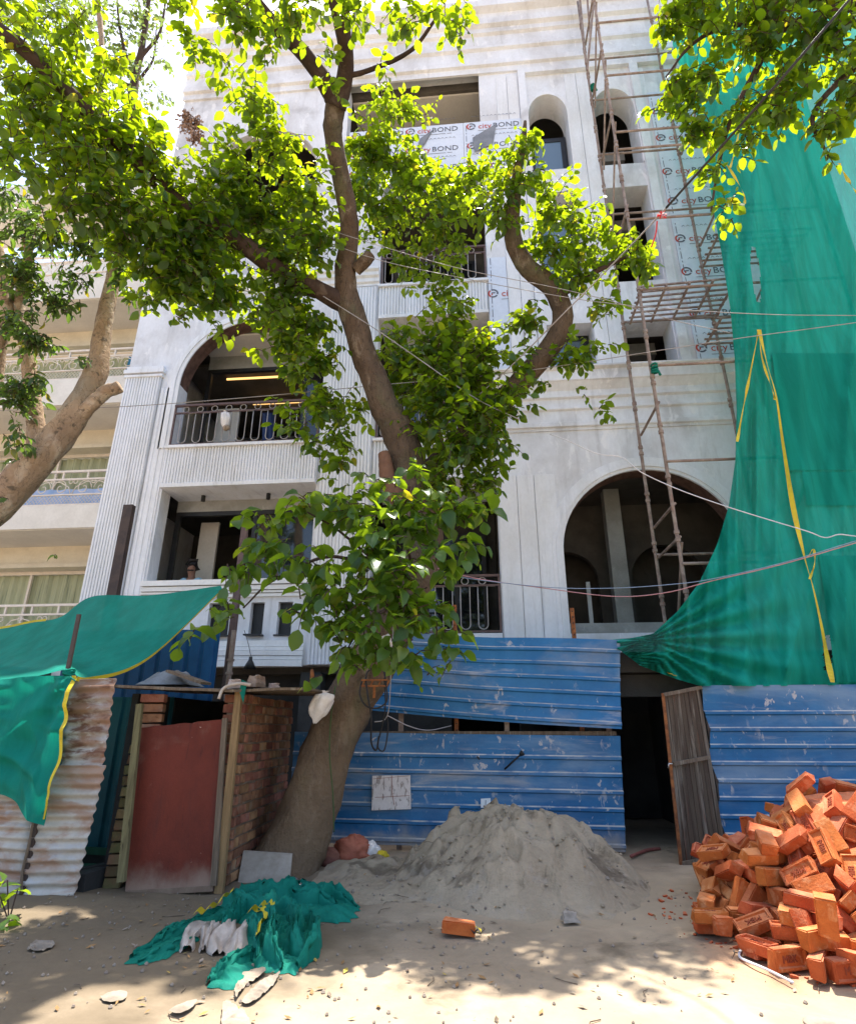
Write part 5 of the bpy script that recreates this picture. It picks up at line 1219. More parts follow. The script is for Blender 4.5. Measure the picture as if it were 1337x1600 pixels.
for pths, lb, sd in ((([(292, 1490), (298, 1466), (326, 1444)], [(318, 1490), (326, 1466), (334, 1450)]), 'left white cloth sack lying in the green netting heap', 2.2),
                    (([(342, 1496), (348, 1472), (366, 1442)], [(366, 1500), (376, 1474), (386, 1446)]), 'right white cloth sack lying between the folds of green netting', 6.4)):
    sk = thing('white_sack', lb, 'sack', gnd(*pths[0][1]))
    for k, pt_ in enumerate(pths): strand(pt_, .11, .10, WCLOTH, sd+k*1.9, 'fold', sk, fq=.32)
heap([(420, 1388), (455, 1374), (500, 1386), (515, 1398), (470, 1402), (430, 1396)], .10, FOIL, 'foil_sheet', 'crumpled silver foil lying behind the green netting heap', 'foil', 14, 17)
heap([(365, 1545), (385, 1520), (415, 1518), (402, 1530), (380, 1542), (370, 1560)], .05, BEIGE, 'wrapping_strip', 'folded beige wrapping strip below the green netting heap', 'wrapping', 9, 21)
heap([(375, 1568), (400, 1540), (436, 1522), (428, 1538), (395, 1566)], .045, PAPER, 'wrapping_strip', 'pale paper wrapping strip right of the folded beige one', 'wrapping', 9, 22)
heap([(345, 1600), (350, 1572), (365, 1574), (390, 1600), (375, 1625), (350, 1625)], .05, BEIGE, 'wrapping_strip', 'beige wrapping strip nearest the bottom edge of the picture', 'wrapping', 8, 23)
heap([(262, 1586), (280, 1574), (306, 1568), (300, 1578), (280, 1588)], .03, PAPER, 'paper_scrap', 'curled pale paper scrap alone on the bare earth', 'paper', 9, 24)
heap([(42, 1483), (55, 1470), (78, 1469), (84, 1478), (62, 1487)], .04, PAPER, 'paper_scrap', 'crumpled paper heap on the dark soil near the small plant', 'paper', 14, 25)
heap([(155, 1565), (175, 1558), (198, 1558), (190, 1570), (165, 1574)], .02, PAPER, 'paper_scrap', 'torn white and red packet on the soil below the hut', 'paper', 12, 26)
# rubbish at the foot of the trunk
def bag(px0, py0, px1, py1, Y, wd, m, label, seed):
    a, b = at(px0, py0, Y), at(px1, py1, Y); ax = b-a; q = MB(); rows = []
    for i in range(26):
        v = i/25; c = a+ax*v; r_ = wd*(.12+.9*math.sin(math.pi*min(1, .06+v*.94)**.75)**.9)
        if v < .12: r_ = wd*(.35-.2*math.sin(v/.12*math.pi))
        row = []
        for j in range(41):
            t = 2*math.pi*j/40; d = Vector((math.cos(t), math.sin(t)*.62, 0))
            k = 1+.30*mnoise.noise((d.x*1.2+seed, d.y*1.2, v*2.2))+.16*(1-2.4*abs(mnoise.noise((t*1.6 if t < math.pi else (2*math.pi-t)*1.6, v*1.3+seed, seed))))+.10*(1-2.4*abs(mnoise.noise((d.x*4, d.y*4+v*5, seed))))
            row.append(c+d*r_*k+Vector((0, 0, .02*mnoise.noise((d.x*3, v*6, seed)))))
        rows.append(row)
    q.grid(rows); return tag(q.build('plastic_bag', m, smooth=True), label, 'bag')
def dump(px, py, Y, rx, ry, rz, m, name, label, seed, cat='bag'):
    p = at(px, py, Y); q = MB(); rows = []
    for i in range(22):
        a = math.pi*i/21; row = []
        for j in range(37):
            t = 2*math.pi*j/36; d = Vector((math.sin(a)*math.cos(t), math.sin(a)*math.sin(t), math.cos(a)))
            k = 1+.13*(1-2.4*abs(mnoise.noise(d*5+Vector((0, 0, seed)))))+.28*mnoise.noise(d*1.7+Vector((seed, 0, 0)))+.14*(1-2*abs(mnoise.noise(d*3.5+Vector((0, seed, 0)))))
            row.append(p+Vector((d.x*rx*k, d.y*ry*k, d.z*rz*k)))
        rows.append(row)
    q.grid(rows); return tag(q.build(name, m, smooth=True), label, cat)
dump(548, 1330, 8.35, .22, .16, .15, ORANGE, 'orange_sack', 'crumpled orange sack at the foot of the leaning trunk', 3.1)
dump(510, 1340, 8.2, .17, .13, .10, mat('brown_sack', (.22, .09, .06), (.15, .06, .045), 8, rough=.9, bump=.4), 'brown_sack', 'flat brown sack between the trunk and the orange one', 5.1)
dump(580, 1330, 8.45, .10, .1, .10, PLASTIC, 'plastic_bag', 'pale plastic bag just right of the orange sack', 8.3)
dump(597, 1338, 8.4, .07, .08, .06, YELLOW, 'yellow_bag', 'small yellow plastic wrapper beside the sand heap edge', 9.3)
# stone slab leaning at the trunk
q = MB(); b0 = gnd(372, 1376)+Vector((0, 0, -.02)); b1 = gnd(452, 1378)+Vector((0, 0, -.02)); t0 = at(380, 1331, b0.y+.16); t1 = at(456, 1336, b1.y+.16)
th = Vector((0, .03, .012)); A_ = [b0, b1, t1, t0]; q.add(A_+[p+th for p in A_], [(0, 1, 2, 3), (7, 6, 5, 4), (0, 4, 5, 1), (1, 5, 6, 2), (2, 6, 7, 3), (3, 7, 4, 0)])
tag(q.build('stone_slab', STONE), 'square pale stone slab leaning against the foot of the trunk', 'slab')
# pinned things on the lower blue sheet
q = MB(); A_ = [at(581, 1266, 8.95), at(642, 1264, 8.95), at(641, 1211, 8.95), at(582, 1212, 8.95)]; th = Vector((0, -.018, 0))
q.add([p+th for p in A_]+A_, [(0, 1, 2, 3), (7, 6, 5, 4), (0, 4, 5, 1), (1, 5, 6, 2), (2, 6, 7, 3), (3, 7, 4, 0)]); tl = tag(q.build('tile_sample', TILE), 'square pink-white tile fixed on the lower blue sheet', 'tile')
q = MB(); cr_ = [at(612, 1212, 8.928), at(612, 1236, 8.928), at(616, 1258, 8.928)]; q.tube(cr_, .004, 4); q.tube([at(583, 1217, 8.928), at(640, 1212, 8.928)], .003, 4); q.tube([at(586, 1246, 8.928), at(640, 1243, 8.928)], .003, 4); q.build('crack', BRICKL, tl)
q = MB(); A_ = [at(751, 1262, 8.93), at(767, 1261, 8.93), at(766, 1247, 8.93), at(751, 1248, 8.93)]; th = Vector((0, -.008, 0))
q.add([p+th for p in A_]+A_, [(0, 1, 2, 3), (7, 6, 5, 4), (0, 4, 5, 1), (1, 5, 6, 2), (2, 6, 7, 3), (3, 7, 4, 0)]); pt = tag(q.build('paper_tag', PAINT), 'small white paper tag on the blue sheet above the sand', 'tag')
q = MB(); q.tube([at(758.5, 1250, 8.915), at(758.5, 1258, 8.915)], .005, 4); q.build('mark', INKG, pt)
q = MB(); a, b = at(788, 1202, 8.86), at(812, 1180, 8.78)
q.tube([at(800, 1190, 9.0), (a+b)/2], .012, 6); q.tube([a, b], .013, 7); q.tube([b, b+(b-a).normalized()*.05, b+(b-a).normalized()*.06], [.02, .04, .03], 9)
tag(q.build('bolt_handle', BLACK, smooth=True), 'black bolt handle sticking out of the lower blue sheet', 'handle')
q = MB(); p = at(747, 1184, 8.95); q.tube([p, p+Vector((0, -.04, .0))], .015, 6); q.tube([p+Vector((-.02, -.04, .02)), p+Vector((.02, -.04, -.02))], .01, 5); tag(q.build('hook', BLACK), 'small black hook on a pale scuff of the lower blue sheet', 'hook')
# loose cable and lid on the ground
q = MB(); q.tube(smooth_path([gnd(1172, 1476, .01), gnd(1160, 1482, .012), gnd(1154, 1492, .012), gnd(1162, 1500, .012), gnd(1200, 1516, .012), gnd(1238, 1535, .012)], 24), .009, 6); tag(q.build('cable_offcut', WIREW, smooth=True), 'bent white cable offcut lying on the earth beside the bricks', 'cable')
q = MB(); p = gnd(1281, 1602, .0); q.tube([p, p+Vector((0, 0, .012)), p+Vector((0, 0, .022)), p+Vector((0, 0, .026))], [.085, .085, .07, .01], 22); tag(q.build('round_lid', PAPER, smooth=True, sharp=40), 'round white lid lying half out of view near the bricks', 'lid')
q = MB(); q.tube(smooth_path([gnd(985, 1338, .03), gnd(1000, 1332, .03), gnd(1012, 1328, .03), gnd(1030, 1326, .02)], 12), .02, 6); tag(q.build('hose', mat('red_hose', (.30, .10, .08), (.22, .07, .06), 5), smooth=True), 'short red hose lying in the dark doorway', 'hose')
p = gnd(890, 1436, .02); chunk(890, 1440, p.y, .13, .12, .07, mat('grey_rubble', (.36, .31, .26), (.26, .22, .18), 8), 'grey rubble stone on the earth right of the sand', 3.3)

# ------------------------------------------------------------------ people
def skin_body(joints, bones, name, m, parent, subsurf=2):
    me = bpy.data.meshes.new(name); names = list(joints)
    me.from_pydata([joints[k][0] for k in names], [(names.index(a), names.index(b)) for a, b in bones], [])
    o = bpy.data.objects.new(name, me); COL.objects.link(o)
    o.modifiers.new('skin', 'SKIN'); o.modifiers.new('sub', 'SUBSURF').levels = subsurf
    for i, k in enumerate(names):
        r_ = joints[k][1]; me.skin_vertices[0].data[i].radius = (r_, r_*(joints[k][2] if len(joints[k]) > 2 else 1))
        me.skin_vertices[0].data[i].use_root = (i == 0)
    bpy.context.view_layer.update()
    out = bpy.data.meshes.new_from_object(o.evaluated_get(bpy.context.evaluated_depsgraph_get()))
    bpy.data.objects.remove(o)
    out.materials.clear(); out.materials.append(m); out.polygons.foreach_set('use_smooth', [True]*len(out.polygons))
    r = bpy.data.objects.new(name, out); COL.objects.link(r); adopt(r, parent); return r
hd = at(300, 889, 11.95)
pf = Vector((hd.x, 12.08, hd.z-1.60))
MAN = thing('person', 'bearded man in a pale blue shirt leaning on the lower left window sill', 'person', pf)
q = MB(); q.box(-6.9, -3.5, 11.95, 14.5, pf.z-.12, pf.z); part(q, 'floor_slab', CONCRETE)
zz, x0 = pf.z, pf.x
J = {'pelvis': ((x0-.02, 12.12, zz+.93), .13, .8), 'chest': ((x0-.01, 12.03, zz+1.25), .145, .75), 'neck': ((x0, 11.98, zz+1.45), .07), 'jaw': ((x0, 11.955, zz+1.54), .095), 'head': ((x0, 11.96, zz+1.62), .122), 'crown': ((x0, 11.97, zz+1.70), .10),
     'nose': ((x0+.03, 11.84, zz+1.60), .018), 'shl': ((x0-.19, 12.0, zz+1.38), .055), 'ell': ((x0-.24, 11.86, zz+1.12), .042), 'hal': ((x0-.05, 11.68, zz+1.08), .03), 'fil': ((x0+.04, 11.66, zz+1.08), .014),
     'shr': ((x0+.19, 12.0, zz+1.38), .055), 'elr': ((x0+.28, 11.84, zz+1.12), .042), 'har': ((x0+.10, 11.66, zz+1.10), .03), 'fir': ((x0+.02, 11.64, zz+1.12), .014),
     'hpl': ((x0-.1, 12.12, zz+.86), .085), 'knl': ((x0-.11, 12.1, zz+.48), .06), 'anl': ((x0-.11, 12.14, zz+.08), .04), 'tol': ((x0-.11, 12.0, zz+.03), .03),
     'hpr': ((x0+.08, 12.12, zz+.86), .085), 'knr': ((x0+.1, 12.1, zz+.48), .06), 'anr': ((x0+.1, 12.14, zz+.08), .04), 'tor': ((x0+.1, 12.0, zz+.03), .03)}
Bn = [('pelvis', 'chest'), ('chest', 'neck'), ('neck', 'jaw'), ('jaw', 'head'), ('head', 'crown'), ('head', 'nose'), ('chest', 'shl'), ('shl', 'ell'), ('ell', 'hal'), ('hal', 'fil'), ('chest', 'shr'), ('shr', 'elr'), ('elr', 'har'), ('har', 'fir'),
      ('pelvis', 'hpl'), ('hpl', 'knl'), ('knl', 'anl'), ('anl', 'tol'), ('pelvis', 'hpr'), ('hpr', 'knr'), ('knr', 'anr'), ('anr', 'tor')]
skin_body(J, Bn, 'body', SKIN, MAN)
Js = {k: (v[0], v[1]+.014, *(v[2:])) for k, v in J.items() if k in ('pelvis', 'chest', 'shl', 'ell', 'shr', 'elr')}
Js['nk'] = ((x0, 12.0, zz+1.38), .075)
skin_body(Js, [('pelvis', 'chest'), ('chest', 'nk'), ('chest', 'shl'), ('shl', 'ell'), ('chest', 'shr'), ('shr', 'elr')], 'shirt', SHIRT, MAN)
Jt = {k: (v[0], v[1]+.016) for k, v in J.items() if k in ('pelvis', 'hpl', 'knl', 'anl', 'hpr', 'knr', 'anr')}
skin_body(Jt, [('pelvis', 'hpl'), ('hpl', 'knl'), ('knl', 'anl'), ('pelvis', 'hpr'), ('hpr', 'knr'), ('knr', 'anr')], 'trousers', TROUS, MAN)
skin_body({'a': ((x0, 11.99, zz+1.685), .108), 'b': ((x0, 12.02, zz+1.61), .10), 'c': ((x0, 11.955, zz+1.715), .085)}, [('a', 'b'), ('a', 'c')], 'hair', HAIR, MAN)
skin_body({'a': ((x0, 11.885, zz+1.515), .085), 'b': ((x0-.075, 11.92, zz+1.56), .04), 'c': ((x0+.075, 11.92, zz+1.56), .04), 'd': ((x0+.012, 11.85, zz+1.56), .035)}, [('a', 'b'), ('a', 'c'), ('a', 'd')], 'beard', HAIR, MAN)
q = MB()
for s_ in (-.03, .038): q.tube([(x0+s_, 11.868, zz+1.635), (x0+s_, 11.852, zz+1.635)], .011, 8); q.beam((x0+s_-.018, 11.856, zz+1.658), (x0+s_+.018, 11.856, zz+1.658), .012, .008)
q.build('eyes', HAIR, MAN)
# things on the balcony rail above
p = at(353, 648, FY-.12)
bag(352, 642, 353, 672, FY-.14, .11, PLASTIC, 'white plastic bag tied to the upper left balcony railing', 5.1)
dump(354, 668, FY-.14, .07, .06, .07, BEIGE, 'cloth_bundle', 'small beige bundle showing under the white bag on the railing', 15.0, 'cloth')
q = MB(); rows = [[at(px, py, FY+.05+.03*math.sin(px*.8)) for px in np.linspace(410, 428, 12)] for py in np.linspace(645, 694, 8)]
q.grid(rows); tag(q.build('hanging_cloth', mat('navy_cloth', (.015, .03, .09), (.02, .04, .12), 5, rough=.9), smooth=True), 'dark blue cloth hanging behind the upper left balcony railing', 'cloth')

# ------------------------------------------------------------------ trees
def leaf_template(seed, fold=.16, droop=.22, wob=.05):
    r_ = random.Random(seed)
    vs_ = [(0, 0, 0)]
    for u, wv in ((.22, .36), (.5, .5), (.8, .33)):
        z = -droop*u*u
        vs_ += [(u, -wv, z+fold*wv+r_.uniform(-wob, wob)), (u, 0, z), (u, wv, z+fold*wv+r_.uniform(-wob, wob))]
    vs_.append((1, 0, -droop*1.05))
    fs_ = [(0, 2, 1), (0, 3, 2), (1, 2, 5, 4), (2, 3, 6, 5), (4, 5, 8, 7), (5, 6, 9, 8), (7, 8, 10), (8, 9, 10)]
    return np.array(vs_), fs_
LT = [leaf_template(i, .10+.1*i, .12+.12*i) for i in range(4)]
LEAFMESH = {}
def leaf_mesh(i, wr, m):
    k = (i, wr, m.name)
    if k not in LEAFMESH:
        V, Fs = LT[i]; me = bpy.data.meshes.new('leaf'); me.from_pydata([(x, y*wr, z) for x, y, z in V], [], Fs); me.materials.append(m)
        me.polygons.foreach_set('use_smooth', [True]*len(Fs)); LEAFMESH[k] = me
    return LEAFMESH[k]
def joined_leaves(name, L, wr, m, parent):
    """L: list of (pos, axis, normal, size, template)"""
    Vs, Fv, base = [], [], 0; loops = []; starts = []; totals = []
    for ti in range(4):
        S_ = [l for l in L if l[4] == ti]
        if not S_: continue
        V, Fs = LT[ti]
        P = np.array([l[0] for l in S_]); A = np.array([l[1] for l in S_]); Nn = np.array([l[2] for l in S_]); sz = np.array([l[3] for l in S_])
        Sd = np.cross(Nn, A)
        W = P[:, None, :]+sz[:, None, None]*(V[None, :, 0:1]*A[:, None, :]+wr*V[None, :, 1:2]*Sd[:, None, :]+V[None, :, 2:3]*Nn[:, None, :])
        n = len(S_); Vs.append(W.reshape(-1, 3))
        for f in Fs:
            pass
        idx = np.arange(n)*len(V)+base
        for f in Fs:
            arr = (idx[:, None]+np.array(f)[None, :])
            loops.append(arr.reshape(-1)); totals.append(np.full(n, len(f)))
        base += n*len(V)
    V = np.concatenate(Vs).astype(np.float32); lo = np.concatenate(loops).astype(np.int32); to = np.concatenate(totals).astype(np.int32)
    me = bpy.data.meshes.new(name); me.vertices.add(len(V)); me.vertices.foreach_set('co', V.reshape(-1))
    me.loops.add(len(lo)); me.loops.foreach_set('vertex_index', lo)
    me.polygons.add(len(to)); st = np.concatenate([[0], np.cumsum(to)[:-1]]).astype(np.int32)
    me.polygons.foreach_set('loop_start', st); me.polygons.foreach_set('use_smooth', [True]*len(to))
    me.update(calc_edges=True); me.validate(); me.materials.append(m)
    o = bpy.data.objects.new(name, me); COL.objects.link(o); adopt(o, parent); kind(o, 'stuff'); return o
def sprays(clumps, Ls, wr, dens, r_, droop=.35, flat=.48, up=.15, twig_r=.006, tw=None, leaves=None, pull=None):
    """clumps: (px, py, radius px, Y[, density]) -> twigs with alternate leaves"""
    tw = tw if tw is not None else MB(); leaves = leaves if leaves is not None else []
    for cl in clumps:
        px, py, rp, Y = cl[:4]; dk = cl[4] if len(cl) > 4 else 1.0
        c = at(px, py, Y); Rr = rp/ppu(c)
        target = int(dens*dk*math.pi*Rr*Rr/(.5*Ls*Ls*wr)); n = 0
        while n < target:
            d = Vector((r_.gauss(0, 1), r_.gauss(0, 1), r_.gauss(0, .75)+up)).normalized()
            st = c+Vector((r_.gauss(0, 1), r_.gauss(0, 1), r_.gauss(0, 1)))*Rr*.31
            ln = r_.uniform(.35, .85)*min(Rr*.9, Ls*6)
            if ln < Ls: ln = Ls*1.2
            mid = st+d*ln*.5+Vector((0, 0, .04*ln)); en = st+d*ln-Vector((0, 0, droop*.45*ln))
            tw.tube([st, mid, en], [twig_r*1.2, twig_r, twig_r*.5], 3, cap=False)
            k = max(3, int(ln/(Ls*.42)))
            for i in range(k+1):
                u = (i+.5)/(k+.5); p = st.lerp(mid, u*2) if u < .5 else mid.lerp(en, u*2-1)
                t = (en-st).normalized(); sd = t.cross(Vector((0, 0, 1))); sd = sd.normalized() if sd.length > .1 else Vector((1, 0, 0))
                s_ = 1 if i % 2 else -1
                if i == k: ax = t
                else: ax = t*.45+sd*s_*r_.uniform(.6, 1)
                ax = (ax+Vector((r_.gauss(0, .28), r_.gauss(0, .28), -droop*r_.uniform(.2, 1.6)))).normalized()
                nn = Vector((r_.gauss(0, flat), r_.gauss(0, flat), 1.0)); nn = (nn-ax*nn.dot(ax))
                if nn.length < .05: continue
                nn.normalize()
                leaves.append((tuple(p), tuple(ax), tuple(nn), Ls*r_.choice((r_.uniform(.35, .7), r_.uniform(.75, 1.1), r_.uniform(.9, 1.35))), r_.randrange(4)))
                n += 1
    return tw, leaves
def foliage(parent, leaves, wr, m, name='crown', nobj=300, mats=None):
    sc_ = []
    for i, l in enumerate(leaves):
        p = Vector(l[0])+Vector(l[1])*(l[3]*.5)
        if inframe(p): sc_.append((l[3]*ppu(p), i))
    sc_.sort(reverse=True); big = set(i for _, i in sc_[:nobj])
    for i in big:
        p, a, n_, s_, t = leaves[i]; A = Vector(a); Nn = Vector(n_); Sd = Nn.cross(A)
        M4 = Matrix(((A.x*s_, Sd.x*s_, Nn.x*s_, p[0]), (A.y*s_, Sd.y*s_, Nn.y*s_, p[1]), (A.z*s_, Sd.z*s_, Nn.z*s_, p[2]), (0, 0, 0, 1)))
        place('leaf', leaf_mesh(t, wr, m), M4, parent)
    rest = [l for i, l in enumerate(leaves) if i not in big]
    if rest: joined_leaves(name, rest, wr, m, parent)
def limb(pts, parent, m, name='branch', n=16, seg=40, rough=.10):
    P = smooth_path([(*at(px, py, Y), r_) for px, py, Y, r_ in pts], seg)
    q = MB(); q.tube([Vector(p[:3])+Vector(mnoise.noise_vector(Vector(p[:3])*1.3))*p[3]*.25 for p in P], [max(.004, p[3]) for p in P], n, rough=rough)
    return q.build(name, m, parent, smooth=True)

MT = thing('leaning_tree', 'big leaning tree with smooth brown trunk, forked limbs and bright green broad leaves', 'tree', gnd(450, 1352))
tr_pts = [(432, 1420, 7.75, .52), (447, 1350, 7.85, .42), (470, 1280, 7.9, .365), (500, 1210, 7.9, .335), (528, 1140, 7.9, .325), (556, 1070, 7.9, .33), (598, 1000, 7.9, .33), (640, 920, 7.9, .30), (660, 850, 7.9, .27), (655, 780, 7.9, .27),
          (632, 700, 7.85, .25), (600, 630, 7.8, .225), (570, 560, 7.7, .205), (552, 500, 7.6, .20), (538, 430, 7.45, .175), (545, 350, 7.1, .15), (532, 280, 6.8, .145), (522, 210, 6.5, .145), (527, 150, 6.2, .165)]
limb(tr_pts, MT, BARK, 'trunk', 24, 110, .13)
limb([(527, 160, 6.25, .17), (500, 120, 5.9, .125), (462, 72, 5.5, .11), (410, 20, 5.0, .10), (350, -50, 4.5, .08)], MT, BARKD)
limb([(526, 165, 6.25, .16), (540, 110, 5.9, .12), (537, 50, 5.4, .11), (520, -20, 5.0, .10), (520, -120, 4.6, .08)], MT, BARKD)
limb([(548, 480, 7.6, .16), (500, 455, 7.4, .15), (440, 425, 7.1, .15), (395, 395, 6.8, .14), (330, 350, 6.4, .13), (270, 310, 6.0, .125), (225, 260, 5.7, .115), (170, 205, 5.3, .11), (110, 150, 4.9, .10), (40, 80, 4.5, .09), (-60, 0, 4.0, .08)], MT, BARKD)
limb([(650, 760, 7.9, .2), (720, 690, 8.0, .18), (800, 610, 8.05, .175), (853, 550, 8.0, .17), (880, 500, 7.95, .165), (862, 452, 7.9, .16), (822, 415, 7.8, .155), (801, 365, 7.7, .145), (803, 300, 7.5, .10), (815, 235, 7.3, .06), (820, 190, 7.2, .03)], MT, BARK)
limb([(636, 800, 7.8, .14), (607, 750, 7.7, .12), (600, 715, 7.65, .09), (598, 708, 7.65, .08)], MT, mat('reddish_bark', (.2, .105, .065), (.14, .075, .05), 4, rough=.95, bump=.5))
limb([(556, 420, 7.4, .10), (572, 405, 7.3, .10), (578, 398, 7.3, .09)], MT, BARK)
limb([(536, 118, 5.95, .05), (572, 112, 5.9, .035), (640, 80, 5.6, .03), (680, 30, 5.3, .02)], MT, BARKD)
limb([(865, 470, 7.9, .06), (920, 430, 7.7, .045), (980, 400, 7.6, .025)], MT, BARKD)
for pts in ([(380, 950, 6.0, .008), (430, 905, 6.2, .014), (520, 870, 6.8, .022), (610, 900, 7.6, .03)], [(640, 760, 6.1, .008), (630, 810, 6.4, .014), (640, 870, 7.2, .022), (650, 900, 7.7, .03)], [(740, 800, 6.1, .008), (710, 830, 6.5, .014), (660, 880, 7.4, .024)],
            [(480, 800, 6.1, .008), (530, 830, 6.4, .014), (600, 890, 7.4, .024)], [(545, 1010, 6.0, .008), (570, 970, 6.4, .014), (610, 950, 7.5, .024)], [(690, 1000, 6.0, .008), (670, 960, 6.5, .014), (640, 930, 7.6, .024)]):
    limb(pts, MT, BARKD, n=6)
rt = random.Random(3)
mid = [(590, 255, 60, 7.0), (620, 190, 48, 6.9), (585, 345, 60, 7.2), (650, 320, 62, 7.3), (700, 300, 52, 7.4), (745, 285, 50, 7.3), (700, 370, 52, 7.5), (640, 410, 45, 7.6, .7), (560, 230, 45, 6.8), (590, 150, 30, 6.8, .6),
       (800, 245, 38, 7.3), (775, 325, 55, 7.4), (860, 320, 52, 7.6), (915, 365, 55, 7.6), (975, 395, 45, 7.6), (905, 435, 48, 7.7), (850, 375, 45, 7.6, .7), (820, 500, 42, 7.8), (880, 560, 40, 7.8, .9), (925, 545, 30, 7.8, .8), (845, 600, 22, 7.8, .7), (915, 605, 14, 7.7, .8), (940, 640, 12, 7.6, .9), (945, 480, 32, 7.7, .8), (822, 215, 22, 7.2, 1), (800, 290, 40, 7.3, 1), (830, 270, 30, 7.3, 1), (1005, 410, 24, 7.5, 1), (870, 400, 36, 7.6, 1),
       (700, 520, 60, 7.8, 1.2), (760, 550, 52, 7.8, 1.2), (690, 600, 70, 7.7, 1.3), (745, 645, 66, 7.6, 1.3), (700, 700, 60, 7.5, 1.2), (645, 560, 42, 8.0), (785, 685, 32, 7.6), (765, 745, 36, 7.6), (615, 560, 34, 8.1), (800, 610, 36, 7.6), (720, 480, 30, 7.7), (740, 770, 40, 7.6, .8),
       (450, 400, 62, 7.0, 1.2), (480, 300, 62, 6.8, 1.2), (425, 230, 62, 6.5, 1.2), (400, 160, 52, 6.2), (475, 520, 56, 7.5), (520, 620, 42, 7.7), (530, 690, 38, 7.7), (430, 470, 48, 7.2), (500, 380, 50, 7.0, 1.2), (470, 580, 30, 7.6), (440, 640, 16, 7.5, .7), (395, 545, 18, 7.2, .6),
       (330, 285, 52, 6.2, 1.1), (345, 380, 66, 6.6, 1.3), (310, 450, 56, 6.6, 1.1), (395, 330, 62, 6.7, 1.3), (270, 420, 52, 6.4, 1.1), (240, 365, 58, 6.2, 1.2), (345, 520, 20, 6.8, .8), (370, 450, 30, 6.8), (225, 470, 30, 6.3, .6), (280, 490, 24, 6.5, .8), (480, 565, 44, 7.4, 1), (440, 525, 40, 7.2, 1), (505, 640, 42, 7.5, 1.1), (470, 665, 30, 7.4, .9), (535, 735, 28, 7.5, 1), (405, 490, 36, 7.0, .9), (350, 470, 36, 6.8, 1), (275, 440, 46, 6.4, 1.1), (510, 560, 34, 7.6, 1), (600, 600, 30, 8.2, 1), (620, 520, 36, 8.1, 1), (680, 560, 60, 8.0, 1.3), (740, 600, 56, 7.9, 1.3), (670, 650, 56, 7.9, 1.3), (735, 700, 60, 7.7, 1.3), (690, 750, 46, 7.6, 1.2), (780, 640, 44, 7.8, 1.1), (640, 600, 40, 8.2, 1.2), (380, 300, 56, 6.5, 1.2), (350, 240, 46, 6.3, 1), (300, 360, 56, 6.3, 1.3), (420, 350, 56, 6.9, 1.2), (250, 400, 56, 6.2, 1.3), (200, 380, 50, 5.9, 1.2), (320, 420, 56, 6.6, 1.3), (560, 300, 44, 6.9, 1), (640, 250, 44, 7.1, 1), (450, 460, 50, 7.2, 1.2), (480, 500, 44, 7.4, 1.1), (170, 350, 50, 5.7, 1.1), (560, 640, 24, 8.2, .9), (505, 700, 26, 7.5, .9), (820, 560, 30, 7.7, .9), (690, 440, 40, 7.6, .9), (290, 370, 44, 6.3, 1.2)]
mid = [(a, b, c, y+(.85 if 535 < a < 765 and b < 450 else 0), *r_) for a, b, c, y, *r_ in mid]
tw, lv = sprays(mid, .15, .68, 1.45, rt)
near = [(50, 180, 70, 4.9, 1.2), (120, 140, 70, 5.2, 1.2), (170, 240, 70, 5.6, 1.3), (100, 270, 60, 5.5, 1.2), (230, 300, 60, 6.0, 1.2), (60, 120, 80, 4.7, 1.1), (130, 225, 82, 5.1, 1.3), (200, 200, 66, 5.3, 1.2), (245, 255, 60, 5.6, 1.2), (300, 310, 50, 6.0, 1.1), (40, 250, 60, 4.8, 1), (160, 300, 62, 5.3, 1.3), (95, 325, 55, 5.2, .9), (20, 40, 70, 4.5, .9), (180, 120, 50, 5.0, .7), (235, 330, 50, 5.6, 1.2), (110, 30, 55, 4.5, .9),
        (310, 75, 34, 4.9, 1.0), (370, 20, 60, 4.6, 1.1), (460, 15, 60, 4.6, 1.1), (550, 15, 55, 4.7, 1.0), (510, 90, 30, 5.4, .8), (640, 25, 48, 4.8, .9), (700, 20, 40, 4.8, 1.0), (725, 50, 22, 4.8, .9), (510, 130, 22, 5.6, .8), (600, 100, 22, 5.5, .6), (420, 70, 30, 5.0, .8), (350, 110, 34, 5.3, .8), (280, 10, 40, 4.6, .7)]
tw, lv = sprays(near, .145, .68, 1.2, rt, tw=tw, leaves=lv)
# crown that reaches out over the viewer, above the frame: it throws the dappled shade
over = [(px, py, 130, Y, .55) for px, py, Y in ((250, -150, 4.2), (80, -120, 4.2), (430, -180, 4.2), (-90, 60, 4.6), (-120, 250, 5.2))]
tw, lv = sprays(over, .15, .68, 1.0, rt, tw=tw, leaves=lv)
foliage(MT, lv, .68, LEAF, 'crown', 120)
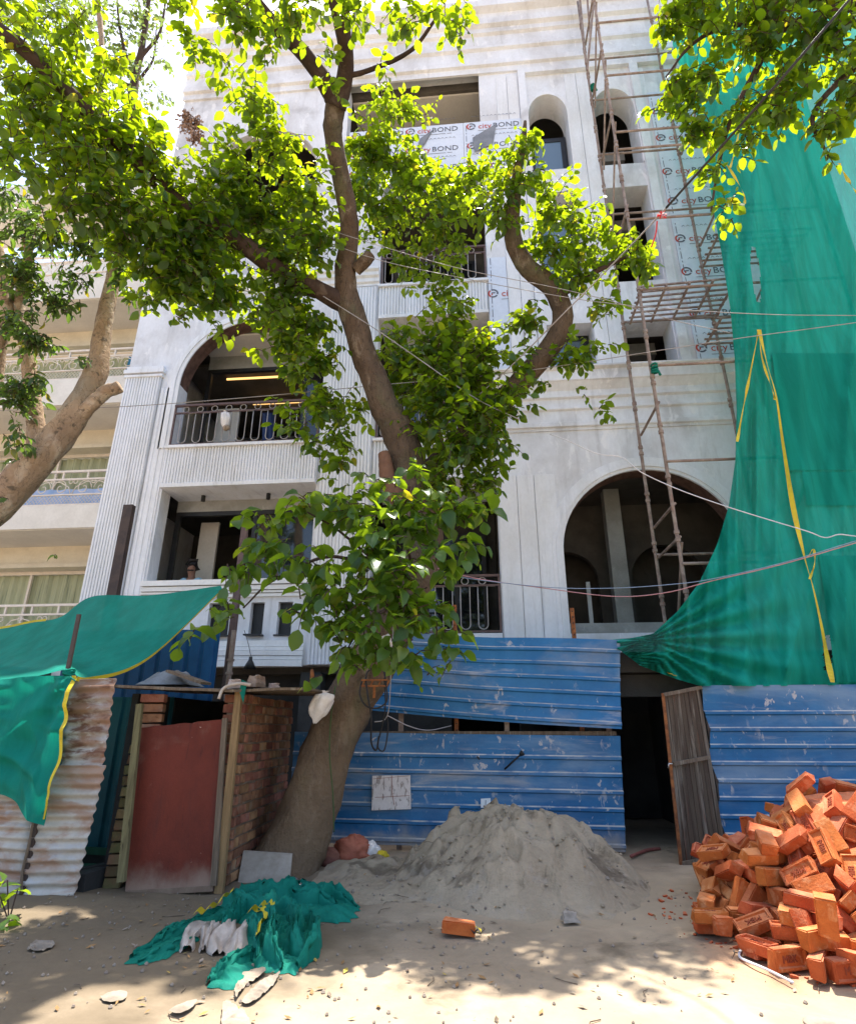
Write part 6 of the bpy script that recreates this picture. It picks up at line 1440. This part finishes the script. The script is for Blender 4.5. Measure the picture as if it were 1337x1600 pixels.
# the leafy shoots low on the trunk: larger leaves
bush = [(420, 835, 46, 7.0), (480, 790, 46, 7.0), (550, 795, 60, 7.1), (635, 780, 56, 7.1), (700, 795, 50, 7.1), (755, 790, 30, 7.1), (590, 870, 68, 7.0, 1.2), (515, 895, 56, 6.9, 1.1), (550, 955, 62, 6.9, 1.2), (480, 945, 34, 6.9, .9), (635, 935, 58, 7.0, 1.1), (690, 990, 32, 7.0, .9), (545, 1010, 44, 6.95, .9), (640, 1030, 40, 6.95, .8), (715, 1022, 20, 7.0, .7), (372, 815, 18, 6.9, .8), (345, 885, 20, 6.8, .9),
        (335, 955, 22, 6.8, .9), (300, 990, 20, 6.7, .8), (360, 960, 24, 6.8, .9), (655, 740, 26, 7.2, .9), (445, 870, 44, 6.95), (730, 850, 36, 7.1, 1), (690, 880, 40, 7.0), (660, 1050, 18, 6.95, .8), (390, 880, 28, 6.9, .8), (500, 1060, 12, 7.0, .6), (585, 745, 20, 7.2, .7), (612, 905, 50, 6.85, 1), (640, 965, 46, 6.85, 1), (598, 995, 44, 6.85, 1), (655, 825, 46, 6.95, 1), (575, 1035, 30, 6.9, .8), (700, 940, 26, 6.95, .8), (600, 830, 50, 6.9, 1)]
bush = [(a, b, c, y-.95, *r_) for a, b, c, y, *r_ in bush]      # the shoots reach out towards the viewer
tw2, lv2 = sprays(bush, .172, .74, 1.6, rt, droop=.45, flat=.5, twig_r=.007)
foliage(MT, lv2, .74, LEAFB, 'shoots', 180)
kind(tw.build('twigs', BARKD, MT, fixn=False), 'stuff'); kind(tw2.build('twigs', BARKD, MT, fixn=False), 'stuff')
# iron bracket, cables and creeper on the trunk
p = at(585, 1072, 7.35)
q = MB(); 
for z in (0, .07): q.beam(p+Vector((-.16, 0, z)), p+Vector((.16, -.01, z)), .05, .018)
for x in (-.15, -.05, .05, .15): q.beam(p+Vector((x, 0, 0)), p+Vector((x+.03, 0, .07)), .03, .015)
q.beam(p+Vector((0, 0, -.14)), p, .03, .012)
tag(q.build('iron_bracket', RUSTO), 'rusty orange iron bracket fixed to the leaning trunk', 'bracket')
def cable(pts, r_, m, label, Y=None, name='cable', n=40, sides=5):
    P = smooth_path([tuple(at(*t)) for t in pts], n); q = MB(); q.tube([Vector(x) for x in P], r_, sides)
    return tag(q.build(name, m, smooth=True), label, 'cable')
cable([(565, 1065, 7.35), (562, 1085, 7.3), (572, 1103, 7.28), (590, 1106, 7.28), (604, 1095, 7.3), (603, 1070, 7.32), (598, 1045, 7.38), (585, 1042, 7.4), (572, 1055, 7.37), (575, 1090, 7.28), (580, 1120, 7.3), (580, 1160, 7.4), (588, 1172, 7.5), (592, 1150, 7.5)], .011, WIREB, 'black cable looped over the rusty bracket on the trunk', n=90)
cable([(600, 1060, 7.33), (602, 1100, 7.33), (598, 1130, 7.4), (590, 1165, 7.5), (600, 1172, 7.55), (606, 1140, 7.5), (604, 1112, 7.45)], .009, WIREB, 'second black cable hanging in a loop below the rusty bracket', n=60)
cable([(612, 905, 7.2), (614, 980, 7.1), (611, 1020, 7.1), (610, 1070, 7.2), (607, 1110, 7.3), (600, 1125, 7.4), (585, 1128, 7.4)], .006, WIREG, 'thin pale cord dropping beside the trunk to the cable knot', n=50)
cable([(605, 1118, 7.4), (640, 1135, 7.8), (670, 1141, 8.4), (705, 1134, 9.0)], .007, WIREG, 'grey wire sagging from the trunk to the fence post')
cable([(524, 1072, 7.5), (517, 1120, 7.42), (515, 1180, 7.4), (520, 1240, 7.42), (522, 1300, 7.45)], .008, mat('creeper', (.04, .08, .03), (.06, .1, .03), 5), 'thin green creeper stem running down the leaning trunk')
bag(508, 1080, 492, 1130, 7.25, .12, PLASTIC, 'white plastic bag tied high on the left side of the trunk', 2.3)
dump(604, 1003, 6.9, .07, .03, .07, PLASTIC, 'paper_scrap', 'white torn scrap dangling on a cord in front of the shoots', 22.0, 'scrap')
q = MB(); q.tube([at(487, 1046, 7.6), at(488, 1056, 7.6), at(486, 1066, 7.6), at(489, 1072, 7.6)], [.02, .03, .024, .03], 7, rough=.4); tag(q.build('dry_leaf_curl', RUSTO, smooth=True), 'curled orange dead leaf hanging left of the trunk', 'leaf')

# pale-barked tree on the left
LTT = thing('pale_tree', 'pale mottled-bark tree with narrow dark leaves before the cream building', 'tree', (-6.6, 6.9, 0))
limb([(-260, 1420, 7.0, 0.288), (-160, 1100, 7.0, 0.272), (-70, 860, 7.0, 0.256), (10, 770, 7.0, 0.232), (75, 700, 7.0, 0.216), (120, 645, 7.05, 0.192), (150, 585, 7.1, 0.160), (160, 520, 7.1, 0.132), (172, 450, 7.1, 0.112), (183, 380, 7.0, 0.096), (170, 300, 6.8, 0.080), (165, 200, 6.6, 0.064), (160, 80, 6.4, 0.048), (150, -40, 6.2, 0.040)], LTT, BARKP, 'trunk', 20, 90, .12)
limb([(110, 660, 7.05, 0.128), (140, 635, 7.0, 0.104), (165, 612, 6.95, 0.095), (180, 607, 6.95, 0.092), (187, 604, 6.95, 0.085)], LTT, BARKP)
limb([(60, 730, 7.0, 0.160), (55, 660, 6.95, 0.120), (45, 560, 6.9, 0.096), (30, 480, 6.8, 0.080), (45, 400, 6.6, 0.064), (30, 330, 6.4, 0.056)], LTT, BARKP)
limb([(-20, 640, 6.9, 0.112), (0, 540, 6.8, 0.104), (10, 480, 6.7, 0.096), (0, 400, 6.6, 0.080), (-20, 330, 6.4, 0.064)], LTT, BARKP)
limb([(160, 110, 6.4, 0.048), (158, 180, 6.6, 0.048), (162, 105, 6.4, 0.040)], LTT, BARKP)
lt = [(30, 430, 46, 6.4, .9), (90, 370, 48, 6.4, .8), (35, 350, 40, 6.3, .8), (50, 530, 40, 6.5, .9), (25, 620, 40, 6.6, 1.1), (75, 470, 36, 6.5, .6), (20, 500, 30, 6.5, .8), (30, 690, 26, 6.6, .6), (120, 440, 30, 6.6, .5), (60, 600, 26, 6.5, .5), (140, 380, 40, 6.6, .7), (200, 420, 34, 6.5, .6), (5, 300, 40, 6.3, .6), (110, 480, 20, 6.7, .5), (15, 780, 10, 6.7, .3), (85, 870, 8, 6.8, .2), (200, 460, 20, 6.6, .5), (130, 560, 16, 6.8, .4)]
tw3, lv3 = sprays(lt, .125, .46, 2.1, random.Random(11), droop=.5, flat=.7)
foliage(LTT, lv3, .46, LEAFL, 'crown', 120)
kind(tw3.build('twigs', BARKD, LTT, fixn=False), 'stuff')
# tree on the right, its trunk out of view
RT_ = thing('overhanging_tree', 'leafy branches hanging in from the upper right over the green net', 'tree', (6.5, 3.5, 0))
q = MB(); q.tube([Vector(p) for p in smooth_path([(6.5, 3.5, -.1), (6.4, 3.6, 2), (6.2, 3.8, 4.5), (5.6, 4.2, 7), (4.9, 4.6, 9), (4.2, 5.0, 10.2)], 40)], [.26-.0045*i for i in range(40)], 14, rough=.1); q.build('trunk', BARK, RT_, smooth=True)
limb([(1400, -10, 4.6, .07), (1290, 20, 4.8, .06), (1215, 50, 4.9, .045), (1180, 110, 5.0, .035), (1140, 190, 5.1, .025), (1120, 270, 5.2, .016), (1110, 330, 5.2, .01)], RT_, BARKD)
limb([(1420, 60, 4.8, .06), (1330, 110, 4.9, .04), (1270, 180, 4.9, .025), (1290, 240, 4.9, .012)], RT_, BARKD)
limb([(1230, 40, 4.9, .04), (1140, 40, 5.0, .03), (1080, 70, 5.1, .02), (1040, 120, 5.1, .01)], RT_, BARKD)
rt_c = [(1090, 25, 56, 5.0, 1.2), (1190, 50, 76, 4.8, 1.4), (1290, 70, 80, 4.7, 1.4), (1180, 165, 55, 5.0, 1.1), (1100, 125, 44, 5.1, 1.1), (1055, 130, 34, 5.1, 1.0), (1120, 265, 26, 5.2, 1.0), (1230, 160, 48, 4.9, 1.1), (1285, 200, 36, 4.8, 1.0), (1130, 325, 20, 5.2, 1), (1040, 40, 36, 5.0, 1.2), (1330, 150, 46, 4.7, 1.2), (1110, 210, 28, 5.1, 1), (1160, 215, 36, 5.0, .9), (1295, 245, 16, 4.8, .9), (1250, -40, 90, 4.6, 1.2), (1100, -50, 70, 4.8, 1), (1380, 60, 70, 4.6, 1.1), (1145, 345, 12, 5.2, .8), (1030, 165, 22, 5.1, 1), (1078, 205, 26, 5.1, 1), (1085, 165, 28, 5.1, 1)]
tw4, lv4 = sprays(rt_c, .13, .68, 1.7, random.Random(17), droop=.45)
foliage(RT_, lv4, .68, LEAF, 'crown', 150)
kind(tw4.build('twigs', BARKD, RT_, fixn=False), 'stuff')
# tall trees beyond, against the sky
FT = thing('tall_tree', 'tall sparse tree against the sky above the cream building', 'tree', (-13.5, 18.5, 0))
limb([(180, 1000, 18.5, .4), (190, 500, 18.5, .32), (205, 200, 18.5, .25), (212, 120, 18.5, .2), (225, 60, 18.4, .14), (235, -20, 18.2, .1), (240, -120, 18, .06)], FT, BARKD, 'trunk', 10)
for pts in ([(212, 130, 18.5, .13), (195, 80, 18.3, .09), (185, 20, 18.2, .06), (180, -60, 18, .04)], [(220, 90, 18.5, .1), (250, 50, 18.4, .07), (262, -20, 18.3, .04)], [(210, 140, 18.5, .12), (170, 110, 18.3, .08), (140, 40, 18.1, .05)], [(222, 120, 18.5, .08), (240, 90, 18.4, .05), (245, 40, 18.3, .03)]): limb(pts, FT, BARKD, n=7)
ft = [(200, 30, 50, 18, .5), (240, 60, 36, 18, .4), (160, 60, 50, 18, .7), (130, 20, 50, 18, .7), (215, 110, 34, 18, .5), (260, 100, 24, 18, .3), (180, 120, 40, 18, .6), (230, 0, 46, 18, .5), (80, 40, 60, 18, .8), (30, 100, 60, 18, .8), (275, 75, 14, 18, .25), (60, 180, 60, 18, .8), (220, 155, 30, 18, .6), (10, 20, 60, 18, .8), (250, 150, 24, 18, .5)]
tw5, lv5 = sprays(ft, .24, .6, .8, random.Random(19), flat=.8, twig_r=.014)
joined_leaves('crown', lv5, .6, LEAFF, FT); kind(tw5.build('twigs', BARKD, FT, fixn=False), 'stuff')
tw6, lv6 = sprays([(300, 192, 20, 10.6, 1.6), (308, 215, 12, 10.6, 1.2), (290, 180, 12, 10.6, 1)], .085, .8, 1.6, random.Random(23), droop=.8, flat=1.2)
BT = thing('flowering_branch', 'dry brownish blossom cluster before the white building corner', 'branch', at(305, 200, 10.6))
joined_leaves('blossom', lv6, .8, BLOSSOM, BT); kind(tw6.build('twigs', BARKD, BT, fixn=False), 'stuff')
q = MB(); q.tube([Vector(p) for p in smooth_path([tuple(at(296, 240, 10.6)), tuple(at(303, 215, 10.6)), tuple(at(300, 190, 10.6))], 8)], .014, 5); q.build('stem', BARKD, BT)
# small plant by the corrugated sheets
SPt = thing('small_plant', 'small broad-leaved plant at the foot of the corrugated sheets', 'plant', gnd(14, 1425))
q = MB(); g0 = gnd(14, 1440)
for ex, ey in ((12, 1375), (28, 1390), (0, 1400), (20, 1420)): q.tube([g0, at(ex, ey, g0.y)], .006, 5)
q.build('stem', BARKD, SPt)
_, lv7 = sprays([(12, 1385, 16, g0.y, 1.2), (28, 1400, 12, g0.y, 1), (8, 1440, 16, g0.y-.1, 1), (0, 1400, 14, g0.y, 1)], .12, .7, 1.2, random.Random(29), tw=MB())
foliage(SPt, lv7, .7, LEAFB, 'foliage', 60)
# sprig caught on the wire
SG = thing('leaf_sprig', 'small sprig of leaves hanging before the white cornice', 'sprig', at(945, 645, 7.6))
_, lv8 = sprays([(945, 640, 8, 7.6, 1.3), (944, 654, 6, 7.6, 1)], .10, .7, 1.3, random.Random(31), tw=MB()); foliage(SG, lv8, .7, LEAF, 'foliage', 40)

# ------------------------------------------------------------------ overhead wires
cable([(-60, 643, 7.5), (180, 636, 7.6), (400, 620, 7.7), (600, 601, 7.8), (740, 589, 7.8), (880, 571, 7.8), (1130, 532, 7.7), (1337, 504, 7.6), (1500, 480, 7.5)], .0065, WIREG, 'long grey wire crossing the whole picture just below the cornice')
cable([(1420, -110, 3.4), (1330, -5, 3.6), (1230, 112, 3.9), (1130, 225, 4.4), (1040, 325, 5.0)], .013, WIREB, 'thick black cable slanting down from the upper right corner', sides=8)
cable([(1040, 325, 5.0), (1000, 368, 5.4), (940, 430, 6.3), (870, 500, 6.8), (800, 570, 7.4), (715, 646, 8.0)], .009, WIREG, 'grey lower run of the slanting cable passing into the tree')
cable([(505, 463, 7.2), (580, 510, 7.4), (660, 565, 7.4), (742, 622, 7.4), (812, 656, 7.5)], .008, WIREG, 'grey wire slanting down right through the middle foliage')
cable([(440, 352, 7.0), (578, 402, 7.0), (700, 430, 7.0), (900, 467, 7.0), (1040, 482, 7.0), (1190, 491, 7.0), (1337, 493, 7.0), (1480, 493, 7.0)], .0055, WIREG, 'upper of two near parallel wires below the third balcony')
cable([(470, 345, 7.0), (590, 383, 7.0), (720, 420, 7.0), (860, 448, 7.0), (960, 472, 7.1), (1050, 500, 7.3), (1140, 520, 7.6)], .0055, WIREG, 'lower of two near parallel wires ending at the scaffold')
cable([(655, 880, 7.7), (740, 903, 8.2), (850, 919, 8.6), (960, 932, 8.6), (1040, 926, 8.5), (1110, 908, 8.3), (1220, 882, 8.1), (1337, 848, 8.0), (1450, 815, 7.9)], .007, WIREP, 'pinkish cable sagging across the big right arch')
cable([(655, 890, 7.7), (740, 905, 8.2), (860, 918, 8.6), (960, 919, 8.6), (1050, 913, 8.5), (1110, 905, 8.3), (1220, 880, 8.1), (1337, 845, 8.0), (1450, 812, 7.9)], .006, WIREU, 'bluish cable running just above the pinkish one across the arch')
cable([(858, 678, 8.6), (890, 690, 8.6), (930, 708, 8.6), (970, 714, 8.6), (985, 725, 8.6), (1005, 740, 8.7), (1060, 765, 8.8), (1130, 790, 8.8), (1200, 812, 8.7), (1260, 830, 8.6), (1288, 840, 8.6), (1310, 835, 8.5), (1337, 838, 8.5), (1450, 850, 8.4)], .008, WIREW, 'kinked whitish wire crossing the top of the big right arch', n=70)
p = at(1034, 335, 5.02)
q = MB()
for k in range(9):
    a = k*.75; q.add([p, p+Vector((.05*math.cos(a), -.02*math.sin(a*2), .05*math.sin(a))), p+Vector((.06*math.cos(a+.5), .02, .06*math.sin(a+.5)))], [(0, 1, 2)])
q.tube([Vector(t) for t in smooth_path([tuple(at(1026, 346, 5.02)), tuple(at(1024, 365, 5.02)), tuple(at(1017, 386, 5.02))], 8)], .008, 5)
tag(q.build('red_ribbon', RED), 'red ribbon flower tied on the slanting black cable', 'ribbon')

# ------------------------------------------------------------------ litter and dead leaves on the ground
r9 = random.Random(41)
LITM = [PAPER, PLASTIC, mat('dead_leaf', (.22, .12, .05), (.3, .17, .07), 9, rough=.9), mat('yellow_leaf', (.45, .33, .06), (.4, .25, .06), 9, rough=.8), WOODG, mat('pebble', (.2, .16, .13), (.3, .25, .2), 9, rough=.95), BRICKL]
q = MB()
for i in range(760):
    left = r9.random() < .78
    x = r9.uniform(-4.3, .2) if left else r9.uniform(-.2, 2.6)
    y = r9.uniform(4.0, 7.3)
    p = Vector((x, y, surf(x, y)+.006)); a = r9.uniform(0, 6.28); k = r9.random()
    if k < .42:      # leaf or scrap
        s_ = r9.uniform(.010, .034)*(1.5 if r9.random() < .1 else 1); d = Vector((math.cos(a), math.sin(a), 0)); e = Vector((-d.y, d.x, 0))
        q.add([p-d*s_, p+e*s_*.45+Vector((0, 0, .012*r9.random())), p+d*s_+Vector((0, 0, .012)), p-e*s_*.45+Vector((0, 0, .006))], [(0, 1, 2, 3)], r9.choice((0, 2, 2, 2, 2, 3, 4, 5, 5) if left else (2, 2, 4, 5, 5)))
    elif k < .47:    # twig
        l_ = r9.uniform(.03, .13); q.tube([p, p+Vector((math.cos(a)*l_, math.sin(a)*l_, .006)), p+Vector((math.cos(a+.3)*l_*1.8, math.sin(a+.3)*l_*1.8, 0))], .0035, 3, 4)
    else:            # pebble, crumb
        s_ = r9.uniform(.004, .016); q.tube([p-Vector((0, 0, s_*.6)), p+Vector((0, 0, 0)), p+Vector((.002, 0, s_*.8))], [s_*.7, s_, s_*.4], 5, 5)
lit = kind(q.build('litter', LITM, fixn=False), 'stuff'); tag(lit, 'scattered dead leaves, twigs, paper scraps and pebbles on the earth', 'litter')
q = MB()
for i in range(240):                       # clods and pebbles on the sand
    x, y = r9.uniform(-1.4, 2.2), r9.uniform(5.7, 8.6)
    if sand_h(x, y) < .02: continue
    s_ = r9.uniform(.006, .026); p = Vector((x, y, sand_h(x, y)))
    q.tube([p-Vector((0, 0, s_*.5)), p, p+Vector((.003, 0, s_*.7))], [s_*.7, s_, s_*.4], 5, 0 if r9.random() < .8 else 1)
cl = kind(q.build('sand_clods', [SAND, LITM[5]], sp), 'stuff')
